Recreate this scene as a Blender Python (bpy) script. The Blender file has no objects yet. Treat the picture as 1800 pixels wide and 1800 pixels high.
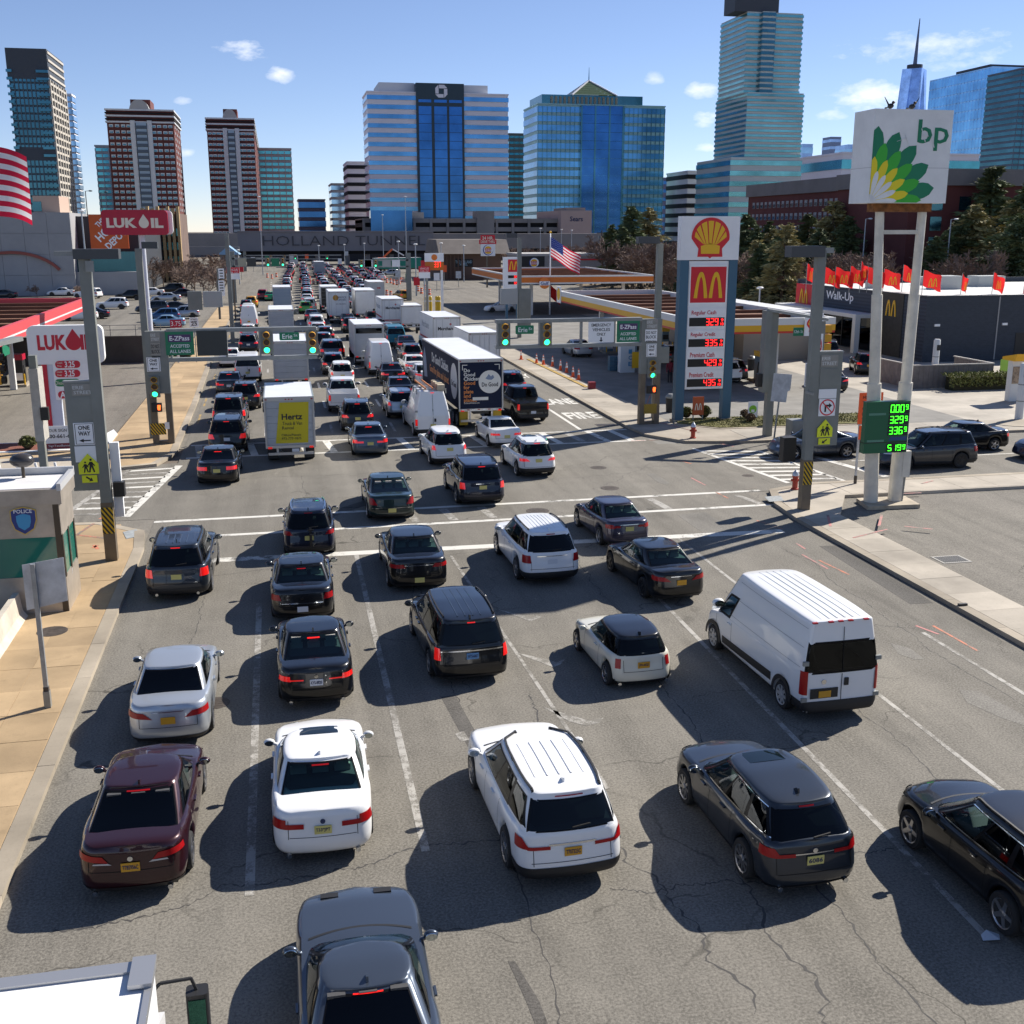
import bpy, bmesh, math, random
import numpy as np
from mathutils import Vector, Matrix
R = math.radians
C = bpy.context.scene.collection
sc = bpy.context.scene
# ------------------------------------------------------------------ camera
F, HZ, HC, VPX = 1950., 405., 11.2, 480.          # focal (px of 1800), horizon row, height, road vanishing column
PI_ = math.atan((900-HZ)/F)
TH = math.atan((900-VPX)*math.cos(PI_)/F)
cd = bpy.data.cameras.new('camera'); cam = bpy.data.objects.new('camera', cd); C.objects.link(cam)
cam.location = (0, 0, HC); cam.rotation_euler = (math.pi/2-PI_, 0, -TH)
cd.sensor_width = 36; cd.lens = 36*F/1800; cd.clip_start = .1; cd.clip_end = 9000
sc.camera = cam
# ------------------------------------------------------------------ sky and sun
SUN_EL, SUN_AZ = R(37.5), math.atan2(.88, .475)     # azimuth from +Y towards +X
w = bpy.data.worlds.new('World'); sc.world = w; w.use_nodes = True
nt = w.node_tree; nt.nodes.clear()
N = nt.nodes.new; LK = nt.links.new
out = N('ShaderNodeOutputWorld'); bg = N('ShaderNodeBackground'); sky = N('ShaderNodeTexSky')
sky.sky_type = 'NISHITA'; sky.sun_disc = False; sky.sun_elevation = SUN_EL; sky.sun_rotation = SUN_AZ
sky.altitude = 3000; sky.air_density = 1.0; sky.dust_density = 0.3; sky.ozone_density = 4.0
bg.inputs[1].default_value = 0.08
tm = N('ShaderNodeMix'); tm.data_type = 'RGBA'; tm.blend_type = 'MULTIPLY'; tm.inputs[0].default_value = 1.; tm.inputs[7].default_value = (1.24,1.08,1.08,1)
tint = N('ShaderNodeMix'); tint.data_type = 'RGBA'; tint.inputs[0].default_value = .04; tint.inputs[7].default_value = (3.6,5.4,8.8,1)
LK(sky.outputs[0], tm.inputs[6]); LK(tm.outputs[2], tint.inputs[6])
# small fair-weather clouds, in sky directions
tcw = N('ShaderNodeTexCoord'); DIR = tcw.outputs['Generated']
def wm(op, a, b=None, c=None):
    n = N('ShaderNodeMath'); n.operation = op
    for i_, v_ in enumerate((a, b, c)):
        if v_ is None: continue
        if isinstance(v_, (int, float)): n.inputs[i_].default_value = v_
        else: LK(v_, n.inputs[i_])
    return n.outputs[0]
def wdot(v):
    n = N('ShaderNodeVectorMath'); n.operation = 'DOT_PRODUCT'; LK(DIR, n.inputs[0]); n.inputs[1].default_value = v; return n.outputs['Value']
cn = N('ShaderNodeTexNoise'); cn.inputs['Scale'].default_value = 26; cn.inputs['Detail'].default_value = 6; cn.inputs['Roughness'].default_value = .6
mpw = N('ShaderNodeMapping'); mpw.inputs['Scale'].default_value = (1,1,2.2); LK(DIR, mpw.inputs[0]); LK(mpw.outputs[0], cn.inputs['Vector'])
cloud = None
def pdir(px, py):
    a_ = (px-900)/F; b_ = (900-py)/F
    f_ = math.cos(PI_)+b_*math.sin(PI_); u_ = -math.sin(PI_)+b_*math.cos(PI_)
    return Vector((a_*math.cos(TH)+f_*math.sin(TH), -a_*math.sin(TH)+f_*math.cos(TH), u_)).normalized()
for (cx_, cy_, w_, h_, k_) in ((432,91,52,15,1.),(494,132,24,13,.85),(322,177,14,6,.6),(326,268,16,7,.6),(1625,88,125,28,.75),(1525,165,58,26,1.),(1240,210,28,20,1.),(1232,160,26,14,.8),(1245,260,20,8,.8),(1455,205,30,9,.7),(1660,115,40,12,.7),(1150,138,16,10,.6),
      (-520,120,110,30,.9),(2300,150,120,35,.9),(2100,-150,110,30,.8),(400,-280,100,25,.8)):
    d_ = pdir(cx_, cy_); r_v = d_.cross(Vector((0,0,1))).normalized(); u_v = r_v.cross(d_)
    a_ = wm('MULTIPLY', wdot(r_v), F/w_); b_ = wm('MULTIPLY', wdot(u_v), F/h_)
    e_ = wm('ADD', wm('MULTIPLY', a_, a_), wm('MULTIPLY', b_, b_))
    v_ = wm('SUBTRACT', 1.25, e_); v_ = wm('ADD', v_, wm('MULTIPLY', wm('SUBTRACT', cn.outputs['Fac'], .56), 5.5))
    v_ = wm('MULTIPLY', wm('MULTIPLY', wm('MINIMUM', wm('MAXIMUM', v_, 0.), 1.6), .55*k_), wm('GREATER_THAN', wdot(d_), .5))
    cloud = v_ if cloud is None else wm('MAXIMUM', cloud, v_)
cmix = N('ShaderNodeMix'); cmix.data_type = 'RGBA'; cmix.inputs[7].default_value = (10.2,10.4,10.8,1); LK(wm('MINIMUM', cloud, .92), cmix.inputs[0]); LK(tint.outputs[2], cmix.inputs[6])
LK(cmix.outputs[2], bg.inputs[0]); LK(bg.outputs[0], out.inputs[0])
sl = bpy.data.lights.new('sun', 'SUN'); sl.energy = 5.0; sl.angle = R(.5); sl.color = (1, .94, .85)
so = bpy.data.objects.new('sun', sl); C.objects.link(so)
sd = Vector((math.sin(SUN_AZ)*math.cos(SUN_EL), math.cos(SUN_AZ)*math.cos(SUN_EL), math.sin(SUN_EL)))
so.rotation_euler = sd.to_track_quat('Z', 'Y').to_euler(); so.location = (60, 40, 80)
vs = sc.view_settings; vs.view_transform = 'Standard'; vs.look = 'None'; vs.gamma = 1; vs.exposure = 0.6
vs.use_curve_mapping = False
cy = sc.cycles; cy.max_bounces = 5; cy.diffuse_bounces = 2; cy.glossy_bounces = 3; cy.transmission_bounces = 2; cy.caustics_reflective = False; cy.caustics_refractive = False
# ------------------------------------------------------------------ photo measuring: points on the ground / on an upright plane
def ray(px, py):
    a = (px-900)/F; b = (900-py)/F
    f = math.cos(PI_)+b*math.sin(PI_); u = -math.sin(PI_)+b*math.cos(PI_)
    return a*math.cos(TH)+f*math.sin(TH), -a*math.sin(TH)+f*math.cos(TH), u
def G(px, py, z=0.):
    x, y, u = ray(px, py); t = (z-HC)/u
    return Vector((x*t, y*t, z))
def AY(px, py, Y):
    x, y, u = ray(px, py); t = Y/y
    return x*t, HC+u*t
# ------------------------------------------------------------------ materials
MATS = {}
def mat(name, col=(.5,.5,.5), rough=.6, metal=0., coat=0., emit=0., vary=0., scale=3., bump=0., bscale=None, spec=.5, alpha=None):
    if name in MATS: return MATS[name]
    m = bpy.data.materials.new(name); m.use_nodes = True; t = m.node_tree
    b = t.nodes['Principled BSDF']; c = (*col, 1)
    b.inputs['Base Color'].default_value = c; b.inputs['Roughness'].default_value = rough
    b.inputs['Metallic'].default_value = metal; b.inputs['Coat Weight'].default_value = coat
    b.inputs['Coat Roughness'].default_value = .04; b.inputs['Specular IOR Level'].default_value = spec
    if emit:
        b.inputs['Emission Color'].default_value = c; b.inputs['Emission Strength'].default_value = emit
    if vary or bump:
        tc = t.nodes.new('ShaderNodeTexCoord'); nz = t.nodes.new('ShaderNodeTexNoise')
        nz.inputs['Scale'].default_value = scale; nz.inputs['Detail'].default_value = 4; nz.inputs['Roughness'].default_value = .62
        t.links.new(tc.outputs['Object'], nz.inputs['Vector'])
        if vary:
            mx = t.nodes.new('ShaderNodeMix'); mx.data_type = 'RGBA'
            mx.inputs[6].default_value = (*[max(0, x*(1-vary)) for x in col], 1)
            mx.inputs[7].default_value = (*[min(1, x*(1+vary)) for x in col], 1)
            cr = t.nodes.new('ShaderNodeMapRange'); cr.inputs[1].default_value = .3; cr.inputs[2].default_value = .7
            t.links.new(nz.outputs['Fac'], cr.inputs[0]); t.links.new(cr.outputs[0], mx.inputs[0])
            t.links.new(mx.outputs[2], b.inputs['Base Color'])
        if bump:
            bp = t.nodes.new('ShaderNodeBump'); bp.inputs['Strength'].default_value = bump; bp.inputs['Distance'].default_value = .02
            n2 = t.nodes.new('ShaderNodeTexNoise'); n2.inputs['Scale'].default_value = bscale or scale*6
            t.links.new(tc.outputs['Object'], n2.inputs['Vector'])
            t.links.new(n2.outputs['Fac'], bp.inputs['Height']); t.links.new(bp.outputs[0], b.inputs['Normal'])
    MATS[name] = m
    return m
def nodes_mat(name):
    m = bpy.data.materials.new(name); m.use_nodes = True; MATS[name] = m
    t = m.node_tree; return m, t, t.nodes['Principled BSDF']
def noise(t, scale, detail=6, rough=.6, vec=None, dist=0.):
    n = t.nodes.new('ShaderNodeTexNoise'); n.inputs['Scale'].default_value = scale; n.inputs['Detail'].default_value = detail
    n.inputs['Roughness'].default_value = rough; n.inputs['Distortion'].default_value = dist
    if vec: t.links.new(vec, n.inputs['Vector'])
    return n.outputs['Fac']
def ramp(t, fac, a, b, lo=0., hi=1.):
    n = t.nodes.new('ShaderNodeMapRange'); n.inputs[1].default_value = a; n.inputs[2].default_value = b
    n.inputs[3].default_value = lo; n.inputs[4].default_value = hi
    t.links.new(fac, n.inputs[0]); return n.outputs[0]
def mixc(t, fac, A, B):
    n = t.nodes.new('ShaderNodeMix'); n.data_type = 'RGBA'
    if isinstance(fac, (int, float)): n.inputs[0].default_value = fac
    else: t.links.new(fac, n.inputs[0])
    for i, v in ((6, A), (7, B)):
        if isinstance(v, tuple): n.inputs[i].default_value = (*v, 1)
        else: t.links.new(v, n.inputs[i])
    return n.outputs[2]
def mth(t, op, a, b=None):
    n = t.nodes.new('ShaderNodeMath'); n.operation = op
    for i, v in enumerate((a, b)):
        if v is None: continue
        if isinstance(v, (int, float)): n.inputs[i].default_value = v
        else: t.links.new(v, n.inputs[i])
    return n.outputs[0]
def geo_pos(t):
    return t.nodes.new('ShaderNodeNewGeometry').outputs['Position']
def bump_to(t, b, h, strength=.3, dist=.01):
    n = t.nodes.new('ShaderNodeBump'); n.inputs['Strength'].default_value = strength; n.inputs['Distance'].default_value = dist
    t.links.new(h, n.inputs['Height']); t.links.new(n.outputs[0], b.inputs['Normal'])
def stretch(t, vec, s):
    n = t.nodes.new('ShaderNodeMapping'); n.inputs['Scale'].default_value = s; t.links.new(vec, n.inputs['Vector']); return n.outputs[0]
def asphalt(name, col, warm=1.0, cracks=True, seed=0.):
    m, t, b = nodes_mat(name); p = geo_pos(t)
    add = t.nodes.new('ShaderNodeVectorMath'); add.operation = 'ADD'; add.inputs[1].default_value = (seed, seed*2, 0)
    t.links.new(p, add.inputs[0]); p = add.outputs[0]
    big = noise(t, .12, 3, .65, p); mid = noise(t, .9, 4, .7, p); fine = noise(t, 20, 3, .75, p); grain = noise(t, 110, 0, .6, p)
    lanes = noise(t, .8, 4, .6, stretch(t, p, (1, .035, 1)))
    d = tuple(x*.68 for x in col); l = tuple(x*1.3 for x in col)
    c = mixc(t, ramp(t, mth(t, 'ADD', mth(t, 'MULTIPLY', big, .25), mth(t, 'ADD', mth(t, 'MULTIPLY', mid, .25), mth(t, 'MULTIPLY', lanes, .5))), .38, .62), d, l)
    c = mixc(t, ramp(t, fine, .45, .72, 0, .75), c, tuple(x*1.75 for x in col)); c = mixc(t, ramp(t, fine, .5, .3, 0, .7), c, tuple(x*.5 for x in col))
    c = mixc(t, ramp(t, grain, .55, .75, 0, .5), c, tuple(x*.35 for x in col))
    # pale chalky wear and dark tar / oil
    c = mixc(t, ramp(t, noise(t, 1.7, 5, .75, stretch(t, p, (1, .35, 1))), .63, .74, 0, .45), c, tuple(min(1, x*2.0) for x in col))
    c = mixc(t, ramp(t, noise(t, .5, 3, .6, stretch(t, p, (1.6, .3, 1)), .5), .60, .72, 0, .4), c, tuple(x*.5 for x in col))
    if cracks:
        v = t.nodes.new('ShaderNodeTexVoronoi'); v.feature = 'DISTANCE_TO_EDGE'; v.inputs['Scale'].default_value = .16
        wob = t.nodes.new('ShaderNodeTexNoise'); wob.inputs['Scale'].default_value = .7; wob.inputs['Detail'].default_value = 5
        t.links.new(p, wob.inputs['Vector'])
        vm = t.nodes.new('ShaderNodeVectorMath'); vm.operation = 'MULTIPLY_ADD'; vm.inputs[1].default_value = (2.4, 2.4, 0)
        t.links.new(wob.outputs['Color'], vm.inputs[0]); t.links.new(p, vm.inputs[2]); t.links.new(vm.outputs[0], v.inputs['Vector'])
        ck = ramp(t, v.outputs['Distance'], .0012, .0055, 1, 0)
        ck = mth(t, 'MULTIPLY', ck, ramp(t, noise(t, .35, 2, .6, p), .45, .62))
        c = mixc(t, mth(t, 'MULTIPLY', ck, .75), c, tuple(x*.3 for x in col))
    t.links.new(c, b.inputs['Base Color']); b.inputs['Roughness'].default_value = .88; b.inputs['Specular IOR Level'].default_value = .25
    bump_to(t, b, fine, .5, .012)
    return m
def concrete(name, col, vary=.22):
    m, t, b = nodes_mat(name); p = geo_pos(t)
    big = noise(t, .35, 4, .65, p); fine = noise(t, 14, 2, .7, p)
    c = mixc(t, ramp(t, big, .32, .68), tuple(x*(1-vary) for x in col), tuple(min(1, x*(1+vary)) for x in col))
    c = mixc(t, ramp(t, fine, .55, .8, 0, .35), c, tuple(x*.6 for x in col))
    c = mixc(t, ramp(t, noise(t, 1.3, 4, .7, p), .62, .75, 0, .4), c, tuple(x*.55 for x in col))
    oi = t.nodes.new('ShaderNodeObjectInfo')
    hs = t.nodes.new('ShaderNodeHueSaturation'); t.links.new(c, hs.inputs['Color'])
    t.links.new(ramp(t, oi.outputs['Random'], 0, 1, .86, 1.12), hs.inputs['Value'])
    t.links.new(hs.outputs[0], b.inputs['Base Color']); b.inputs['Roughness'].default_value = .85; b.inputs['Specular IOR Level'].default_value = .3
    bump_to(t, b, fine, .25, .01)
    return m
def worn_paint(name, col, under, amt=.5, scale=7.):
    m, t, b = nodes_mat(name); p = geo_pos(t)
    n = noise(t, scale*.5, 4, .7, p); n2 = noise(t, .5, 3, .6, p)
    n3 = noise(t, 30, 3, .7, p); f = mth(t, 'ADD', mth(t, 'MULTIPLY', n, .4), mth(t, 'ADD', mth(t, 'MULTIPLY', n2, .35), mth(t, 'MULTIPLY', n3, .25)))
    k = ramp(t, f, .44+.14*amt, .37+.14*amt, 0, 1)
    c = mixc(t, k, mixc(t, ramp(t, noise(t, 2.5, 5, .6, p), .3, .7), tuple(x*.82 for x in col), col), under)
    # k is 1 where the paint is gone
    c2 = mixc(t, k, col, under)
    t.links.new(mixc(t, .5, c, c2), b.inputs['Base Color']); b.inputs['Roughness'].default_value = .8
    return m
# ------------------------------------------------------------------ mesh building
class MB:
    def __init__(s): s.v = []; s.f = []
    def add(s, vs, fs):
        o = len(s.v); s.v += [tuple(p) for p in vs]; s.f += [tuple(i+o for i in f) for f in fs]; return s
    def box(s, x0, x1, y0, y1, z0, z1):
        x0, x1 = min(x0,x1), max(x0,x1); y0, y1 = min(y0,y1), max(y0,y1); z0, z1 = min(z0,z1), max(z0,z1)
        return s.add([(x0,y0,z0),(x1,y0,z0),(x1,y1,z0),(x0,y1,z0),(x0,y0,z1),(x1,y0,z1),(x1,y1,z1),(x0,y1,z1)],
              [(0,3,2,1),(4,5,6,7),(0,1,5,4),(1,2,6,5),(2,3,7,6),(3,0,4,7)])
    def cyl(s, p0, p1, r0, r1=None, n=12, cap=True):
        r1 = r0 if r1 is None else r1
        p0 = Vector(p0); p1 = Vector(p1); d = (p1-p0).normalized(); a = d.orthogonal().normalized(); b = d.cross(a)
        vs = []
        for p, r in ((p0, r0), (p1, r1)):
            for i in range(n):
                q = 2*math.pi*i/n; vs.append(p+a*(r*math.cos(q))+b*(r*math.sin(q)))
        fs = [(i, (i+1) % n, n+(i+1) % n, n+i) for i in range(n)]
        if cap: fs += [tuple(range(n-1, -1, -1)), tuple(range(n, 2*n))]
        return s.add(vs, fs)
    def bar(s, p0, p1, w, h=None):
        h = h or w; p0 = Vector(p0); p1 = Vector(p1); d = (p1-p0).normalized()
        up = Vector((0,0,1)) if abs(d.z) < .9 else Vector((0,1,0))
        a = d.cross(up).normalized()*(w/2); b = a.cross(d).normalized()*(h/2)
        vs = [p+k for p in (p0, p1) for k in (-a-b, a-b, a+b, -a+b)]
        return s.add(vs, [(0,3,2,1),(4,5,6,7),(0,1,5,4),(1,2,6,5),(2,3,7,6),(3,0,4,7)])
    def tube(s, pts, r, n=8):
        for a, b in zip(pts[:-1], pts[1:]): s.cyl(a, b, r, r, n)
        return s
    def prism(s, poly, z0, z1, flip=False):
        # poly: list of (x,y), extruded in z
        n = len(poly); A = sum(poly[i][0]*poly[(i+1) % n][1]-poly[(i+1) % n][0]*poly[i][1] for i in range(n))
        if A < 0: poly = poly[::-1]
        vs = [(x,y,z0) for x,y in poly]+[(x,y,z1) for x,y in poly]
        return s.add(vs, [tuple(range(n-1,-1,-1)), tuple(range(n,2*n))]+[(i,(i+1)%n,n+(i+1)%n,n+i) for i in range(n)])
    def prismY(s, poly, y0, y1):
        # poly: list of (x,z), extruded in y (front face at y0, looking from -Y)
        n = len(poly); A = sum(poly[i][0]*poly[(i+1) % n][1]-poly[(i+1) % n][0]*poly[i][1] for i in range(n))
        if A < 0: poly = poly[::-1]
        vs = [(x,y0,z) for x,z in poly]+[(x,y1,z) for x,z in poly]
        return s.add(vs, [tuple(range(n)), tuple(range(2*n-1,n-1,-1))]+[((i+1)%n,i,n+i,n+(i+1)%n) for i in range(n)])
    def prismX(s, poly, x0, x1):
        n = len(poly); A = sum(poly[i][0]*poly[(i+1) % n][1]-poly[(i+1) % n][0]*poly[i][1] for i in range(n))
        if A < 0: poly = poly[::-1]
        vs = [(x0,y,z) for y,z in poly]+[(x1,y,z) for y,z in poly]
        return s.add(vs, [tuple(range(n-1,-1,-1)), tuple(range(n,2*n))]+[(i,(i+1)%n,n+(i+1)%n,n+i) for i in range(n)])
    def sphere(s, c, rx, ry=None, rz=None, n=12, m=8):
        ry = ry or rx; rz = rz or rx; vs = []; fs = []
        for j in range(m+1):
            b = math.pi*j/m-math.pi/2
            for i in range(n):
                a = 2*math.pi*i/n
                vs.append((c[0]+rx*math.cos(b)*math.cos(a), c[1]+ry*math.cos(b)*math.sin(a), c[2]+rz*math.sin(b)))
        for j in range(m):
            for i in range(n): fs.append((j*n+i, j*n+(i+1)%n, (j+1)*n+(i+1)%n, (j+1)*n+i))
        return s.add(vs, fs)
    def lathe(s, prof, n=16, c=(0,0,0)):
        vs = []; fs = []; m = len(prof)
        for r, z in prof:
            for i in range(n):
                a = 2*math.pi*i/n; vs.append((c[0]+r*math.cos(a), c[1]+r*math.sin(a), c[2]+z))
        for j in range(m-1):
            for i in range(n): fs.append((j*n+i, j*n+(i+1)%n, (j+1)*n+(i+1)%n, (j+1)*n+i))
        fs.append(tuple(range((m-1)*n, m*n))); fs.append(tuple(range(n-1,-1,-1)))
        return s.add(vs, fs)
    def grid(s, P, closed=False, flip=False):
        # P: rows of points
        m = len(P[0]); vs = [p for r in P for p in r]; fs = []
        for j in range(len(P)-1):
            for i in range(m if closed else m-1):
                q = (j*m+i, j*m+(i+1)%m, (j+1)*m+(i+1)%m, (j+1)*m+i); fs.append(q[::-1] if flip else q)
        return s.add(vs, fs)
    def mesh(s, name, smooth=False, merge=False, sharp=None):
        me = bpy.data.meshes.new(name); me.from_pydata(s.v, [], s.f)
        if merge:
            bm = bmesh.new(); bm.from_mesh(me); bmesh.ops.remove_doubles(bm, verts=bm.verts, dist=.0005)
            bm.to_mesh(me); bm.free()
        if smooth:
            me.shade_smooth()
            if sharp: me.set_sharp_from_angle(angle=R(sharp))
        me.update(); return me
    def build(s, name, m, parent=None, smooth=False, merge=False, sharp=None, kind=None, **tags):
        o = bpy.data.objects.new(name, s.mesh(name, smooth, merge, sharp)); C.objects.link(o)
        o.data.materials.append(m)
        if parent: o.parent = parent
        if kind: o['kind'] = kind
        for k, v in tags.items(): o[k] = v
        return o
def mo(name, me, m, parent, loc=None, rot=None, scale=None):
    # object that shares mesh data, its material held by the object
    o = bpy.data.objects.new(name, me); C.objects.link(o)
    if not me.materials: me.materials.append(m)
    if me.materials[0] != m:
        o.material_slots[0].link = 'OBJECT'; o.material_slots[0].material = m
    if parent: o.parent = parent
    if loc: o.location = loc
    if rot: o.rotation_euler = rot
    if scale: o.scale = scale
    return o
def tag(o, label, cat, group=None):
    o['label'] = label; o['category'] = cat
    if group: o['group'] = group
    return o
def thing(name, label, cat, loc=(0,0,0), rz=0., group=None):
    o = bpy.data.objects.new(name, None); C.objects.link(o); o.empty_display_size = .2
    o.location = loc; o.rotation_euler = (0,0,rz)
    return tag(o, label, cat, group)
TXT = {}
def text_mesh(body, size, ext=.004, align='CENTER', bold=0., sx=1., space=1., line=1.):
    k = (body, round(size,4), ext, align, bold, sx, space, line)
    if k in TXT: return TXT[k]
    cu = bpy.data.curves.new('lettering', 'FONT'); cu.body = body; cu.size = size; cu.extrude = ext
    cu.align_x = align; cu.align_y = 'CENTER'; cu.offset = bold; cu.resolution_u = 2; cu.space_character = space; cu.space_line = line
    o = bpy.data.objects.new('lettering', cu)
    me = bpy.data.meshes.new_from_object(o)
    bpy.data.objects.remove(o); bpy.data.curves.remove(cu)
    if sx != 1.:
        for v in me.vertices: v.co.x *= sx
    me.name = 'lettering'; me.materials.clear(); TXT[k] = me; return me
FACE = {'-Y': (math.pi/2,0,0), '+Y': (math.pi/2,0,math.pi), '-X': (math.pi/2,0,-math.pi/2), '+X': (math.pi/2,0,math.pi/2), '+Z': (0,0,0)}
def text(body, size, loc, m, parent=None, face='-Y', name='lettering', **kw):
    me = text_mesh(body, size, **kw)
    return mo(name, me, m, parent, loc, FACE[face] if isinstance(face, str) else face)
def fit_text(body, wid, hei, loc, m, parent=None, face='-Y', name='lettering', bold=0., ext=.004, space=1.):
    # scaled so that its box is wid x hei
    me = text_mesh(body, 1., ext=ext/max(.01,hei), bold=bold, space=space)
    xs = [v.co.x for v in me.vertices]; ys = [v.co.y for v in me.vertices]
    sx = wid/(max(xs)-min(xs)); sy = hei/(max(ys)-min(ys))
    mid = Vector(((max(xs)+min(xs))/2*sx, (max(ys)+min(ys))/2*sy, 0))
    o = mo(name, me, m, parent, None, FACE[face] if isinstance(face, str) else face, (sx, sy, sy))
    o.location = Vector(loc)-o.rotation_euler.to_matrix() @ mid
    return o
def rrect(x0, z0, x1, z1, r, n=4):
    P = []
    for cx, cz, a0 in ((x1-r, z1-r, 0), (x0+r, z1-r, 90), (x0+r, z0+r, 180), (x1-r, z0+r, 270)):
        for i in range(n+1):
            a = R(a0+90*i/n); P.append((cx+r*math.cos(a), cz+r*math.sin(a)))
    return P
def disc(x, z, r, n=20, rz=None):
    return [(x+r*math.cos(2*math.pi*i/n), z+(rz or r)*math.sin(2*math.pi*i/n)) for i in range(n)]
def plate(name, poly, y, m, parent, th=.02, kind=None):
    # flat plate in an upright plane facing -Y: poly in (x,z)
    return MB().prismY(poly, y-th, y).build(name, m, parent, kind=kind)
def rect(x0, z0, x1, z1): return [(x0,z0),(x1,z0),(x1,z1),(x0,z1)]
def struct(name, mb, m, **kw):
    o = mb.build(name, m, **kw); o['kind'] = 'structure'; return o
WHITE = mat('white paint', (.82,.82,.81), .5)
def cloth(name, col):
    m, t, b = nodes_mat(name); b.inputs['Base Color'].default_value = (*col,1); b.inputs['Roughness'].default_value = .8; tl = t.nodes.new('ShaderNodeBsdfTranslucent'); tl.inputs[0].default_value = (*col,1); mx = t.nodes.new('ShaderNodeMixShader'); mx.inputs[0].default_value = .55
    o = t.nodes['Material Output']; t.links.new(b.outputs[0], mx.inputs[1]); t.links.new(tl.outputs[0], mx.inputs[2]); t.links.new(mx.outputs[0], o.inputs[0]); return m
BLACK = mat('black paint', (.012,.012,.013), .5)
STEEL = mat('galvanised grey steel', (.27,.28,.27), .5, .35, vary=.12, scale=2.)
GREYST = mat('grey green painted steel', (.215,.225,.205), .55, .1, vary=.1, scale=1.2)
# ================================================================== ground, roads, pavements
ASPH = asphalt('worn road asphalt', (.185,.171,.145))
ASPH2 = asphalt('lot asphalt', (.19,.174,.147), seed=40.)
CONC_T = concrete('tan pavement concrete', (.40,.29,.17))
CONC_G = concrete('grey pavement concrete', (.40,.355,.29))
CONC_L = concrete('pale forecourt concrete', (.38,.345,.29))
KERB = concrete('kerb stone', (.36,.31,.24))
EARTH = mat('dry earth', (.16,.13,.10), .95, vary=.4, scale=.05)
PAINT = worn_paint('worn white road paint', (.68,.66,.60), (.15,.14,.12), .26, 5.)
PAINTW = worn_paint('badly worn white road paint', (.42,.40,.36), (.18,.167,.142), .66, 9.)
YPAINT = worn_paint('worn yellow road paint', (.42,.28,.09), (.15,.14,.12), .55, 6.)
ORANGE = worn_paint('orange spray paint', (.6,.2,.11), (.2,.17,.14), .6, 6.)
PINK = worn_paint('pink spray paint', (.55,.22,.2), (.24,.2,.17), .6, 6.)
def sheet(name, poly, z, m, th=.002, **kw):
    return struct(name, MB().prism(poly, z-th, z), m, **kw)
def rc(x0, y0, x1, y1): return [(x0,y0),(x1,y0),(x1,y1),(x0,y1)]
struct('ground', MB().prism(rc(-7000,-3000,7000,8000), -.6, -.05), EARTH)
ROAD = struct('road', MB().prism(rc(-5.2,-60,19.8,470), -.3, 0.), ASPH)
sheet('side_street_road', rc(-160,45.0,-5.2,56.2), -.001, ASPH, .2)
sheet('side_street_road', rc(19.8,44.6,180,56.2), -.001, ASPH, .2)
sheet('lot_pavement', rc(-160,60,-5.2,470), -.012, ASPH2, .2)
sheet('lot_pavement', rc(-160,-60,-5.2,45), -.012, ASPH2, .2)
sheet('lot_pavement', rc(19.8,-60,180,44.6), -.012, ASPH2, .2)
sheet('forecourt_pavement', rc(41,56.2,110,150), -.012, CONC_L, .2)
sheet('forecourt_pavement', rc(19.8,56.2,41,150), -.012, concrete('shade darkened forecourt concrete', (.21,.2,.18)), .2)  # darker, asphalt-like concrete with canopy shade also put into its colour
sheet('lot_pavement', rc(19.8,150,180,470), -.014, ASPH2, .2)
sheet('lot_pavement', rc(110,56.2,180,150), -.014, ASPH2, .2)
rnd = random.Random(5)
SLABM = {}
def slabs(sw, x0, x1, y0, y1, nx, ny, m, top=.135, gap=.012):
    a = (x1-x0)/nx; b = (y1-y0)/ny; k = (round(a,2), round(b,2))
    if k not in SLABM:
        SLABM[k] = MB().box(gap/2, a-gap/2, gap/2, b-gap/2, -.05, 0).mesh('slab')
    for i in range(nx):
        for j in range(ny):
            o = mo('slab', SLABM[k], m, sw, (x0+i*a, y0+j*b, top+rnd.uniform(-.004,.004)))
def kerb(sw, pts, wid, seg=2.4, top=.14):
    # kerb stones along a polyline; the walkway lies to the left of its direction
    P = [Vector((x,y,0)) for x,y in pts]; d = 0; cut = [P[0]]; L = [0]
    for a, b in zip(P[:-1], P[1:]): L.append(L[-1]+(b-a).length)
    def at(s):
        for i in range(len(P)-1):
            if s <= L[i+1]+1e-6: return P[i].lerp(P[i+1], (s-L[i])/max(1e-6, L[i+1]-L[i]))
        return P[-1]
    n = max(1, round(L[-1]/seg))
    for i in range(n):
        a = at(L[-1]*i/n); b = at(L[-1]*(i+1)/n); t = (b-a).normalized(); nrm = Vector((-t.y,t.x,0))*wid
        a = a+t*.005; b = b-t*.005
        MB().prism([tuple(p[:2]) for p in (a, b, b+nrm, a+nrm)], -.02, top+rnd.uniform(-.004,.004)).build('kerb_stone', KERB, sw)
def arc(cx, cy, r, a0, a1, n=8): return [(cx+r*math.cos(R(a0+(a1-a0)*i/n)), cy+r*math.sin(R(a0+(a1-a0)*i/n))) for i in range(n+1)]
# left pavement south of the junction
sw = struct('pavement', MB().prism([(-5.5,-12),(-5.5,41.6)]+arc(-8.1,41.6,2.6,0,90)+[(-12,44.2),(-12,36.8),(-7.95,36.8),(-7.95,-12)], -.05, .128), CONC_T)
slabs(sw, -7.9, -5.52, 14, 32, 2, 12, CONC_T); slabs(sw, -6.35, -5.52, 32, 39.5, 1, 5, CONC_T); slabs(sw, -9.6, -6.35, 36.9, 39.9, 2, 2, CONC_T)
slabs(sw, -10.4, -6.35, 39.9, 43.9, 3, 3, CONC_T)
kerb(sw, [(-5.13,6),(-5.13,41.6)]+arc(-8.1,41.6,2.97,0,90)+[(-12,44.57)], .36)
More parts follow.
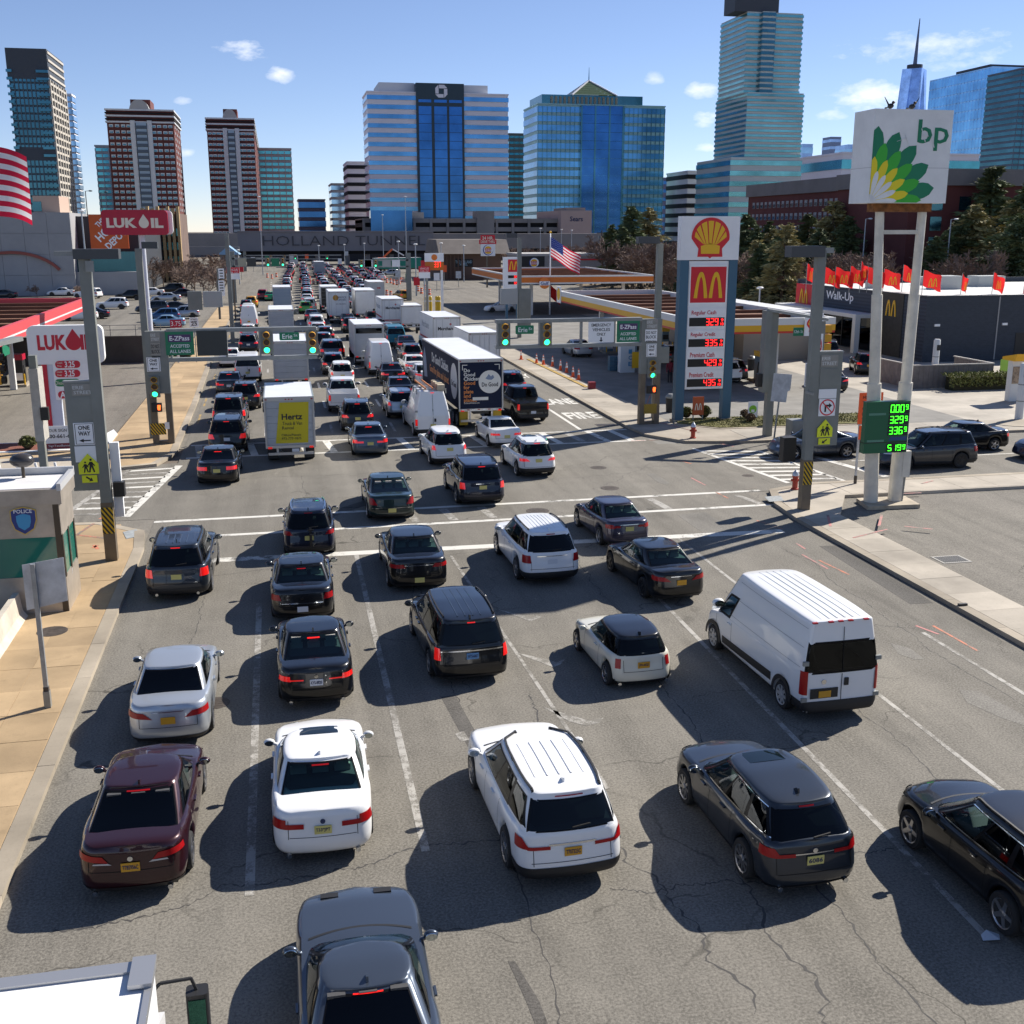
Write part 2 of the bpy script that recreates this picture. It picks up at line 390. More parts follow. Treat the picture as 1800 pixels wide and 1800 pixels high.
# left pavement north of the junction (filling station corner)
sw = struct('pavement', MB().prism([(-60,54.9),(-9,54.9)]+arc(-8.2,57.4,2.4,-75,0)+[(-5.85,75),(-6.3,110),(-5.9,175),(-8.6,175),(-8.9,92),(-9.2,62.2),(-60,62.2)], -.05, .125), CONC_T)
slabs(sw, -9.0, -5.95, 62.3, 92, 2, 15, CONC_T, .132); slabs(sw, -21, -9.1, 55.3, 58.5, 7, 2, CONC_G, .132); slabs(sw,-9.1,-6.4,58.5,62.2,2,2,CONC_T,.132)
kerb(sw, [(-30,54.6),(-9,54.6)]+arc(-8.2,57.4,2.75,-75,0)+[(-5.5,75),(-5.95,110),(-5.55,170)], .34, 3.)
# right pavement south of the junction
sw = struct('pavement', MB().prism([(20.1,-12),(20.1,39.5),(20.4,42)]+arc(22.9,42.4,2.5,170,90)+[(90,44.9),(90,42.7),(23.6,42.7),(21.75,39.6),(21.75,-12)], -.05, .125), CONC_G)
slabs(sw, 20.12, 21.72, 20, 39.2, 1, 12, CONC_G, .132); slabs(sw, 24, 42, 42.8, 44.9, 10, 1, CONC_G, .132)
kerb(sw, [(90,45.25),(22.9,45.25)]+arc(22.9,42.4,2.85,90,172)+[(19.76,39.5),(19.76,6)], .34, 2.6)
# right pavement north of the junction
sw = struct('pavement', MB().prism([(19.95,160),(19.95,61)]+arc(23.4,59,3.3,180,262)+[(90,55.7),(90,58.9),(34,58.9),(24.6,59.2),(22.6,61.2),(22.5,94),(21.6,160)], -.05, .125), CONC_G)
slabs(sw, 20.0, 22.4, 63, 90, 1, 14, CONC_G, .132); slabs(sw, 25, 41, 56.0, 58.8, 8, 1, CONC_L, .132)
kerb(sw, [(19.65,160),(19.65,61)]+arc(23.4,59,3.62,180,262)+[(60,55.38)], .33, 3.)
GRASS = mat('winter lawn', (.13,.12,.035), .95, vary=.45, scale=1.5, bump=.8, bscale=40.)
isl = struct('planting_island', MB().prism([(22.7,61.4),(24.7,59.4),(34,59.1),(36.2,61),(36,62.9),(24,63.4),(22.9,63)], -.05, .12), KERB)
o = MB().prism([(22.9,61.5),(24.8,59.65),(34,59.35),(35.9,61.1),(35.7,62.7),(24.1,63.15),(23.1,62.9)], .1, .16).build('lawn', GRASS, isl, kind='stuff')
r2 = random.Random(3); mb = MB()
for i in range(5200):
    x = r2.uniform(23.1,35.6); y = r2.uniform(59.7,62.9)
    if x+y < 84.6: continue
    h = r2.uniform(.03,.1); a = r2.uniform(0,6.28); c, s_ = math.cos(a)*.03, math.sin(a)*.03
    mb.add([(x-c,y-s_,.155),(x+c,y+s_,.155),(x+s_*2*r2.random(),y+c*2*r2.random(),.155+h)], [(0,1,2)])
mb.build('grass', mat('grass blades', (.2,.19,.06), .9, vary=.6, scale=.8), isl, kind='stuff')
# mulch strip beside the filling station price sign
isl = struct('planting_strip', MB().prism([(-22,60.1),(-10.0,60.1),(-9.1,62.4),(-9.1,64.5),(-9.5,66),(-10.1,62.7),(-22,62.9)], -.05, .17), WHITE)
MB().prism([(-21.8,60.35),(-10.2,60.35),(-9.5,62.3),(-10.0,62.5),(-21.8,62.65)], .1, .185).build('mulch', mat('red mulch', (.2,.07,.045), .95, vary=.4, scale=14), isl, kind='stuff')
# ------------------------------------------------------------------ painted markings (thin sheets on the road)
def mark(name, poly, m=PAINT, z=.004): return MB().prism(poly, z-.0025, z).build(name, m, ROAD)
def line(x0, y0, x1, y1, w, m=PAINT, name='painted_line', z=.004):
    a = Vector((x0,y0)); b = Vector((x1,y1)); t = (b-a).normalized(); n = Vector((-t.y,t.x))*w/2
    return mark(name, [tuple(a-n), tuple(b-n), tuple(b+n), tuple(a+n)], m, z)
line(-.98, 17.6, -1.0, 33.5, .17, PAINTW); line(2.2, 18.4, 2.32, 38.2, .16, PAINTW); line(10.85, 14, 11.45, 38, .13, PAINTW)
line(14.1, 12, 14.3, 38, .12, PAINTW); line(17.9, 10, 17.7, 27, .13, PAINTW)
line(6.2, 20, 5.6, 37.5, .1, PAINTW)
for p in ([(873,1070),(886,1074),(937,1086),(944,1081),(952,1085),(932,1093)], [(908,1148),(925,1151),(980,1164),(995,1157),(985,1168),(972,1173)],
          [(955,1243),(975,1249),(1035,1267),(1060,1262),(1056,1270),(1030,1276),(1000,1268)], [(800,1290),(815,1285),(825,1300),(810,1304)]):
    mark('chevron', [tuple(G(*q)[:2]) for q in p], PAINTW)
line(-5.2, 44.5, 20.6, 44.75, .28); line(-3.3, 41.9, 20.2, 42.2, .28); line(-3.2, 38.6, 18.6, 38.15, .5, z=.0045)
for x in (4.9, 6.4, 8.0, 15.4): line(x+.1, 42.35, x-.1, 44.3, .35, PAINTW)
line(19.6,42.4,19.2,44.2,.3,PAINTW)
line(-4.9, 60.9, 19.5, 60.9, .25); line(-4.9, 57.4, 19.5, 57.4, .25)
for i in range(18): line(-4.2+i*1.35, 57.55, -4.5+i*1.35, 60.75, .38, PAINT if i % 3 else PAINTW)
line(-8.95, 46, -7.35, 55.2, .26, PAINTW); line(-6.4, 45.6, -5.1, 55.6, .34)
for i in range(10):
    k = (i+.5)/10; line(-8.85+1.6*k, 46+9.2*k, -6.5+1.3*k, 45.7+9.8*k, .3, PAINT if i % 2 else PAINTW)
line(21.2, 54.6, 22.5, 45.9, .24); line(24.3, 53.4, 25.2, 45.8, .24)
for i in range(9):
    k = (i+.3)/9; line(21.35+1.25*k, 54.2-8.2*k, 24.2+1.0*k, 53.4-7.6*k, .3)
line(26.3, 52.2, 27.6, 46.2, .42); line(27.8, 49.9, 75, 50.3, .12)
for X in (-1., 2.75, 6.3, 9.8, 13.3):
    for k in range(24):
        y = 63.0+k*9.6
        line(X-.05*k*0, y, X, y+3.1, .16, PAINT if k % 3 else PAINTW, 'lane_dash')
line(16.87, 61.4, 16.87, 76, .2); line(16.9,84,16.9,130,.16)
for k in range(12): line(-5.0-.03*k, 68+k*7, -5.03-.03*k, 71.5+k*7, .12, YPAINT, 'lane_dash')
for s_, y in (('FIRE', 66.3), ('LANE', 72.2), ('ONLY',86.)):
    o = fit_text(s_, 2.1, 2.5, (18.3, y, .0035), PAINT, ROAD, '+Z', 'road_lettering', bold=.03, ext=.001)
for p, m in (((1110,775,1190,772),ORANGE),((1145,690,1135,715),ORANGE),((1200,765,1290,785),PINK),((1258,865,1280,876),ORANGE),((1195,810,1215,815),ORANGE),((1215,840,1240,853),PINK),((1330,915,1375,930),ORANGE),((1400,955,1415,965),PINK),((1440,985,1492,1010),ORANGE),((1410,975,1455,1000),PINK),((1640,1100,1720,1145),ORANGE),((1610,1100,1650,1115),PINK),((1310,860,1330,857),ORANGE)):
    a = G(*p[:2]); b = G(*p[2:]); line(a.x, a.y, b.x, b.y, .08, m, 'spray_mark', .0055)
spw = bpy.data.objects['pavement.002']
for p in ((1550,905,1545,925),(1560,930,1500,945),(1455,905,1460,925),(1640,930,1590,925),(1570,868,1620,866),(1640,845,1620,850),(1150,740,1230,760)):
    a = G(*p[:2], .14); b = G(*p[2:], .14); t = (b-a).normalized(); n = Vector((-t.y,t.x,0))*.05
    MB().prism([tuple((q)[:2]) for q in (a-n,b-n,b+n,a+n)], .138, .141).build('spray_mark', PINK, spw)
lpw = bpy.data.objects['pavement']
for p in ((135,940,165,920),(135,940,195,947),(165,958,172,965),(172,958,163,963),(175,912,182,909)):
    a = G(*p[:2], .145); b = G(*p[2:], .145); t = (b-a).normalized(); n = Vector((-t.y,t.x,0))*.06
    MB().prism([tuple((q)[:2]) for q in (a-n,b-n,b+n,a+n)], .141, .144).build('spray_mark', ORANGE, lpw)
IRON = mat('rusty cast iron', (.09,.075,.065), .7, .4, vary=.35, scale=9)
for px, py, r_ in ((1072,858,.42),(945,898,.48),(1120,914,.4),(1052,822,.4),(1315,836,.28),(378,1236,.36)):
    g = G(px,py)
    mh = MB().lathe([(r_,.0),(r_,.006),(r_*.94,.008)], 24, (g.x,g.y,0)).build('manhole_cover', IRON, ROAD)
    for q in range(4): mh2 = MB().box(g.x-r_*.6,g.x+r_*.6,g.y-r_*.5+q*r_*.3,g.y-r_*.5+q*r_*.3+.05,.006,.012).build('cover_rib', IRON, ROAD)
g = G(92,1110,.13); MB().lathe([(.42,.0),(.42,.012),(.4,.014)], 24, (g.x,g.y,.128)).build('manhole_cover', IRON, lpw)
TACT = mat('grey tactile paving', (.32,.34,.34), .8, vary=.2, scale=5, bump=.6, bscale=60)
MB().prism([tuple(G(*q,.14)[:2]) for q in ((216,935),(240,930),(247,942),(222,947))], .13, .141).build('tactile_plate', TACT, lpw)
MB().prism([tuple(G(*q,.14)[:2]) for q in ((1344,873),(1372,871),(1378,880),(1352,882))], .13, .141).build('tactile_plate', TACT, spw)
# drains and asphalt repairs
g = G(1672,983); gr = MB(); gr.box(g.x-.55,g.x+.55,g.y-.42,g.y+.42,-.01,.004)
dg = tag(gr.build('drain_grate', mat('pale drain frame', (.4,.38,.34), .8)), 'rectangular iron drain grate sunk in the asphalt lot beyond the pavement', 'drain')
for i in range(12): MB().box(g.x-.46+i*.08,g.x-.42+i*.08,g.y-.34,g.y+.34,.003,.012).build('bar', BLACK, dg)
g = G(1065,747); dg = tag(MB().box(g.x-.6,g.x+.6,g.y-.35,g.y+.35,-.01,.012).build('drain_grate', IRON), 'rusty kerbside drain grate beside the fire lane lettering', 'drain')
for i in range(9): MB().box(g.x-.5+i*.12,g.x-.45+i*.12,g.y-.28,g.y+.28,.011,.018).build('bar', BLACK, dg)
DARKP = asphalt('dark asphalt repair', (.105,.098,.088), seed=9.); PALEP = asphalt('pale asphalt repair', (.20,.188,.165), seed=17., cracks=False)
for p, m in (([(775,1225),(800,1222),(860,1330),(832,1330)],DARKP),([(893,1690),(905,1690),(948,1760),(975,1830),(952,1830),(925,1760)],DARKP),
             ([(1685,1212),(1720,1215),(1800,1258),(1800,1275),(1760,1262),(1700,1235)],PALEP),([(1565,1130),(1600,1140),(1625,1158),(1610,1160),(1580,1150)],PALEP),
             ([(1440,960),(1490,958),(1640,1060),(1600,1062)],DARKP),([(1190,905),(1240,900),(1330,960),(1290,975)],PALEP),
             ([(560,905),(640,880),(650,886),(575,912)],DARKP),([(1137,833),(1150,832),(1178,849),(1170,852),(1156,848)],PALEP)):
    mark('asphalt_patch', [tuple(G(*q)[:2]) for q in p], m, .0032)

# tar seams and long cracks, wandering thin strips
TAR = mat('tar seam', (.06,.056,.052), .8)
rk_ = random.Random(31)
def crack(x, y, dx, dy, n, w, jit):
    P = []
    L_ = math.hypot(dx,dy); nx_, ny_ = -dy/L_, dx/L_; px_ = 0.
    n *= 4; jit *= .55
    for i in range(n+1):
        px_ += rk_.gauss(0, jit); f = i/n; ww = w*(.1+1.1*rk_.random())*(1 if 0 < i < n else .2)
        cx_, cy_ = x+dx*f+nx_*px_, y+dy*f+ny_*px_
        P.append([(cx_-nx_*ww/2, cy_-ny_*ww/2, .0026), (cx_+nx_*ww/2, cy_+ny_*ww/2, .0026)])
    MB().grid(P).build('tar_crack', TAR, ROAD)
for a_ in ((8.9,12,.4,26,60,.035,.05),(3.4,12,.3,26,50,.03,.045),(-4.2,17.2,9.5,.8,46,.05,.07),(5.2,16.6,9,.4,46,.04,.08),(12.9,10,.2,22,50,.03,.05),(17.2,12,.5,24,50,.035,.06),(-2.8,20,.2,16,40,.025,.05),(6.4,13,.5,12,30,.05,.09),(7.2,12,.3,9,24,.06,.1),
      (-4,36.8,22,.3,80,.03,.05),(2,47,14,3,50,.03,.08),(8,52,11,-2,44,.03,.08),(-4,52,16,1,50,.025,.07),(13,46,6,6,30,.03,.08),(9.5,24,4.5,.6,24,.03,.08),(4.2,27,.4,9,24,.03,.06),(15.6,28,2.8,-1.2,20,.03,.08),(.8,40,.1,12,30,.03,.05),(12.5,40,.2,5,16,.03,.05),(20.5+3,36,12,-2,40,.03,.08),(24,30,9,4,40,.03,.09)):
    if a_[0] < 20: crack(*a_)
# ================================================================== vehicles: a two-tier shell (body, cabin) with everything else laid onto it
def paint(name, col, metal=.0, rough=.32):
    return mat('car paint '+name, col, rough, metal, coat=.85 if max(col) < .2 else .6, spec=.25 if max(col) < .2 else .35)
PT = {'white': paint('white', (.80,.80,.79)), 'silver': paint('silver', (.47,.50,.53), .55, .3), 'grey': paint('grey', (.065,.08,.105), .5, .3),
      'dgrey': paint('dark grey', (.026,.032,.042), .4, .3), 'black': paint('black', (.003,.003,.004)), 'navy': paint('navy', (.006,.009,.025)),
      'maroon': paint('maroon', (.030,.006,.009), .3), 'cream': paint('cream', (.66,.63,.52)), 'green': paint('dark green', (.006,.02,.018)),
      'taxi': paint('taxi yellow', (.75,.38,.02)), 'lime': paint('lime', (.10,.38,.06)), 'purple': paint('purple grey', (.055,.05,.075), .4, .3),
      'red': paint('red', (.25,.02,.02)), 'blue': paint('blue', (.03,.10,.22), .2), 'slate': paint('slate blue', (.07,.095,.13), .5, .3),
      'teal': paint('teal', (.02,.19,.27)), 'emerald': paint('emerald', (.01,.28,.10)), 'brown': paint('bronze', (.10,.085,.065), .4, .3), 'lblue': paint('pale blue', (.28,.45,.6), .3)}
GLASSO = mat('tinted glass', (.004,.009,.011), .03, 0, spec=.45)
def pane(name, col):
    m, t, b = nodes_mat(name); t.nodes.remove(b); o = t.nodes['Material Output']
    tr = t.nodes.new('ShaderNodeBsdfTransparent'); tr.inputs[0].default_value = (*col,1); gl = t.nodes.new('ShaderNodeBsdfGlossy'); gl.inputs['Roughness'].default_value = .02; gl.inputs[0].default_value = (.9,.95,1,1)
    fr = t.nodes.new('ShaderNodeFresnel'); fr.inputs[0].default_value = 1.38; mx = t.nodes.new('ShaderNodeMixShader')
    t.links.new(fr.outputs[0], mx.inputs[0]); t.links.new(tr.outputs[0], mx.inputs[1]); t.links.new(gl.outputs[0], mx.inputs[2]); t.links.new(mx.outputs[0], o.inputs[0])
    return m
GLASS = pane('privacy glass', (.07,.10,.11)); GLASSC = pane('clear tinted glass', (.55,.7,.68)); GLASSG = pane('green tinted glass', (.50,.74,.72))
CABIN = mat('cabin trim', (.07,.07,.072), .8); SEATB = mat('black seat', (.06,.06,.062), .8); SEATT = mat('tan seat', (.45,.42,.36), .8); FRIT = mat('window frit', (.004,.004,.005), .35, spec=.15)
MIRG = mat('mirror glass', (.45,.5,.52), .03, 1.)
RUBBER = mat('tyre rubber', (.018,.018,.018), .85)
RIM = mat('alloy rim', (.42,.42,.43), .3, .9); RIMD = mat('dark rim', (.03,.03,.032), .35, .6); RIMW = mat('steel rim', (.5,.5,.5), .5, .5)
TRIM = mat('black plastic trim', (.014,.014,.015), .55)
SEAM = mat('panel gap', (.004,.004,.004), .9)
CHROME = mat('chrome', (.65,.67,.7), .1, 1.)
TAIL = mat('red tail lamp lens', (.36,.005,.007), .3, 0, coat=.2, spec=.3)
TAILON = mat('lit brake lamp', (.8,.012,.01), .15, 0, coat=1., emit=.3)
BRAKEON = mat('lit high brake lamp', (.8,.015,.01), .2, 0, emit=.6)
LENSW = mat('clear lamp lens', (.5,.47,.45), .15, 0, coat=1.)
HEADL = mat('headlamp lens', (.45,.5,.55), .08, .3, coat=1.)
P_GOLD = mat('gold licence plate', (.62,.31,.02), .45); P_PALE = mat('pale yellow licence plate', (.62,.55,.18), .45); P_WHITE = mat('white licence plate', (.7,.72,.75), .45)
P_BLUE = mat('blue licence plate', (.12,.28,.5), .45); INK = mat('plate ink', (.02,.03,.09), .6)
PLATES = {'gold': P_GOLD, 'pale': P_PALE, 'white': P_WHITE, 'blue': P_BLUE}
def smooth_tab(tab, k):
    xs = np.linspace(tab[0][0], tab[-1][0], 120); zs = np.interp(xs, [t[0] for t in tab], [t[1] for t in tab])
    n = max(1, int(k/(xs[1]-xs[0])))
    if n > 1:
        pad = np.concatenate([np.full(n, zs[0]), zs, np.full(n, zs[-1])])
        # linear padding keeps the ends in place
        pad[:n] = zs[0]+(zs[1]-zs[0])*np.arange(-n, 0); pad[-n:] = zs[-1]+(zs[-1]-zs[-2])*np.arange(1, n+1)
        ker = np.hanning(n+2)[1:-1]; ker /= ker.sum(); zz = np.convolve(pad, ker, 'same')[n:-n]; zs = zz
    return lambda y: np.interp(y, xs, zs)
def halfc(hw, y0, y1, rc_, rf, b0, b1, barrel, ns):
    # right half of a plan contour from rear centre to front centre
    X = []; Y = []; hwE = hw-barrel
    nr, na = (11, 7) if ns > 30 else (4, 4)
    for k in range(nr):
        x = (hwE-rc_)*k/(nr-1); X.append(x); Y.append(y0+b0*(x/hw)**2)
    ye = Y[-1]
    for k in range(1, na+1):
        a = math.pi/2*k/na; X.append(hwE-rc_+rc_*math.sin(a)); Y.append(ye+rc_*(1-math.cos(a)))
    ya = Y[-1]; xf = hwE-rf; yfe = y1-b1*(xf/hw)**2; yb = yfe-rf
    for k in range(1, ns):
        y = ya+(yb-ya)*k/ns; q = 2*k/ns-1; X.append(hw-barrel*q*q*abs(q)); Y.append(y)
    for k in range(na+1):
        a = math.pi/2*k/na; X.append(xf+rf*math.cos(a)); Y.append(yb+rf*math.sin(a))
    for k in range(1, nr):
        x = xf*(1-k/(nr-1)); X.append(x); Y.append(y1-b1*(x/hw)**2)
    return np.array(X), np.array(Y)
class Car:
    LV = (0, .06, .18, .34, .5, .64, .78, .88, .95, 1.)
    def __init__(s, **k):
        d = dict(L=4.85, W=1.86, z0=.2, wr=.335, ya=1.05, yb=3.85, rc=.34, rf=.6, b0=.1, b1=.22, barrel=.05,
            dx=(.10,.05,.015,0,0,.005,.015,.03,.05,.085), ry=(.16,.06,.0,0,.01,.03,.05,.06,.07,.10), fy=(.2,.08,0,0,.03,.07,.1,.14,.18,.26), crown=.035,
            gin0=.10, gin1=.30, gr=.22, gf=.34, gb=.10, gfb=.2, tk=.6)
        d.update(k); s.__dict__.update(d)
        s.zt = smooth_tab(s.deck, .5); s.zr = smooth_tab(s.roof, .7); s.hw = s.W/2
    def zl(s, y):
        z = np.full_like(np.asarray(y, float), s.z0)
        ra = s.wr+.055
        for c in (s.ya, s.yb):
            q = ra*ra-(y-c)**2; z = np.where(q > 0, np.maximum(z, s.wr+np.sqrt(np.maximum(q, 0))), z)
        return z
    def bc(s, v, ns=60):
        f = lambda t: float(np.interp(v, s.LV, t))
        return halfc(s.hw-f(s.dx), f(s.ry), s.L-f(s.fy), s.rc, s.rf, s.b0, s.b1, s.barrel, ns)
    def gc(s, w, ns=40):
        g0, g1 = s.gin0, s.gin1
        k = w**1.25
        return halfc(s.hw-g0-(g1-g0)*k, s.rb+(s.rt-s.rb)*w, s.fb+(s.ft-s.fb)*w, s.gr, s.gf, s.gb, s.gfb, .05, ns)
    def gz(s, w, Y):
        b = s.zt(Y)-.03; t = s.zr(Y); return b+(t-b)*w
    # ---- points on the shells, with an outward offset
    def _pt(s, X, Y, i):
        j = int(i); j = min(max(j, 0), len(X)-2); f = i-j
        x = X[j]+(X[j+1]-X[j])*f; y = Y[j]+(Y[j+1]-Y[j])*f
        tx, ty = X[j+1]-X[j], Y[j+1]-Y[j]; l = math.hypot(tx, ty) or 1
        return x, y, ty/l, -tx/l
    def _lookup(s, X, Y, mode, a):
        if mode == 'x': n = int(np.argmax(X)); i = np.interp(abs(a), X[:n+1], np.arange(n+1))
        elif mode == 'fx': n = int(np.argmax(X)); i = np.interp(abs(a), X[n:][::-1], np.arange(n, len(X))[::-1])
        elif mode == 'y': i = np.interp(a, Y, np.arange(len(Y)))
        elif mode == 'q':
            c = np.concatenate([[0], np.cumsum(np.hypot(np.diff(X), np.diff(Y)))]); i = np.interp(abs(a), c, np.arange(len(c)))
        else:   # 'fq' arc length from the front centre
            c = np.concatenate([[0], np.cumsum(np.hypot(np.diff(X), np.diff(Y)))]); i = np.interp(c[-1]-abs(a), c, np.arange(len(c)))
        return float(i)
    def SB(s, mode, a, z, off=.006, side=1):
        v = .5
        for _ in range(3):
            X, Y = s.bc(min(max(v, 0), 1)); x, y, nx, ny = s._pt(X, Y, s._lookup(X, Y, mode, a))
            l = float(s.zl(np.array(y))); v = (z-l)/(float(s.zt(y))-l)
        sg = side if mode == 'y' else (1 if a >= 0 else -1)
        return (sg*(x+nx*off), y+ny*off, z)
    def SG(s, mode, a, w, off=.008, side=1):
        X, Y = s.gc(w); x, y, nx, ny = s._pt(X, Y, s._lookup(X, Y, mode, a))
        sg = side if mode == 'y' else (1 if a >= 0 else -1)
        return (sg*(x+nx*off), y+ny*off, float(s.gz(w, np.array(y)))+off*.5)
    def wallY(s, t, w):       # y at fraction t of the cabin side at level w
        X, Y = s.gc(w); return Y[0]+(Y[-1]-Y[0])*t
    def deckpt(s, x, y, off=.006):
        return (x, y, float(s.zt(y))+s.crown*(1-(x/s.hw)**2)*.9+off)
    def roofpt(s, x, y, off=.006):
        X, Y = s.gc(1.); i = s._lookup(X, Y, 'y', y); xe = s._pt(X, Y, i)[0] or .5
        q = max(0, 1-(abs(x)/max(.3, xe))**2)
        return (x, y, float(s.zr(y))+s.rcrown*min(1, 1-(1-q)**1.6)+off)
    rcrown = .042
    # ---- shells
    def body(s, ns):
        lv = s.LV if ns > 30 else (0, .15, .5, .85, 1.)
        rows = []
        for v in lv:
            X, Y = s.bc(v, ns); l = s.zl(Y); z = l+v*(s.zt(Y)-l); rows.append((X, Y, z))
        bedcut = getattr(s, 'bed', None)
        sh = (.97, .9, .7, .4, .15, 0) if ns > 30 else (.9, .5, 0)
        if not bedcut:
            X, Y, z = rows[-1]
            for q in sh: rows.append((X*q, Y, s.zt(Y)+s.crown*(1-q*q)))
        m = MB(); P = []
        for X, Y, z in rows:
            r_ = [(X[i], Y[i], z[i]) for i in range(len(X))]
            P.append(r_+[(-X[i], Y[i], z[i]) for i in range(len(X)-2, 0, -1)])
        m.grid(P, True)
        if bedcut:
            hw = s.hw-.1; z = float(s.zt(1.)); b0, b1 = .08, bedcut
            X, Y, zz = rows[-1]
            r_ = [(X[i], Y[i], zz[i]) for i in range(len(X))]
            outer = r_+[(-X[i], Y[i], zz[i]) for i in range(len(X)-2, 0, -1)]
            clampx = lambda p: (max(-hw, min(hw, p[0]*.96)), max(b0+.05, p[1]), p[2])
            inner = [clampx(p) if p[1] < b1 else (p[0]*.9, p[1], p[2]+.01) for p in outer]
            low = [(p[0], p[1], .62) if p[1] < b1 else (p[0]*.5, p[1], p[2]+.03) for p in inner]
            cen = [(0, p[1], .62) if p[1] < b1 else (0, p[1], p[2]+.01) for p in low]
            m.grid([outer, inner, low, cen], True)
        return m
    def hole(s, i, M, x, y, w_, nr=11, na=7):
        e = .012; hwW = s.hw-s.gin0-(s.gin1-s.gin0)*w_**1.25; rx, w0, w1 = s.rear_win
        X, Y = s.gc(w_); k = int(np.argmax(X[:nr+na+2])) if 0 else nr+na-1
        if i < nr+na-3: f = (w_-w0)/(w1-w0); return rx[0] > .3 and -.003 < f < 1.003 and abs(x)/hwW < rx[0]+(rx[1]-rx[0])*f+.01
        if i > M-(nr+na)+1: f = (w_-.1)/.83; return -.003 < f < 1.003 and abs(x)/hwW < .9-.04*f+.01
        t = (y-Y[0])/(Y[-1]-Y[0])
        for (a, b, c_, d, wa, wb) in s.sides:
            f = (w_-wa)/(wb-wa)
            if -.003 < f < 1.003 and a+(c_-a)*f-e < t < b+(d-b)*f+e: return True
        return False
    def cabin(s, ns, holes=False):
        lv = (0, .1, .25, .4, .55, .7, .85, .94, 1.) if ns > 30 else (0, .4, .8, 1.)
        if holes:
            ws = {0., 1., .1, .93}|{q for v in s.sides for q in v[4:6]}|{s.rear_win[1], s.rear_win[2]}|{.2,.3,.4,.5,.6,.7,.8}
            lv = sorted(ws); lv = [lv[0]]+[b for a, b in zip(lv[:-1], lv[1:]) if b-a > .004]
        P = []
        for w_ in lv:
            X, Y = s.gc(w_, ns); z = s.gz(w_, Y); r_ = [(X[i], Y[i], z[i]) for i in range(len(X))]
            P.append(r_+[(-X[i], Y[i], z[i]) for i in range(len(X)-2, 0, -1)])
        X, Y = s.gc(1., ns); z = s.gz(1., Y); yc = (Y[0]+Y[-1])/2
        for q, h in (((.975,.4),(.93,.66),(.82,.84),(.6,.95),(.3,.99),(0,1.)) if ns > 30 else ((.9,.6),(.5,.9),(0,1.))):
            r_ = [(X[i]*q, Y[i]+(yc-Y[i])*(1-q)*.02, z[i]+s.rcrown*h) for i in range(len(X))]
            P.append(r_+[(-p[0], p[1], p[2]) for p in r_[-2:0:-1]])
        m = MB().grid(P, True)
        if holes:
            M = len(X); n = 2*M-2; keep = []
            for q, f in enumerate(m.f):
                j, i = divmod(q, n)
                if j < len(lv)-1:
                    w_ = (lv[j]+lv[j+1])/2; ii = i if i < M-1 else n-1-i
                    c = [sum(m.v[k][a] for k in f)/4 for a in (0, 1)]
                    if s.hole(ii, M, c[0], c[1], w_): continue
                keep.append(f)
            m.f = keep
        return m
    # ---- patches
    def patch(s, fn, c, nu=6, nv=3):
        # c: corners (bottom-left, bottom-right, top-right, top-left) in the shell's own coordinates
        P = []
        for j in range(nv+1):
            v = j/nv; row = []
            for i in range(nu+1):
                u = i/nu
                a = [(1-u)*c[0][k]+u*c[1][k] for k in (0,1)]; b = [(1-u)*c[3][k]+u*c[2][k] for k in (0,1)]
                row.append(fn((1-v)*a[0]+v*b[0], (1-v)*a[1]+v*b[1]))
            P.append(row)
        return P
def wheel_meshes(r, wd, style, lod):
    n = 28 if lod == 0 else 12
    # lathe about z, later turned to the x axis
    prof = [(r*.62,-wd/2),(r*.93,-wd/2),(r,-wd/2+.03),(r,wd/2-.03),(r*.93,wd/2),(r*.66,wd/2-.005)]
    def turn(mb): mb.v = [(z, x, y) for x, y, z in mb.v]; return mb
    tm = MB().lathe(prof, n); tm.f = tm.f[:-2]; tm.lathe([(r*.1,wd/2-.085),(r*.62,wd/2-.08),(r*.64,wd/2-.02)], n); t = turn(tm).mesh('wheel', True, sharp=50)
    m = MB()
    m.lathe([(r*.62,wd/2-.05),(r*.64,wd/2-.01),(r*.7,wd/2+.004),(r*.7,wd/2-.02)], n); m.f = m.f[:-2]
    ns = {'five': 5, 'multi': 9, 'steel': 8, 'dark': 6}.get(style, 6)
    for k in range(ns if lod == 0 else 5):
        a = 2*math.pi*k/(ns if lod == 0 else 5); hw = r*(.085 if style == 'multi' else .13)
        c, q = math.cos(a), math.sin(a)
        vs = []
        for rr, h_, zz in ((r*.1, hw*1.0, wd/2-.015), (r*.66, hw*.75, wd/2-.005)):
            for sg in (-1, 1):
                for dz in (-.06, 0): vs.append((c*rr-q*h_*sg, q*rr+c*h_*sg, zz+dz))
        m.add(vs, [(1,3,7,5),(0,1,5,4),(3,2,6,7),(0,4,6,2)])
    m.lathe([(r*.2,wd/2-.03),(r*.2,wd/2),(r*.12,wd/2+.01)], 10)
    return t, turn(m).mesh('rim', False)
WH = {}
def wheels(root, car, style, lod=0, wd=.22):
    k = (round(car.wr,3), style, lod, wd)
    if k not in WH: WH[k] = wheel_meshes(car.wr, wd, style, lod)
    t, r_ = WH[k]; rm = {'dark': RIMD, 'steel': RIMW}.get(style, RIM)
    for y in (car.ya, car.yb):
        for sx in (1, -1):
            w_ = mo('wheel', t, RUBBER, root, (sx*(car.hw-wd/2-.012), y, car.wr), (0,0,0 if sx > 0 else math.pi))
            mo('rim', r_, rm, w_)
CARM = {}
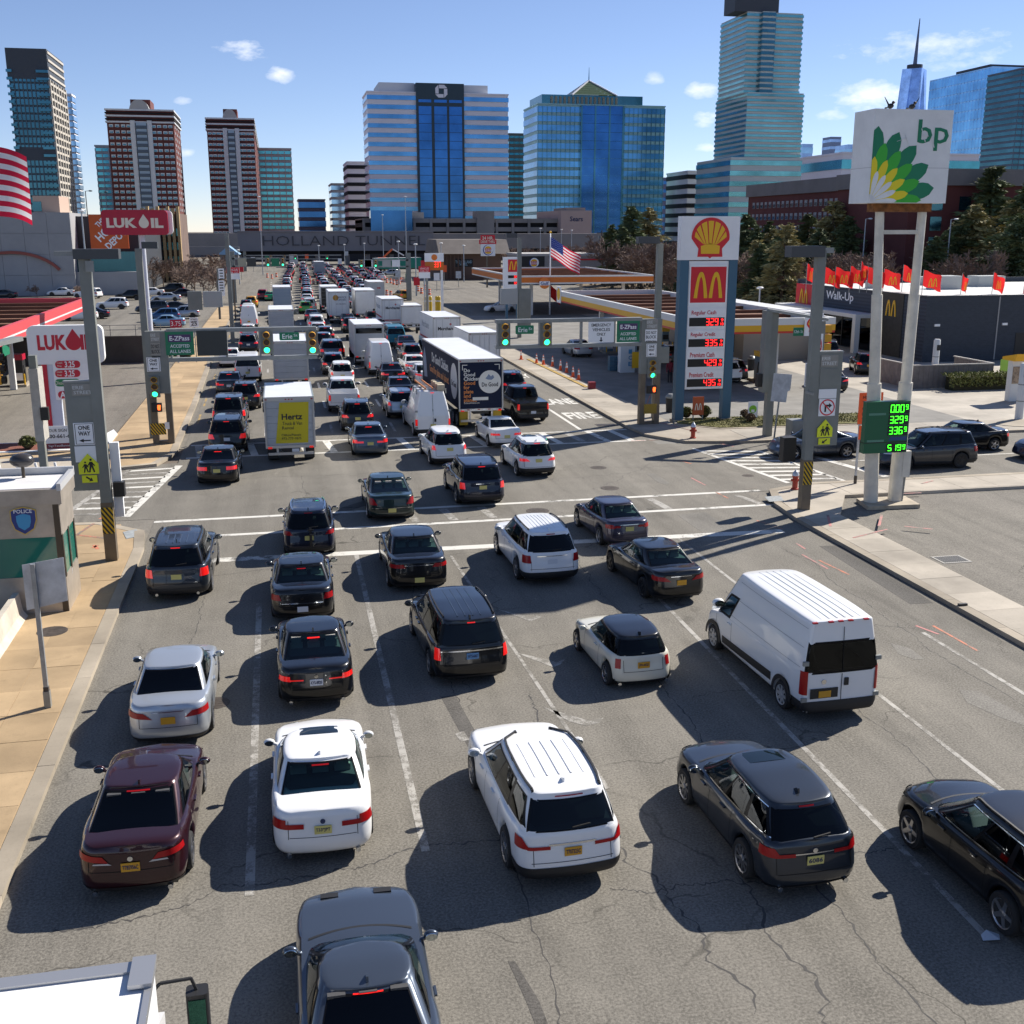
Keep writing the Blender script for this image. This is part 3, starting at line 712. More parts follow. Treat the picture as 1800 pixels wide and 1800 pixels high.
def car_obj(kind, lod):
    """meshes of one body style, made once and shared"""
    k = (kind, lod)
    if k in CARM: return CARM[k]
    s = Car(**STYLES[kind]); ns = 60 if lod == 0 else 16; D = []
    st = STYLES[kind]; sd = s.sides; o_ = .008 if lod == 0 else .02
    add = lambda name, mb, role, smooth=True, sharp=None: D.append((name, mb.mesh(name, smooth, True, sharp), role))
    add('body', s.body(ns), 'paint', True, 42)
    add('roof', s.cabin(ns, lod == 0), 'roof', True, 50)
    # side windows: (t0b, t1b, t0t, t1t, w0, w1)
    gl = MB()
    for sx in (1, -1):
        for (a, b, c, d, w0, w1) in sd:
            fn = lambda t, w_: s.SG('y', s.wallY(t, w_), w_, o_, sx)
            P = s.patch(fn, [(a,w0),(b,w0),(d,w1),(c,w1)], 8 if lod == 0 else 3, 4 if lod == 0 else 2)
            if lod == 0:
                add('side_window', MB().grid(P, False, sx < 0), 'sglass' if (a+b)/2 > .45 else 'rglass')
                fr_ = lambda t, w_: s.SG('y', s.wallY(t, w_), w_, o_*.7, sx); et, ew = .022, .05; rg = MB()
                O = [(a-et,w0-ew),(b+et,w0-ew),(d+et,w1+ew),(c-et,w1+ew)]; I = [(a,w0),(b,w0),(d,w1),(c,w1)]
                for k_ in range(4): rg.grid(s.patch(fr_, [O[k_],O[(k_+1)%4],I[(k_+1)%4],I[k_]], 6, 1), False, sx < 0)
                add('window_seal', rg, 'frit')
            else: gl.grid(P, False, sx < 0)
        if lod == 0 and s.surround == 'chrome':
            fr_ = lambda t, w_: s.SG('y', s.wallY(t, w_), w_, o_*1.3, sx); v0, v1 = sd[0], sd[-1]; cm = MB()
            cm.grid(s.patch(fr_, [(v0[0]-.02,v0[4]-.055),(v1[1]+.02,v1[4]-.055),(v1[1]+.02,v1[4]-.025),(v0[0]-.02,v0[4]-.025)], 14, 1), False, sx < 0)
            cm.grid(s.patch(fr_, [(v0[2]-.02,v0[5]+.025),(v1[3]+.02,v1[5]+.025),(v1[3]+.02,v1[5]+.055),(v0[2]-.02,v0[5]+.055)], 14, 1), False, sx < 0)
            add('window_trim', cm, 'chrome')
    rx, w0, w1 = s.rear_win
    fr = lambda x, w_: s.SG('x', x*(s.hw-s.gin0-(s.gin1-s.gin0)*w_**1.25), w_, o_)
    P = s.patch(fr, [(-rx[0],w0),(rx[0],w0),(rx[1],w1),(-rx[1],w1)], 12 if lod == 0 else 4, 5 if lod == 0 else 2)
    def ring(fn, I, ex, ew, flip):
        O = [(I[0][0]-ex,I[0][1]-ew),(I[1][0]+ex,I[1][1]-ew),(I[2][0]+ex,I[2][1]+ew),(I[3][0]-ex,I[3][1]+ew)]; rg = MB()
        for k_ in range(4): rg.grid(s.patch(fn, [O[k_],O[(k_+1)%4],I[(k_+1)%4],I[k_]], 10, 1), False, flip)
        add('window_seal', rg, 'frit')
    if lod == 0:
        fr2 = lambda x, w_: s.SG('x', x*(s.hw-s.gin0-(s.gin1-s.gin0)*w_**1.25), w_, o_*.7)
        if rx[0] > .3: ring(fr2, [(-rx[0]+.02,w0+.01),(rx[0]-.02,w0+.01),(rx[1]-.02,w1-.01),(-rx[1]+.02,w1-.01)], .05, .05, False)
        add('rear_window', MB().grid(P), 'rglass')
        yy0, yy1 = s.rb+.12+.22*(s.rt-s.rb), s.fb-.2-.25*(s.fb-s.ft); hx = s.hw-.16; Pp = [[(x*hx*min(1,.75+.5*min(y-yy0,yy1-y)), y, float(s.zt(y))+s.crown+.012) for x in (-1,-.5,0,.5,1)] for y in np.linspace(yy0,yy1,8)]
        add('cabin_floor', MB().grid(Pp), 'cabin')
        st_ = MB(); zr_ = float(s.zr((s.rt+s.ft)/2)); rows = [(s.fb-1.45, (-.38,.38), .27)]+([(max(s.rb+.95, s.fb-2.35), (-.42,0,.42), .24)] if s.fb-s.rb > 2.2 else [])
        for y, xs_, hw_ in rows:
            z = float(s.zt(y))+.02; hh = min(.2, (zr_-z)*.42)
            for x in xs_:
                st_.prismX([(y,z),(y+.16,z),(y+.1,z+hh),(y+.01,z+hh)], x-hw_*.85*(1 if len(xs_) == 2 else .75), x+hw_*.85*(1 if len(xs_) == 2 else .75)); st_.prismX([(y+.0,z+hh),(y+.1,z+hh),(y+.08,z+hh+.17),(y+.0,z+hh+.17)], x-.12, x+.12)
        add('seats', st_, 'seat', False)
    else: gl.grid(P)
    ff = lambda x, w_: s.SG('fx', x*(s.hw-s.gin0-(s.gin1-s.gin0)*w_**1.25), w_, o_)
    P = s.patch(ff, [(-.9,.1),(.9,.1),(.86,.93),(-.86,.93)], 12 if lod == 0 else 4, 5 if lod == 0 else 2)
    if lod == 0:
        ff2 = lambda x, w_: s.SG('fx', x*(s.hw-s.gin0-(s.gin1-s.gin0)*w_**1.25), w_, o_*.7)
        ring(ff2, [(-.88,.11),(.88,.11),(.84,.92),(-.84,.92)], .05, .05, True)
        add('windshield', MB().grid(P, False, True), 'sglass')
    else: gl.grid(P, False, True); add('windows', gl, 'glasso')
    # tail lamps: corners in (arc length from rear centre, z)
    lm = MB()
    for sx in (1, -1):
        for nm, role, c in s.lamps:
            fn = lambda q, z: s.SB('q', q*sx, z, .02)
            P = s.patch(fn, c, 8 if lod == 0 else 3, 2)
            if lod == 0: add(nm, MB().grid(P, False, sx < 0), role)
            elif role == 'tail': lm.grid(P, False, sx < 0)
    if lod: add('tail_lamps', lm, 'tail')
    # high brake lamp
    bl = MB()
    if s.hbl:
        wx, w_a, w_b = s.hbl; fh = lambda x, w_: s.SG('x', x, w_, .02)
        add('brake_lamp', MB().grid(s.patch(fh, [(-wx,w_a),(wx,w_a),(wx,w_b),(-wx,w_b)], 4, 1)), 'hbl')
    # rear apron / bumper trim
    if s.apron:
        z0, z1, q = s.apron; fn = lambda a, z: s.SB('q', a, z, .012)
        add('bumper_trim', MB().grid(s.patch(fn, [(-q,z0+.002),(q,z0+.002),(q,z1),(-q,z1)], 40 if lod == 0 else 10, 9 if lod == 0 else 3)), 'trim')
    ub = MB().box(-s.hw+.2, s.hw-.2, .25, s.L-.35, s.z0-.02, s.z0+.12)
    if lod:
        for y in (s.ya, s.yb):
            for sx in (1, -1): ub.cyl((sx*(s.hw-.01),y,s.wr),(sx*(s.hw-.25),y,s.wr), s.wr, n=10)
    add('underbody', ub, 'trim', False)
    if lod == 0:
        fn = lambda a, z: s.SB('q', a, z, .005)
        for sx in (1, -1):           # door and bumper gaps
            for y in s.doors:
                fy = lambda a, z: s.SB('y', a, z, .004, sx)
                zt = float(s.zt(y))-.05
                add('panel_gap', MB().grid(s.patch(fy, [(y-.006,s.z0+.14),(y+.006,s.z0+.14),(y+.006,zt),(y-.006,zt)], 1, 6), False, sx < 0), 'seam')
            for y in s.handles:
                z = float(s.zt(y))-.12; p = s.SB('y', y, z, .02, sx)
                add('door_handle', MB().box(p[0]-.018,p[0]+.018,y-.1,y+.1,z-.016,z+.016), 'handle', False)
            # sill strip
            fy = lambda a, z: s.SB('y', a, z, .007, sx)
            add('sill', MB().grid(s.patch(fy, [(s.ya+s.wr+.1,s.z0+.005),(s.yb-s.wr-.1,s.z0+.005),(s.yb-s.wr-.1,s.z0+.1),(s.ya+s.wr+.1,s.z0+.1)], 10, 2), False, sx < 0), 'trim')
            # mirrors
            y = s.fb-s.mir[0]; z = float(s.zt(y))+s.mir[1]; x = s.hw-.02
            m = MB(); a, b, c = .085, .06, .065
            m.sphere((sx*(x+.09), y, z), .115*s.mir[2], .07*s.mir[2], .08*s.mir[2], 14, 8); m.bar((sx*(x-.12),y+.0,z-.07),(sx*(x+.05),y,z-.02),.06,.04)
            add('mirror', m, 'mirror')
            g = MB().prismY([(sx*(x+.09)+p_, z+q_) for p_, q_ in disc(0,0,.09*s.mir[2],14,.058*s.mir[2])], y-.07*s.mir[2], y-.02)
            add('mirror_glass', g, 'mirg', False)
            # head lamp
            fl = lambda q, z: s.SB('fq', q*sx, z, .008)
            add('headlamp', MB().grid(s.patch(fl, [(.42,s.hl-.07),(.95,s.hl-.03),(1.1,s.hl+.09),(.45,s.hl+.06)], 8, 2), False, sx > 0), 'head')
            for ww in (s.ya, s.yb):   # dark wheel house
                add('wheel_house', MB().box(sx*(s.hw-.3),sx*(s.hw-.26),ww-s.wr-.1,ww+s.wr+.1,s.z0,s.wr*2+.1), 'trim', False)
        # boot lid outline
        for z, q0, q1 in s.lid: add('panel_gap', MB().grid(s.patch(fn, [(-q0,z),(q0,z),(q1,z+.011),(-q1,z+.011)], 20, 1)), 'seam')
        for (q, za, zb) in s.lidv:
            for sx in (1, -1): add('panel_gap', MB().grid(s.patch(lambda a, z: s.SB('q', a*sx, z, .005), [(q-.006,za),(q+.006,za),(q+.006,zb),(q-.006,zb)], 1, 5), False, sx < 0), 'seam')
        # bonnet gap at the windscreen foot
        yb_ = s.fb+.03; P = [[s.deckpt(x*s.hw*.8, yb_-.22*abs(x)**2*0+dy-.16*x*x, .004) for x in np.linspace(-1,1,13)] for dy in (.0,.05)]
        add('cowl', MB().grid(P), 'trim')
        if s.fin:
            y = s.rt+s.fin; p = s.roofpt(0, y, 0)
            add('antenna_fin', MB().prismX([(y-.09,p[2]-.01),(y+.09,p[2]-.01),(y-.04,p[2]+.075),(y-.075,p[2]+.075)], -.018, .018), 'roof', False)
        if s.sunroof:
            ya, yb2, hx = s.sunroof
            P = [[s.roofpt(x, y, .006) for x in np.linspace(-hx,hx,9)] for y in np.linspace(ya,yb2,5)]
            add('sunroof', MB().grid(P), 'glass')
        if s.ribs:
            ya, yb2, xs = s.ribs
            for x in xs:
                P = [[s.roofpt(x+d, y, h) for d, h in ((-.022,-.004),(-.012,.012),(.012,.012),(.022,-.004))] for y in np.linspace(ya,yb2,9)]
                add('roof_rib', MB().grid(P), 'roof')
        if s.rails:
            ya, yb2, role = s.rails
            for sx in (1, -1):
                pts = []
                for y in np.linspace(ya,yb2,9):
                    X, Y = s.gc(1.); x = s._pt(X, Y, s._lookup(X, Y, 'y', y))[0]-.05
                    pts.append((sx*x, y, float(s.zr(y))+.06))
                m = MB()
                for a, b in zip(pts[:-1], pts[1:]): m.bar(a, b, .035, .03)
                for q in (0, 4, 8): m.box(pts[q][0]-.02,pts[q][0]+.02,pts[q][1]-.05,pts[q][1]+.05,pts[q][2]-.06,pts[q][2])
                add('roof_rail', m, role, False)
    CARM[k] = (s, D); return CARM[k]
def side4(t=(.17,.475,.505,.845), w=(.16,.88), k=(.045,-.02)):
    # rear door and front door windows
    return [(t[0],t[1],t[0]+k[0],t[1],w[0],w[1]), (t[2],t[3],t[2],t[3]+k[1],w[0],w[1])]
def L4(q0, q1, z0, z1, q0t=None, q1t=None, role='tail', tilt=0.): # lamp corners
    return ('tail_lamp', role, [(q0,z0),(q1,z0+tilt),(q1t or q1,z1+tilt),(q0t or q0,z1)])
base = dict(lamps=[L4(.42,.98,.74,.90)], hbl=(.16,.86,.9), apron=(.22,.34,1.25), doors=(1.62,2.62,3.55), handles=(1.95,2.95), lid=[(.56,.62,.62)], lidv=[(.62,.56,.9)],
    rear_win=((.86,.84),.07,.92), fin=.16, sunroof=None, ribs=None, rails=None, mir=(.42,.03,1.), hl=.66, surround='trim', dlo=None)
SED = dict(base, gin1=.25, gr=.15, gf=.26, L=4.88, W=1.86, deck=[(0,1.0),(.12,1.06),(.75,1.06),(2.2,.98),(3.4,.97),(4.2,.86),(4.7,.72),(4.88,.6)], roof=[(.9,1.36),(1.5,1.41),(2.3,1.42),(2.95,1.38),(3.3,1.28)],
    rb=.62, rt=1.42, ft=2.85, fb=3.62, sides=side4(), dlo=(.12,.87,.2,.83,.12,.91), ya=1.02, yb=3.88)
SUV = dict(base, L=4.7, W=1.9, z0=.24, wr=.36, rc=.3, deck=[(0,1.06),(.15,1.1),(2.,1.06),(3.2,1.05),(4.1,.98),(4.5,.86),(4.7,.72)], roof=[(.1,1.58),(.6,1.64),(1.6,1.66),(2.5,1.62),(3.2,1.5)],
    ry=(.12,.04,0,0,.02,.05,.07,.08,.09,.12), rb=.1, rt=.42, ft=2.55, fb=3.45, gin0=.09, gin1=.27, gr=.24, sides=[(.06,.27,.1,.27,.18,.84)]+side4((.31,.56,.585,.86),(.14,.88),(0,-.02)), dlo=(.04,.88,.07,.84,.1,.91),
    ya=.98, yb=3.68, lamps=[L4(.5,1.02,.86,1.02,.62,1.0)], hbl=(.14,.93,.975), apron=(.26,.46,1.4), doors=(1.5,2.45,3.35), handles=(1.85,2.75), lid=[(.54,.68,.68)], lidv=[(.7,.55,.86)], rear_win=((.84,.84),.08,.86),
    fin=.2, rails=(.65,2.35,'chrome'), mir=(.42,.04,1.1), hl=.8)
BIG = dict(SUV, L=5.1, W=1.99, wr=.385, deck=[(0,1.12),(.15,1.15),(2.,1.12),(3.5,1.12),(4.5,1.06),(4.9,.94),(5.1,.76)], roof=[(.1,1.66),(.6,1.72),(1.8,1.75),(2.9,1.71),(3.6,1.58)],
    rb=.1, rt=.36, ft=2.9, fb=3.78, ya=1.08, yb=4.08, doors=(1.6,2.7,3.65), handles=(2.05,3.05), lamps=[L4(.62,1.1,.82,1.06,.7,1.08)], hl=.86, lid=[(.6,.74,.74)], rails=(.75,2.7,'trim'))
STYLES = {'sedan': SED, 'suv': SUV, 'bigsuv': BIG,
 'fusion': dict(SED, L=4.87, W=1.85, rb=.42, rt=1.5, lamps=[L4(.36,.98,.79,.9,.46,.95,'tail',.05), ('lamp_strip','lens',[(.30,.755),(.62,.76),(.6,.785),(.36,.785)])], fin=.14, hbl=(.2,.93,.96), lid=[(.62,.7,.7)], lidv=[(.7,.62,.8)], rear_win=((.88,.84),.13,.93)),
 'camry': dict(SED, L=4.85, W=1.82, lamps=[L4(.34,.98,.76,.90,.52,.98,'tail',.05)], fin=None, hbl=None, rear_win=((.86,.83),.07,.93)),
 'bmw5': dict(SED, L=4.94, W=1.88, lamps=[L4(.34,.68,.75,.84), L4(.66,1.02,.75,.92,.66,.98)], sunroof=(2.45,2.85,.38), fin=.2, lid=[(.58,.6,.6)], apron=(.2,.235,.6)),
 'bmw4': dict(SED, L=4.77, W=1.85, rb=.5, rt=1.55, lamps=[L4(.30,.62,.77,.80), L4(.6,1.0,.76,.88,.62,.96)], rear_win=((.87,.84),.08,.94), hbl=(.15,.84,.88), lid=[(.54,.58,.58)]),
 'acuratl': dict(SED, L=4.96, W=1.88, lamps=[L4(.6,1.0,.76,.93,.66,.98)], hbl=(.13,.84,.88)),
 'taurus': dict(SED, L=5.15, W=1.93, lamps=[L4(.42,1.05,.84,.96,.5,1.02)], hbl=None, deck=[(0,1.04),(.12,1.1),(.75,1.1),(2.3,1.02),(3.6,1.0),(4.4,.9),(4.95,.76),(5.15,.62)], roof=[(.9,1.42),(1.5,1.47),(2.4,1.48),(3.1,1.44),(3.5,1.32)], fb=3.8, ft=3.0, yb=4.05, doors=(1.68,2.72,3.7)),
 'jaguar': dict(SED, L=5.12, W=1.9, rb=.5, rt=1.7, lamps=[L4(.56,.9,.72,.98,.74,.98)], hbl=None, fb=3.8, ft=3.05, yb=4.1, deck=[(0,1.0),(.1,1.05),(.8,1.05),(2.3,.98),(3.6,.97),(4.4,.88),(4.95,.74),(5.12,.6)], roof=[(.9,1.32),(1.6,1.4),(2.4,1.42),(3.1,1.38),(3.5,1.28)], surround='chrome'),
 'civic': dict(SED, L=4.55, W=1.75, ya=.95, yb=3.62, fb=3.45, ft=2.65, rb=.45, rt=1.2, doors=(1.5,2.45,3.35), handles=(1.8,2.75), deck=[(0,1.0),(.12,1.05),(.6,1.05),(2.,.97),(3.2,.96),(3.95,.85),(4.4,.72),(4.55,.58)], roof=[(.7,1.37),(1.3,1.42),(2.1,1.43),(2.7,1.38),(3.1,1.26)], lamps=[L4(.34,.56,.83,.9), L4(.55,.95,.8,.94,.6,.92)], hbl=None, fin=None),
 'coupe3': dict(SED, L=4.6, W=1.78, ya=.98, yb=3.74, rb=.65, rt=1.45, fb=3.35, ft=2.6, doors=(1.7,3.2), handles=(1.95,), deck=[(0,.96),(.12,1.01),(.8,1.01),(2.,.95),(3.2,.94),(4.0,.83),(4.45,.7),(4.6,.58)], roof=[(.9,1.31),(1.4,1.36),(2.1,1.37),(2.7,1.32),(3.1,1.2)], lamps=[L4(.36,.95,.72,.83,.42,.92)], hbl=(.2,.02,.06), fin=.12),
 'mustang': dict(SED, L=4.79, W=1.92, ya=.98, yb=3.7, wr=.35, rb=.35, rt=1.35, fb=3.2, ft=2.4, rf=.42, gin0=.13, gin1=.33, deck=[(0,.98),(.1,1.03),(.7,1.05),(2.,.97),(3.1,.98),(4.1,.92),(4.6,.82),(4.79,.66)], roof=[(.7,1.24),(1.3,1.33),(1.9,1.35),(2.5,1.3),(3.0,1.16)], doors=(1.5,3.05), handles=(1.75,), sides=[(.2,.4,.27,.4,.2,.8),(.42,.86,.42,.83,.16,.88)], dlo=(.16,.88,.24,.85,.12,.91), fin=.18, hbl=(.2,.955,.975), rear_win=((.84,.8),.07,.93), mir=(.38,.04,1.)),
 'rogue': dict(SUV, L=4.63, W=1.84, lamps=[L4(.56,.98,.88,1.02,.66,.96)], rails=(.6,2.3,'chrome')),
 'explorer': dict(BIG, L=5.05, lamps=[L4(.7,1.06,.80,1.05,.72,1.06)], rails=(.8,2.6,'trim'), ribs=(.62,1.5,(-.5,-.3,-.1,.1,.3,.5)), fin=.5),
 'traverse': dict(BIG, L=5.19, W=2.0, lamps=[L4(.4,.8,.84,.9,.4,.8), L4(.74,1.12,.85,1.04,.9,1.12)], rails=(.55,2.85,'trim'), ribs=(.95,2.3,(-.45,-.22,0,.22,.45)), apron=(.24,.52,1.5), hbl=(.25,.955,.985), fin=.4),
 'explorerw': dict(BIG, L=5.05, lamps=[L4(.7,1.06,.80,1.05,.72,1.06)], rails=(.75,2.6,'trim'), ribs=(.75,2.5,(-.5,-.38,-.25,-.12,0,.12,.25,.38,.5)), apron=(.24,.5,1.5)),
 'pilot': dict(BIG, L=4.85, W=2.0, gin1=.2, lamps=[L4(.74,1.04,.8,1.06,.76,1.02)], rails=(.6,2.6,'trim'), fb=3.6, ft=2.8, yb=3.85, deck=[(0,1.14),(.1,1.16),(2.,1.13),(3.4,1.13),(4.3,1.08),(4.7,.98),(4.85,.8)]),
 'crv': dict(SUV, L=4.53, W=1.82, rails=None, lamps=[L4(.68,.98,.84,1.05,.74,.96)], apron=(.24,.44,1.4), yb=3.6, ya=.95, fb=3.35, ft=2.45),
 'bmwx1': dict(SUV, L=4.44, W=1.82, lamps=[L4(.42,1.0,.82,.95,.58,.98)], sunroof=(1.6,2.3,.36), apron=(.24,.5,1.4), yb=3.58, ya=.92, fb=3.2, ft=2.35, deck=[(0,1.02),(.15,1.06),(1.8,1.02),(3.0,1.02),(3.9,.95),(4.3,.84),(4.44,.7)], rails=(.6,2.2,'chrome'), doors=(1.45,2.3,3.15), handles=(1.75,2.6)),
 'rdx': dict(SUV, L=4.67, W=1.87, lamps=[L4(.36,.66,.84,.9,.36,.66), L4(.6,1.05,.84,1.0,.72,1.02)], rails=None, sunroof=(1.95,2.4,.36), apron=(.22,.3,1.3), rb=.12, rt=.5, surround='chrome', dlo=(.05,.885,.1,.845,.08,.93), roof=[(.1,1.52),(.7,1.6),(1.6,1.64),(2.5,1.6),(3.2,1.48)], fin=.35),
 'rav4': dict(SUV, L=4.6, W=1.86, lamps=[L4(.6,1.0,.86,1.02,.7,.98)], rails=(.6,2.3,'trim'), surround='chrome'),
 'mini': dict(SUV, L=3.7, W=1.69, z0=.17, wr=.3, ya=.6, yb=3.06, rc=.32, rf=.5, deck=[(0,.9),(.1,.93),(1.2,.92),(2.4,.92),(3.2,.84),(3.55,.72),(3.7,.55)], roof=[(.1,1.27),(.5,1.33),(1.2,1.36),(1.9,1.34),(2.4,1.24)],
    rb=.1, rt=.3, ft=1.95, fb=2.6, gin0=.1, gin1=.24, gf=.3, sides=[(.06,.42,.08,.42,.08,.86),(.44,.9,.44,.87,.08,.86)], dlo=(.02,.95,.03,.92,.03,.93), lamps=[L4(.60,.74,.6,.84,.58,.72)], hbl=None, apron=(.17,.26,1.1), doors=(1.15,2.3), handles=(1.4,), lid=[(.5,.52,.52)], lidv=[(.52,.5,.8)],
    rear_win=((.93,.9),.06,.84), fin=.14, rails=None, hl=.66, mir=(.34,.03,.85)),
 'minivan': dict(BIG, L=5.15, W=2.0, rc=.26, wr=.34, z0=.2, rb=.06, rt=.24, ft=3.1, fb=4.2, gin0=.08, gin1=.26, deck=[(0,1.06),(.1,1.08),(2.,1.03),(4.,1.0),(4.7,.9),(5.0,.8),(5.15,.66)], roof=[(.1,1.64),(.6,1.69),(1.8,1.71),(3.,1.67),(3.9,1.5)],
    sides=[(.05,.25,.06,.25,.16,.86),(.28,.52,.28,.52,.12,.88),(.545,.86,.545,.82,.12,.88)], lamps=[L4(.8,1.02,.72,1.02,.82,1.0)], hbl=(.1,.93,.97), rails=(.6,2.7,'trim'), ribs=(.5,2.7,(-.3,-.1,.1,.3)), ya=1.0, yb=4.08, doors=(1.45,2.75,3.75), handles=(2.55,2.95), apron=(.2,.3,1.4), rear_win=((.86,.84),.1,.88)),
 'promaster': dict(BIG, L=5.99, W=2.05, z0=.25, wr=.35, rc=.12, rf=.5, b0=.03, deck=[(0,1.22),(2.,1.22),(4.6,1.2),(5.3,1.05),(5.8,.9),(5.99,.7)], roof=[(0,2.44),(1.,2.47),(3.8,2.47),(4.4,2.38),(4.9,2.1)], dx=(.1,.05,.01,0,0,0,0,0,.005,.01), ry=(.02,0,0,.02,.03,.03,.03,.03,.03,.03),
    rb=.02, rt=.1, ft=4.25, fb=5.25, gin0=.012, gin1=.2, gr=.1, gf=.34, gb=.03, sides=[(.80,.925,.80,.89,.08,.5)], dlo=None, lamps=[L4(.86,1.06,.72,1.3,.86,1.05)], hbl=None, apron=(.25,.55,1.6), doors=(3.9,4.9), handles=(4.05,), lid=[], lidv=[],
    rear_win=((.9,.9),.06,.6), plx=-.42, fin=None, rails=None, ribs=(.25,3.9,(-.7,-.5,-.3,-.1,.1,.3,.5,.7)), ya=1.0, yb=5.04, mir=(.62,.3,1.5), hl=1.0),
 'sprinter': dict(BIG, L=5.9, W=2.02, z0=.25, wr=.35, rc=.14, rf=.5, b0=.03, deck=[(0,1.25),(2.,1.25),(4.6,1.22),(5.3,1.1),(5.75,.95),(5.9,.75)], roof=[(0,2.55),(1.,2.6),(3.8,2.6),(4.4,2.48),(4.9,2.2)], dx=(.1,.05,.01,0,0,0,0,0,.005,.01), ry=(.02,0,0,.02,.03,.03,.03,.03,.03,.03),
    rb=.02, rt=.22, ft=4.2, fb=5.2, gin0=.012, gin1=.26, gr=.14, gf=.34, gb=.03, sides=[(.78,.92,.78,.88,.08,.5)], lamps=[L4(.86,1.02,.6,1.1,.86,1.02)], hbl=(.1,.95,.98), apron=(.25,.5,1.6), doors=(3.8,4.8), handles=(4.0,), lid=[], lidv=[],
    rear_win=((.02,.02),.2,.3), fin=None, rails=None, ribs=None, ya=1.0, yb=4.9, mir=(.62,.25,1.4), hl=1.0),
 'econovan': dict(BIG, L=5.5, W=2.0, z0=.3, wr=.37, rc=.14, b0=.03, deck=[(0,1.25),(2.,1.25),(4.2,1.22),(5.,1.12),(5.35,1.0),(5.5,.8)], roof=[(0,1.98),(1.,2.02),(3.4,2.02),(4.0,1.94),(4.4,1.8)], ry=(.02,0,0,.02,.03,.03,.03,.03,.03,.03),
    rb=.04, rt=.2, ft=3.75, fb=4.55, gin0=.02, gin1=.22, gr=.14, gb=.03, sides=[(.06,.4,.06,.4,.15,.8),(.43,.66,.43,.66,.15,.8),(.7,.92,.7,.89,.15,.8)], lamps=[L4(.84,1.0,.85,1.15,.84,1.)], hbl=(.06,.95,.99), apron=(.3,.5,1.6), doors=(3.2,4.3), handles=(3.4,), lid=[], lidv=[],
    rear_win=((.85,.82),.1,.72), fin=None, rails=None, ya=1.15, yb=4.65, mir=(.5,.15,1.3), hl=1.0),
 'nvvan': dict(BIG, L=6.1, W=2.03, z0=.28, wr=.37, rc=.14, rf=.5, b0=.03, deck=[(0,1.25),(2.,1.25),(4.0,1.22),(5.0,1.16),(5.8,1.0),(6.1,.8)], roof=[(0,2.52),(1.,2.58),(2.6,2.58),(3.4,2.45),(3.9,2.2)], dx=(.1,.05,.01,0,0,0,0,0,.005,.01), ry=(.02,0,0,.02,.03,.03,.03,.03,.03,.03),
    rb=.02, rt=.22, ft=3.3, fb=4.3, gin0=.012, gin1=.3, gr=.14, gf=.34, gb=.03, sides=[(.78,.92,.78,.88,.08,.45)], lamps=[L4(.86,1.02,.7,1.05,.86,1.02)], hbl=(.1,.95,.98), apron=(.28,.5,1.6), doors=(3.2,4.1), handles=(3.4,), lid=[], lidv=[],
    rear_win=((.02,.02),.2,.3), fin=None, rails=None, ya=1.1, yb=4.8, mir=(.5,.3,1.5), hl=1.0),
 'pickup': dict(BIG, L=5.9, W=2.03, z0=.34, wr=.41, rc=.1, rf=.4, b0=.02, b1=.1, deck=[(0,1.3),(1.9,1.3),(4.2,1.26),(4.6,1.24),(5.6,1.12),(5.9,.9)], roof=[(1.9,1.86),(2.4,1.92),(3.2,1.93),(3.9,1.88),(4.4,1.76)], ry=(.02,0,0,.02,.03,.03,.03,.03,.03,.04),
    rb=1.95, rt=2.12, ft=3.75, fb=4.5, gin0=.1, gin1=.26, gr=.16, gb=.04, sides=[(.08,.46,.1,.46,.14,.88),(.5,.9,.5,.86,.14,.88)], dlo=(.05,.93,.07,.89,.1,.91), lamps=[L4(.84,1.0,.85,1.2,.84,1.)], hbl=(.1,.94,.99), apron=(.34,.56,1.5), doors=(2.0,3.1,4.2), handles=(2.3,3.4), lid=[(.72,.82,.82)], lidv=[(.83,.72,1.25)],
    rear_win=((.86,.84),.12,.85), fin=None, rails=None, ya=1.2, yb=4.85, mir=(.45,.12,1.4), hl=1.0, bed=1.9),
}
STYLES['pickupc'] = dict(STYLES['pickup'], bed=None, crown=.01)
STYLES['ridge'] = dict(BIG, L=5.3, W=1.98, rb=.12, rt=.55, gin1=.22, lamps=[L4(.8,1.02,.8,1.12,.8,1.)], rails=None, roof=[(.1,1.76),(.6,1.8),(1.8,1.82),(2.9,1.78),(3.6,1.62)], ft=3.0, fb=3.9, yb=4.3)
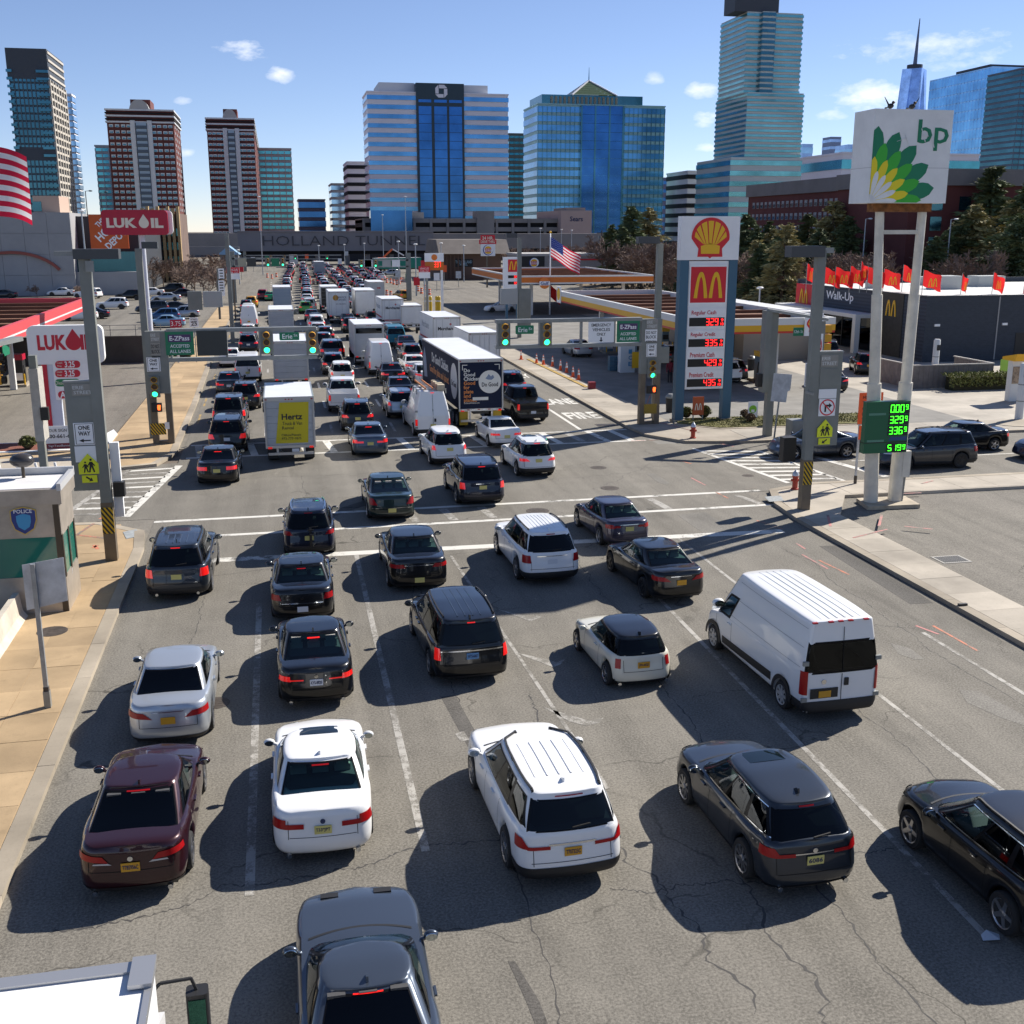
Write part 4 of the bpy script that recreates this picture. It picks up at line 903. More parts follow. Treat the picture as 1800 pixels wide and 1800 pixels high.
def car(name, kind, colour, loc, rz, label, cat, lod=0, group=None, roofc=None, glass=None, lit=True, pl=('gold',''), pz=None, rim='five', trimc=None, extra=None, hb=True):
    s, D = car_obj(kind, lod)
    root = thing(name, label, cat, loc, rz, group)
    roles = {'paint': PT[colour], 'roof': PT[roofc or colour], 'glass': GLASSO, 'glasso': GLASSO, 'sglass': GLASSC, 'cabin': CABIN, 'frit': FRIT, 'seat': SEATT if glass is GLASSG else SEATB, 'rglass': glass or GLASS, 'trim': trimc or TRIM, 'seam': SEAM, 'tail': TAILON if lit else TAIL, 'lens': LENSW,
             'hbl': BRAKEON if (lit and hb) else TAIL, 'mirror': PT[colour] if colour not in ('white',) else PT['white'], 'mirg': MIRG, 'head': HEADL, 'handle': PT[colour], 'chrome': CHROME, 'surround': CHROME if s.surround == 'chrome' else TRIM}
    ch = {}
    for nm, me, role in D:
        par = root
        if nm == 'mirror_glass': par = ch['mirror']
        o = mo(nm, me, roles[role], par); ch[nm] = o
    if lod == 0:
        wheels(root, s, rim)
        z = pz or s.apron[1]+.33 if not pz else pz
        p = s.SB('x', 0., z, .012); b = ch['body']
        ox = getattr(s, 'plx', 0.); pm = MB().box(ox-.155,ox+.155,p[1]-.022 if ox else p[1]-.012,p[1]+.004,z-.08,z+.08).build('licence_plate', PLATES[pl[0]], root)
        if pl[1]: fit_text(pl[1], .26, .085, (0,p[1]-.014,z), INK, pm, '-Y', bold=.02, ext=.002)
    if extra: extra(root, s, roles)
    return root
# ================================================================== the traffic
def at(px, py, z=.25): g = G(px, py, z); return (g.x, g.y, 0)
def mustang_x(root, s, ro):
    for sx in (1, -1):
        p = s.deckpt(sx*.42, 4.25, .02); MB().box(p[0]-.14,p[0]+.14,p[1]-.06,p[1]+.06,p[2]-.03,p[2]+.008).build('hood_vent', TRIM, root)
def chrome_strip(z, q, w=.02, m=None):
    def f(root, s, ro):
        fn = lambda a, zz: s.SB('q', a, zz, .014)
        MB().grid(s.patch(fn, [(-q,z),(q,z),(q,z+w),(-q,z+w)], 16, 1)).build('trim_strip', m or CHROME, root, True)
    return f
def wiper(root, s, ro):
    a = s.SG('x', .0, .12, .03); b = s.SG('x', .32, .17, .03); MB().bar(a, b, .025, .02).build('rear_wiper', TRIM, root)
def both(*fs):
    def f(r_, s, ro):
        for g in fs: g(r_, s, ro)
    return f
def exhausts(root, s, ro):
    for sx in (1, -1): MB().cyl((sx*.62,.04,s.z0+.03),(sx*.62,.25,s.z0+.03),.045,n=12).build('exhaust_tip', CHROME, root)
def badge(z, m=CHROME, r_=.045):
    def f(root, s, ro):
        p = s.SB('x', 0, z, .012); MB().prismY(disc(0,z,r_,14), p[1]-.008, p[1]+.01).build('badge', m, root)
    return f
def bike_rack(root, s, ro):
    m = MB(); m.bar((.05,-.1,.5),(.05,-.12,1.15),.09,.05); m.bar((-.06,-.12,1.1),(.16,-.12,1.1),.04,.04); m.bar((-.06,-.2,.95),(.16,-.2,.95),.04,.04); m.bar((.05,.1,.48),(.05,-.14,.48),.05,.05)
    m.build('hitch_rack', BLACK, root)
def van_doors(z0, z1, handle=True, logo=False):
    def f(root, s, ro):
        for nm, x0, x1, za, zb, off in (('door_gap',-.008,.008,z0,1.2,.016),):
            fn = lambda a, z: s.SB('x', a, z, off); MB().grid(s.patch(fn, [(x0,za),(x1,za),(x1,zb),(x0,zb)], 1, 4)).build(nm, SEAM, root)
        fg = lambda x, w_: s.SG('x', x, w_, .02); MB().grid(s.patch(fg, [(-.008,.02),(.008,.02),(.008,.9),(-.008,.9)], 1, 8)).build('door_gap', SEAM, root)
        p = s.SB('x', .12, .98, .02); MB().box(.07,.17,p[1]-.02,p[1]+.02,.9,1.08).build('door_handle', TRIM, root)
        for sx in (1,-1):
            for z in (.6, 1.5):
                q = s.SB('x', sx*.92, min(z,1.15), .02); MB().box(sx*.86,sx*1.0,q[1]-.03,q[1]+.03,z-.05,z+.05).build('hinge', STEEL, root)
        if logo:
            p = s.SB('x', -.45, 1.0, .01); MB().prismY(disc(-.45,1.02,.06,12), p[1]-.008, p[1]+.01).build('badge', CHROME, root)
            MB().box(-.78,-.08,p[1]-.015,p[1]+.01,.62,.86).build('plate_recess', TRIM, root)
            for x in (-.75,-.35,-.1,.15,.55): MB().box(x-.06,x+.06,.05,.12,2.455,2.485).build('marker_lamp', TAIL, root)
            for sx in (1,-1):   # side creases as flat strips, their shade drawn in grey
                for w_a in (.12,.5,.86):
                    fg2 = lambda tt, w_: s.SG('y', tt, w_, .006, sx)
                    MB().grid(s.patch(fg2, [(.25,w_a),(4.1,w_a),(4.1,w_a+.008),(.25,w_a+.008)], 10, 1), False, sx < 0).build('panel_gap', mat('crease shade grey', (.3,.3,.3), .7), root)
            for sx in (1,-1):   # dark rubbing strips and wheel-arch flares on the sides
                fy = lambda a, z: s.SB('y', a, z, .012, sx)
                MB().grid(s.patch(fy, [(1.55,.5),(4.45,.42),(4.45,.62),(1.55,.72)], 12, 2), False, sx < 0).build('side_strip', TRIM, root)
                for c in (s.ya, s.yb):
                    P = []
                    for k in range(15):
                        a = math.pi*k/14; P.append([(sx*(s.hw+.004), c+rr*math.cos(a), s.wr+rr*math.sin(a)) for rr in (s.wr+.035, s.wr+.15)])
                    MB().grid(P, False, sx > 0).build('arch_flare', TRIM, root)
    return f
NEAR = [ # name, style, paint, rear px, rz, label, kwargs
 ('sedan','fusion','maroon',(233,1566),-.02,'dark maroon sedan with a black rear window driving nearest the left kerb',dict(pl=('gold','T785956C'),pz=.70,extra=both(badge(.84),wiper if 0 else exhausts),lit=False)),
 ('sedan','bmw5','white',(570,1500),-.02,'white sedan with a dark sunroof panel and pale yellow plate',dict(pl=('pale','T33*JPT'),pz=.72,glass=GLASSG,lit=False,rim='multi',extra=both(badge(.87,INK),exhausts))),
 ('coupe','mustang','grey',(660,1905),-.01,'metallic grey coupe with two bonnet vents behind the white sedan',dict(glass=GLASS,extra=mustang_x,pl=('gold',''))),
 ('suv','traverse','white',(1008,1545),.03,'white three-row suv with ribbed roof and black roof rails',dict(pl=('gold','T707323C'),pz=.78,lit=False,rim='multi',extra=both(chrome_strip(.9,.42,.03),wiper))),
 ('suv','rdx','dgrey',(1432,1560),.03,'dark grey crossover with bright window trim and a sunroof',dict(pl=('pale','6086'),pz=.76,lit=False,rim='multi',extra=both(chrome_strip(.87,.5,.02),wiper,badge(.93),exhausts))),
 ('suv','rav4','black',None,.02,'glossy black crossover at the road edge with five-spoke wheels',dict(pl=('gold',''),rim='five')),
 ('sedan','camry','silver',(298,1302),.0,'silver sedan with a black rear window ahead of the maroon sedan',dict(pl=('gold',''),pz=.72,lit=False,extra=chrome_strip(.9,.34,.015))),
 ('suv','explorer','dgrey',(312,1046),-.02,'dark grey suv with ribbed roof passing the police booth',dict(pl=('pale',''),pz=.82,rim='multi',extra=both(exhausts,wiper))),
 ('sedan','bmw4','black',(558,1232),.0,'black fastback sedan with thin red lamps and a white plate',dict(pl=('white','KYS-8820'),pz=.72,glass=GLASSG,extra=both(badge(.86),exhausts))),
 ('sedan','acuratl','black',(533,1085),-.02,'black sedan with a lit high brake lamp behind the car with a hitch rack',dict(pl=('white',''),pz=.5,lit=False,glass=GLASSG,extra=both(chrome_strip(.66,.6,.02),badge(.8)))),
 ('suv','rogue','navy',(545,972),-.02,'dark blue crossover with silver roof rails and a hitch rack',dict(pl=('pale',''),pz=.78,lit=False,hb=True,extra=both(bike_rack,wiper))),
 ('sedan','taurus','black',(738,1030),-.01,'long black sedan with a bright bar between its tail lamps',dict(pl=('pale',''),pz=.45,glass=GLASSG,lit=False,extra=chrome_strip(.9,.45,.03))),
 ('minivan','minivan','black',(832,1190),.03,'black minivan with side roof rails and a chrome tailgate bar',dict(pl=('blue','WTS-6847'),pz=.8,extra=both(chrome_strip(.92,.8,.03),wiper))),
 ('sedan','jaguar','green',(690,908),-.01,'dark green saloon with claw-shaped red tail lamps crossing the junction',dict(pl=('pale',''),pz=.5,glass=GLASSG,lit=False,extra=chrome_strip(.58,.8,.02))),
 ('suv','pilot','navy',(850,882),.02,'boxy navy suv with a chrome tailgate grip crossing the junction',dict(pl=('pale',''),pz=.85,extra=chrome_strip(.98,.3,.03))),
 ('suv','crv','white',(792,812),.04,'white crossover with tall pillar tail lamps entering the far crosswalk',dict(pl=('pale',''),pz=.86)),
 ('sedan','coupe3','white',(892,781),.04,'white two-door car beside the dark blue trailer',dict(pl=('pale',''),pz=.66,glass=GLASS)),
 ('suv','bmwx1','white',(948,832),.05,'white crossover with black lower bumper and glass roof in the junction',dict(pl=('pale',''),pz=.84,extra=wiper)),
 ('suv','explorerw','white',(972,1018),.03,'white suv with ribbed roof and a black lower bumper at the stop line',dict(pl=('white',''),pz=.84,lit=False,rim='multi',extra=both(chrome_strip(1.0,.5,.02),wiper))),
 ('sedan','civic','purple',(1107,955),.05,'small purple-grey sedan on the stop line',dict(pl=('pale',''),pz=.78,lit=False,glass=GLASSG,extra=chrome_strip(.92,.34,.015))),
 ('sedan','camry','black',(1198,1050),.07,'black sedan with a gold plate in the shadow of the tall sign',dict(pl=('gold',''),pz=.72,glass=GLASSG,lit=False,extra=chrome_strip(.9,.34,.015),rim='dark')),
 ('hatchback','mini','cream',(1132,1197),.04,'cream hatchback with a black roof and windows',dict(pl=('gold','JFN-8521'),pz=.66,roofc='black',lit=False,rim='five',extra=both(chrome_strip(.82,.16,.03,mat('car paint cream')),exhausts))),
 ('cargo_van','promaster','white',(1476,1250),.03,'tall white cargo van with a ribbed roof and black rear windows',dict(pl=('gold',''),pz=.72,lit=False,rim='steel',extra=van_doors(.55,1.2,True,True))),
 ('sedan','bmw5','slate',(652,796),-.01,'blue-grey sedan on the far crosswalk beside the yellow-door truck',dict(pl=('pale',''),pz=.72,rim='dark')),
 ('sedan','sedan','black',(382,846),-.02,'black sedan leaving the junction along the left kerb',dict(pl=('pale',''),pz=.72,lit=True)),
 ('suv','bigsuv','black',(400,791),-.01,'black suv with a white plate on the far crosswalk near the left kerb',dict(pl=('white',''),pz=.8)),
 ('pickup_truck','ridge','dgrey',(403,749),-.01,'dark grey truck with a canopy over its bed beside the left pavement',dict(pl=('pale',''),pz=.8)),
 ('suv','suv','black',(432,715),-.03,'black crossover squeezing between the left lane and the yellow-door truck',dict(pl=('pale',''))),
 ('sedan','bmw5','dgrey',(403,690),.0,'dark grey sedan by the left kerb behind a white passenger van',dict(pl=('white',''),pz=.72)),
 ('passenger_van','econovan','white',(436,668),.0,'old white passenger van with square rear windows',dict(pl=('pale',''),pz=.8,rim='steel',extra=van_doors(.55,1.2))),
 ('sedan','sedan','white',(404,641),.0,'white sedan half hidden left of the passenger van',dict(pl=('pale',''))),
 ('suv','suv','navy',(437,616),.0,'navy suv behind the left signal gantry beam',dict(pl=('white',''))),
 ('suv','rogue','white',(437,596),.0,'white crossover seen above the left gantry beam',dict(pl=('white',''))),
 ('suv','suv','black',(630,753),-.01,'black suv with tall lit tail lamps behind the blue-grey sedan',dict(pl=('pale',''),pz=.8)),
 ('pickup_truck','pickup','white',(606,721),-.02,'white pickup truck with an open empty bed',dict(pl=('white',''),pz=.6,rim='steel')),
 ('suv','crv','white',(603,673),.0,'white crossover directly ahead of the open white pickup',dict(pl=('pale',''))),
 ('suv','suv','navy',(588,655),.0,'navy suv with a lit brake lamp beside the box truck without lettering',dict(pl=('white',''))),
 ('suv','bigsuv','slate',(583,630),.0,'slate blue suv two cars ahead of the white pickup',dict(pl=('white',''))),
 ('cargo_van','nvvan','white',(762,762),.03,'white high-roof van carrying ladders on its roof',dict(pl=('pale',''),pz=.7,rim='steel',extra=van_doors(.55,1.2))),
 ('suv','crv','silver',(708,730),.0,'silver crossover left of the van with ladders',dict(pl=('pale',''))),
 ('sedan','sedan','black',(707,700),.0,'black sedan with lit lamps ahead of the silver crossover',dict(pl=('pale',''))),
 ('sedan','bmw5','black',(692,671),.0,'black sedan just behind the windowless white van',dict(pl=('pale',''))),
 ('cargo_van','sprinter','white',(671,655),.0,'white windowless high-roof van beside a grey box truck',dict(pl=('gold',''),pz=.7,rim='steel',extra=van_doors(.55,1.2))),
 ('sedan','camry','white',(752,673),.02,'white sedan close beside the dark blue trailer',dict(pl=('pale',''),pz=.72)),
 ('sedan','bmw5','white',(733,655),.02,'white sedan second in line left of the dark blue trailer',dict(pl=('pale',''))),
 ('suv','suv','grey',(727,636),.02,'grey suv ahead of two white sedans beside the trailer',dict(pl=('pale',''))),
 ('pickup_truck','pickupc','black',(938,738),.04,'black crew-cab pickup with a covered bed in the fire lane',dict(pl=('white',''),pz=.7,rim='dark')),
 ('suv','suv','navy',(905,693),.03,'navy suv in front of the black crew-cab pickup',dict(pl=('pale',''))),
]
for nm, st, col, p, rz, lab, kw in NEAR:
    loc = at(*p) if p else (12.05, 13.05, 0)
    if st == 'mustang': loc = (.72, 11.62, 0)
    cat = nm.replace('_', ' ')
    r_ = car(nm, st, col, loc, rz, lab, cat, 0, **kw)
    if st == 'nvvan': LADV = r_
# ladders on the van roof
ld = thing('ladder', 'pair of orange and aluminium ladders tied on the white van roof', 'ladder', LADV.location+Vector((-.1,.3,2.72)), .05)
for x in (-.25, .15):
    MB().bar((x,0,0),(x,3.6,.02),.05,.09).build('rail', mat('orange fibreglass', (.55,.2,.06), .6), ld)
for k in range(11): MB().bar((-.25,.2+k*.32,0),(.15,.2+k*.32,0),.03,.03).build('rung', RIMW, ld)
bxx = thing('roof_crate', 'long pale box strapped on the white van roof beside ladders', 'box', LADV.location+Vector((.5,.2,2.6)), .03)
MB().box(-.2,.2,0,2.2,0,.32).build('crate', mat('raw pale wood', (.5,.42,.3), .8, vary=.2), bxx)
for y in (.4,1.1,1.8): MB().box(-.22,.22,y,y+.06,-.01,.34).build('strap', TRIM, bxx)
rk = thing('roof_rack', 'steel roof rack bars bolted on the white ladder van', 'rack', LADV.location+Vector((0,0,2.55)), .03)
for y in (.5,1.6,2.7): MB().bar((-.85,y,.1),(.85,y,.1),.06,.05).build('crossbar', STEEL, rk); MB().box(-.85,-.8,y-.03,y+.03,-.15,.1).build('foot', STEEL, rk); MB().box(.8,.85,y-.03,y+.03,-.15,.1).build('foot', STEEL, rk)
# ------------------------------------------------------------------ trucks
BOXW = mat('white truck panel', (.74,.74,.73), .45, vary=.06, scale=1.)
BOXG = mat('grey truck panel', (.42,.44,.46), .5, .1, vary=.08, scale=1.)
ROOFW = mat('milky truck roof', (.68,.70,.74), .5, vary=.05, scale=.6)
ALU = mat('aluminium edge', (.5,.5,.5), .4, .7)
NAVYP = mat('navy trailer panel', (.012,.018,.042), .65, spec=.15)
YEL = mat('yellow truck decal', (.62,.50,.01), .45); ORT = mat('orange lettering', (.7,.24,.05), .5); DARKL = mat('dark lettering', (.02,.02,.025), .5); CREAM = mat('off white print', (.72,.7,.64), .5)
REDT = mat('red print', (.45,.02,.03), .5)
def truck(name, label, px, py, W, L, H, zb, rz=0., wall=None, door=None, roof=None, cabc='white', door_n=0, decal=None, cab=True, z=.55, wheelr=.45, group=None, trailer=False, inset=True):
    wall = wall or BOXW; door = door or wall; g = G(px, py, z)
    t = thing(name, label, 'truck' if not trailer else 'trailer', (g.x, g.y, 0), rz, group); h = W/2
    MB().box(-h, h, .06, L, zb, H).build('cargo_box', wall, t)
    MB().box(-h+.04, h-.04, .03, L-.02, H, H+.02).build('roof_panel', roof or ROOFW, t)
    e = MB()
    for sx in (1, -1):
        e.box(sx*(h-.07), sx*(h+.012), -.02, .06, zb-.12, H+.03); e.box(sx*(h-.05), sx*(h+.012), .06, L, H-.04, H+.03)
    e.box(-h+.07, h-.07, -.02, .06, H-.16, H+.03); e.box(-h+.07, h-.07, -.02, .06, zb-.12, zb+.02); e.box(-h,h,L-.01,L+.02,H-.1,H+.03)
    e.build('edge_frame', ALU, t)
    if door_n:
        dz = (H-.16-zb-.02)/door_n
        for k in range(door_n): MB().box(-h+.09, h-.09, .015, .058, zb+.025+k*dz, zb+.02+(k+1)*dz-.008).build('door_panel', door, t)
        MB().box(-.12,.12,0,.03,zb+.06,zb+.12).build('door_handle', ALU, t)
    else:
        for sx in (1, -1): MB().box(sx*.008, sx*(h-.09), .015, .058, zb+.025, H-.17).build('rear_door', door, t)
        for sx in (1, -1):
            for q in ((.3, .75) if decal is not dogood else ()): MB().cyl((sx*h*q,.0,zb+.05),(sx*h*q,.0,H-.2),.016,n=6).build('lock_rod', ALU, t)
    for sx in (1, -1):
        MB().box(sx*(h-.1), sx*(h-.3), -.03, .02, zb-.14, zb-.04).build('tail_lamp', TAILON, t)
        MB().box(sx*(h-.05), sx*(h-.15), -.03, .0, H-.11, H-.06).build('marker_lamp', TAIL, t)
        MB().box(sx*(h-.06), sx*(h-.55), .2, .26, .25, zb-.15).build('mud_flap', mat('yellow mud flap', (.5,.33,.02), .6) if trailer else TRIM, t)
    for x in (-.15,0,.15): MB().box(x-.04,x+.04,-.03,0,H-.11,H-.06).build('marker_lamp', TAIL, t)
    MB().box(-.45,.45,.05,L,zb-.3,zb-.02).build('chassis', TRIM, t)
    b = MB(); b.box(-h+.1,h-.1,0,.1,.45,.58); b.box(-.7,-.6,.05,.12,.5,zb-.1); b.box(.6,.7,.05,.12,.5,zb-.1); b.build('bumper', ALU, t)
    MB().box(.05,.4,-.01,.0,.6,.76).build('licence_plate', P_WHITE, t)
    k = (wheelr, 'truck')
    if k not in WH: WH[k] = wheel_meshes(wheelr, .5, 'steel', 1)
    tm, rm = WH[k]
    ys = [1.3] if not trailer else [1.1, 2.25]
    if cab: ys.append(L+1.2)
    for y in ys:
        for sx in (1, -1):
            w_ = mo('wheel', tm, RUBBER, t, (sx*(h-.3), y, wheelr), (0,0,0 if sx > 0 else math.pi)); mo('rim', rm, RIMW, w_)
    if cab:
        m = MB(); m.prismX([(L+.15,.5),(L+2.3,.45),(L+2.35,1.15),(L+1.75,1.4),(L+1.2,2.2),(L+.9,2.35),(L+.15,2.35)], -1.02, 1.02)
        c = m.build('cab', PT[cabc], t)
        MB().add([(-.9,L+1.76,1.44),(.9,L+1.76,1.44),(.85,L+1.24,2.18),(-.85,L+1.24,2.18)], [(0,1,2,3)]).build('windshield', GLASS, t)
        for sx in (1, -1):
            MB().add([(sx*1.03,L+.35,1.45),(sx*1.03,L+1.55,1.45),(sx*1.03,L+1.12,2.15),(sx*1.03,L+.35,2.15)], [(0,1,2,3)]).build('side_window', GLASS, t)
            mm = MB().box(sx*1.2,sx*1.42,L+1.5,L+1.6,1.5,2.0); mm.bar((sx*1.0,L+1.5,1.9),(sx*1.25,L+1.52,1.9),.03); mm.build('mirror', TRIM, t)
    if decal: decal(t, h, L, H, zb)
    return t
def hertz(t, h, L, H, zb):
    y = .006; d = MB().prismY([(-.72,zb+.12),(.85,zb+.12),(.95,H-.24),(-.46,H-.24)], y, y+.008).build('decal', YEL, t)
    fit_text('Hertz', 1.0, .30, (.12,y-.003,2.35), DARKL, d, bold=.03); fit_text('Truck & Van', .95, .17, (.12,y-.003,2.02), DARKL, d); fit_text('Rental', .55, .15, (-.1,y-.003,1.8), DARKL, d)
    fit_text('Clifton/Passaic', .95, .12, (.05,y-.003,1.45), DARKL, d); fit_text('973-777-1875', .95, .12, (.05,y-.003,1.27), DARKL, d)
def dogood(t, h, L, H, zb):
    y = .0; w = MB().box(-h+.1,h-.1,y-.006,.014,zb+.03,H-.18).build('door_wrap', NAVYP, t)
    d = MB().prismY(disc(.52,zb+1.55,.66,32), y-.012, y-.006).build('round_decal', CREAM, w)
    fit_text('Do Good', .95, .25, (.52,y-.016,zb+1.4), DARKL, d, bold=.02)
    MB().prismY([(.25,zb+1.75),(.4,zb+1.68),(.62,zb+1.66),(.78,zb+1.78),(.7,zb+1.95),(.58,zb+1.85),(.45,zb+2.0),(.36,zb+1.86)], y-.016, y-.012).build('logo', mat('grey blue print',(.2,.25,.35),.5), d)
    for i, (s_, m) in enumerate((('Do',CREAM),('Good',CREAM),('Chicken.',CREAM),('Good',ORT),('for',ORT),('plate',ORT),('and',ORT),('planet.',ORT))):
        text(s_, .29, (-1.02, y-.012, H-.62-i*.245), m, w, align='LEFT', bold=.006)
    MB().box(-.5,.42,y-.02,y-.006,zb+.5,zb+.68).build('door_label', CREAM, w)
    fit_text('DoGoodChicken.com', .9, .1, (-.55,y-.012,zb+.36), CREAM, w)
    for sx in (-1, 1): MB().box(sx*(h-.2),sx*(h-.5),y-.012,y-.006,H-.33,H-.29).build('corner_mark', CREAM, w); MB().box(sx*(h-.2),sx*(h-.24),y-.012,y-.006,H-.6,H-.335).build('corner_mark', CREAM, w)
    for k in range(8): MB().box(-h+.15+k*.31,-h+.3+k*.31,-.035,-.02,zb-.06,zb-.01).build('reflector', TAIL if k % 2 else WHITE, t)
    x = -h-.004
    s1 = MB().box(x,-h,.1,L-.1,zb+.1,H-.1).build('side_wrap', NAVYP, t)
    dd = MB().prismX([(1.5+p, zb+1.45+q) for p, q in disc(0,0,1.05,28)], x-.006, x).build('round_decal', CREAM, s1)
    fit_text('Do Good', 1.5, .35, (x-.01,1.5,zb+1.3), DARKL, dd, '-X')
    fit_text('Do Good Chicken.', 6.0, .62, (x-.006,6.2,zb+2.05), CREAM, s1, '-X', bold=.02); fit_text('Good for plate and planet.', 7.0, .62, (x-.006,6.6,zb+1.2), ORT, s1, '-X', bold=.02)
    MB().prismX([(11.2,zb+.5),(12.4,zb+.4),(12.9,zb+1.6),(12.2,zb+2.4),(11.6,zb+1.7)], x-.006, x).build('logo', mat('grey blue print'), s1)
def merchants(t, h, L, H, zb):
    y = .005; MB().box(-h+.1,h-.1,y,y+.008,zb+.15,zb+.28).build('stripe', REDT, t)
    fit_text('Merchants', 1.6, .3, (0,y-.003,H-1.0), DARKL, t, bold=.03); MB().prismY(disc(.35,H-.62,.1,10), y-.004, y).build('logo', REDT, t)
    x = -h-.004; MB().box(x,-h,.3,L-.2,zb+.45,zb+.62).build('stripe', REDT, t); fit_text('Merchants', 4., .6, (x-.004,L/2+.4,H-.9), BOXG, t, '-X')
truck('box_truck', 'white rental box truck with a big yellow panel on its rear door', 512, 796, 2.4, 5.6, 3.3, .92, -.005, BOXW, BOXG, door_n=6, decal=hertz)
truck('box_truck', 'plain pale box truck right ahead of the yellow-door rental truck', 513, 676, 2.45, 6., 3.6, 1.0, .0, BOXW, BOXG, door_n=6)
truck('box_truck', 'white box truck with a smooth flat roof showing over the left gantry beam', 496, 599, 2.45, 6.5, 3.6, 1.0, .0, BOXW, BOXG, door_n=6)
truck('box_truck', 'grey square box truck in the lane beside the yellow taxi', 497, 546, 2.45, 6.5, 3.7, 1.0, .0, BOXG, mat('blue grey door',(.3,.36,.42),.5), door_n=6)
truck('semi_trailer', 'dark blue articulated trailer with a round white decal and orange words', 846, 738, 2.6, 13.2, 4.05, 1.2, .03, NAVYP, NAVYP, decal=dogood, trailer=True)
truck('box_truck', 'white truck with a red stripe on its sides next to the petrol forecourt', 786, 620, 2.5, 7.6, 3.7, 1.05, .03, BOXW, BOXW, decal=merchants)
truck('box_truck', 'white truck with a red stripe farther up the queue by yellow posts', 691, 573, 2.5, 6.5, 3.6, 1.0, .02, BOXW, BOXW, decal=merchants)
truck('box_truck', 'plain white box truck hidden behind the dark blue trailer', 852, 652, 2.5, 6.5, 3.5, 1.0, .03, BOXW, BOXW)
truck('box_truck', 'grey flat-sided box truck ahead of the windowless white van', 650, 632, 2.5, 6.0, 3.5, .9, .01, BOXG, BOXG, door_n=6, decal=lambda t,h,L,H,zb: MB().box(-h+.15,h-.15,.0,.012,H-.75,H-.3).build('door_window', GLASS, t))
truck('box_truck', 'small white box truck beside the striped truck by yellow posts', 724, 574, 2.4, 5., 2.9, .9, .01, BOXW, BOXW, door_n=5)
truck('box_truck', 'tall white box truck with a sun emblem on its rear door', 597, 561, 2.5, 7., 3.9, 1.05, .0, BOXW, BOXW, decal=lambda t,h,L,H,zb: (MB().prismY(disc(-.4,H-.75,.35,16),.002,.01).build('emblem', mat('amber print',(.5,.25,.03),.5), t), fit_text('SERVICE', 1.1,.22,(.35,.004,H-.7), INK, t), fit_text('DRIVER', 1.0,.2,(.35,.004,H-1.0), INK, t), fit_text('800.388.8000',1.2,.12,(.2,.004,H-1.5),DARKL,t)))
truck('box_truck', 'plain white box truck right of the truck with a sun emblem', 643, 558, 2.5, 7., 3.9, 1.05, .0, BOXW, BOXW, door_n=6)
truck('box_truck', 'box truck with a black rear door far along the queue', 580, 543, 2.4, 6., 3.6, 1., .0, BOXW, mat('black rear door',(.02,.018,.016),.5), door_n=5)
truck('box_truck', 'grey box truck with a small red emblem near the traffic barrels', 662, 533, 2.5, 7., 3.7, 1.05, .0, BOXG, BOXG, decal=lambda t,h,L,H,zb: MB().prismY(disc(.4,H-.9,.3,10,.12),.002,.01).build('emblem', REDT, t))
truck('box_truck', 'far grey box truck under the distant signal gantry', 517, 467, 2.5, 7., 3.7, 1., .0, BOXG, BOXG, door_n=5)
truck('box_truck', 'far pale box truck beside the orange works barriers', 562, 483, 2.5, 7., 3.7, 1., .0, BOXG, BOXG, door_n=5)
truck('semi_trailer', 'green articulated trailer turning near the overpass', 660, 477, 2.6, 14, 4., 1.2, -1.1, mat('green trailer panel', (.01,.22,.16), .5), mat('green trailer panel'), trailer=True)
t = car('cargo_van','econovan','teal',at(697,606),0,'teal blue van between a grey box truck and a striped truck','van',0,pl=('gold',''))
car('cargo_van','sprinter','white',at(438,574),0,'white van parked low in the left lane with a plain rear','van',0,pl=('gold',''))
# ---- the white delivery truck cut by the lower left corner
t = thing('box_truck', 'white box truck roof and long black mirror at the lower left', 'truck', (-2.92, 5.5, 0), -.0)
MB().box(-1.22,1.22,-2.5,5.75,.95,3.32).build('cargo_box', BOXW, t); MB().box(-1.17,1.17,-2.5,5.6,3.32,3.345).build('roof_panel', mat('bright white roof', (.78,.78,.78), .5, vary=.03), t)
for k in range(7): MB().box(-1.15,1.15,-2.2+k*1.1,-2.15+k*1.1,3.34,3.35).build('roof_seam', ROOFW, t)
e = MB(); e.box(-1.24,1.24,5.6,5.78,3.28,3.38); 
for sx in (1,-1): e.box(sx*1.17,sx*1.24,-2.5,5.6,3.28,3.37)
e.build('edge_frame', ALU, t); MB().box(1.0,1.25,5.3,5.8,3.37,3.42).build('corner_cap', ALU, t)
MB().prismX([(5.8,.5),(7.7,.45),(7.75,1.2),(7.2,1.45),(6.7,2.25),(6.5,2.4),(5.8,2.4)], -1.0, 1.0).build('cab', PT['white'], t)
MB().add([(-.9,7.22,1.5),(.9,7.22,1.5),(.85,6.73,2.24),(-.85,6.73,2.24)], [(0,1,2,3)]).build('windshield', GLASS, t)
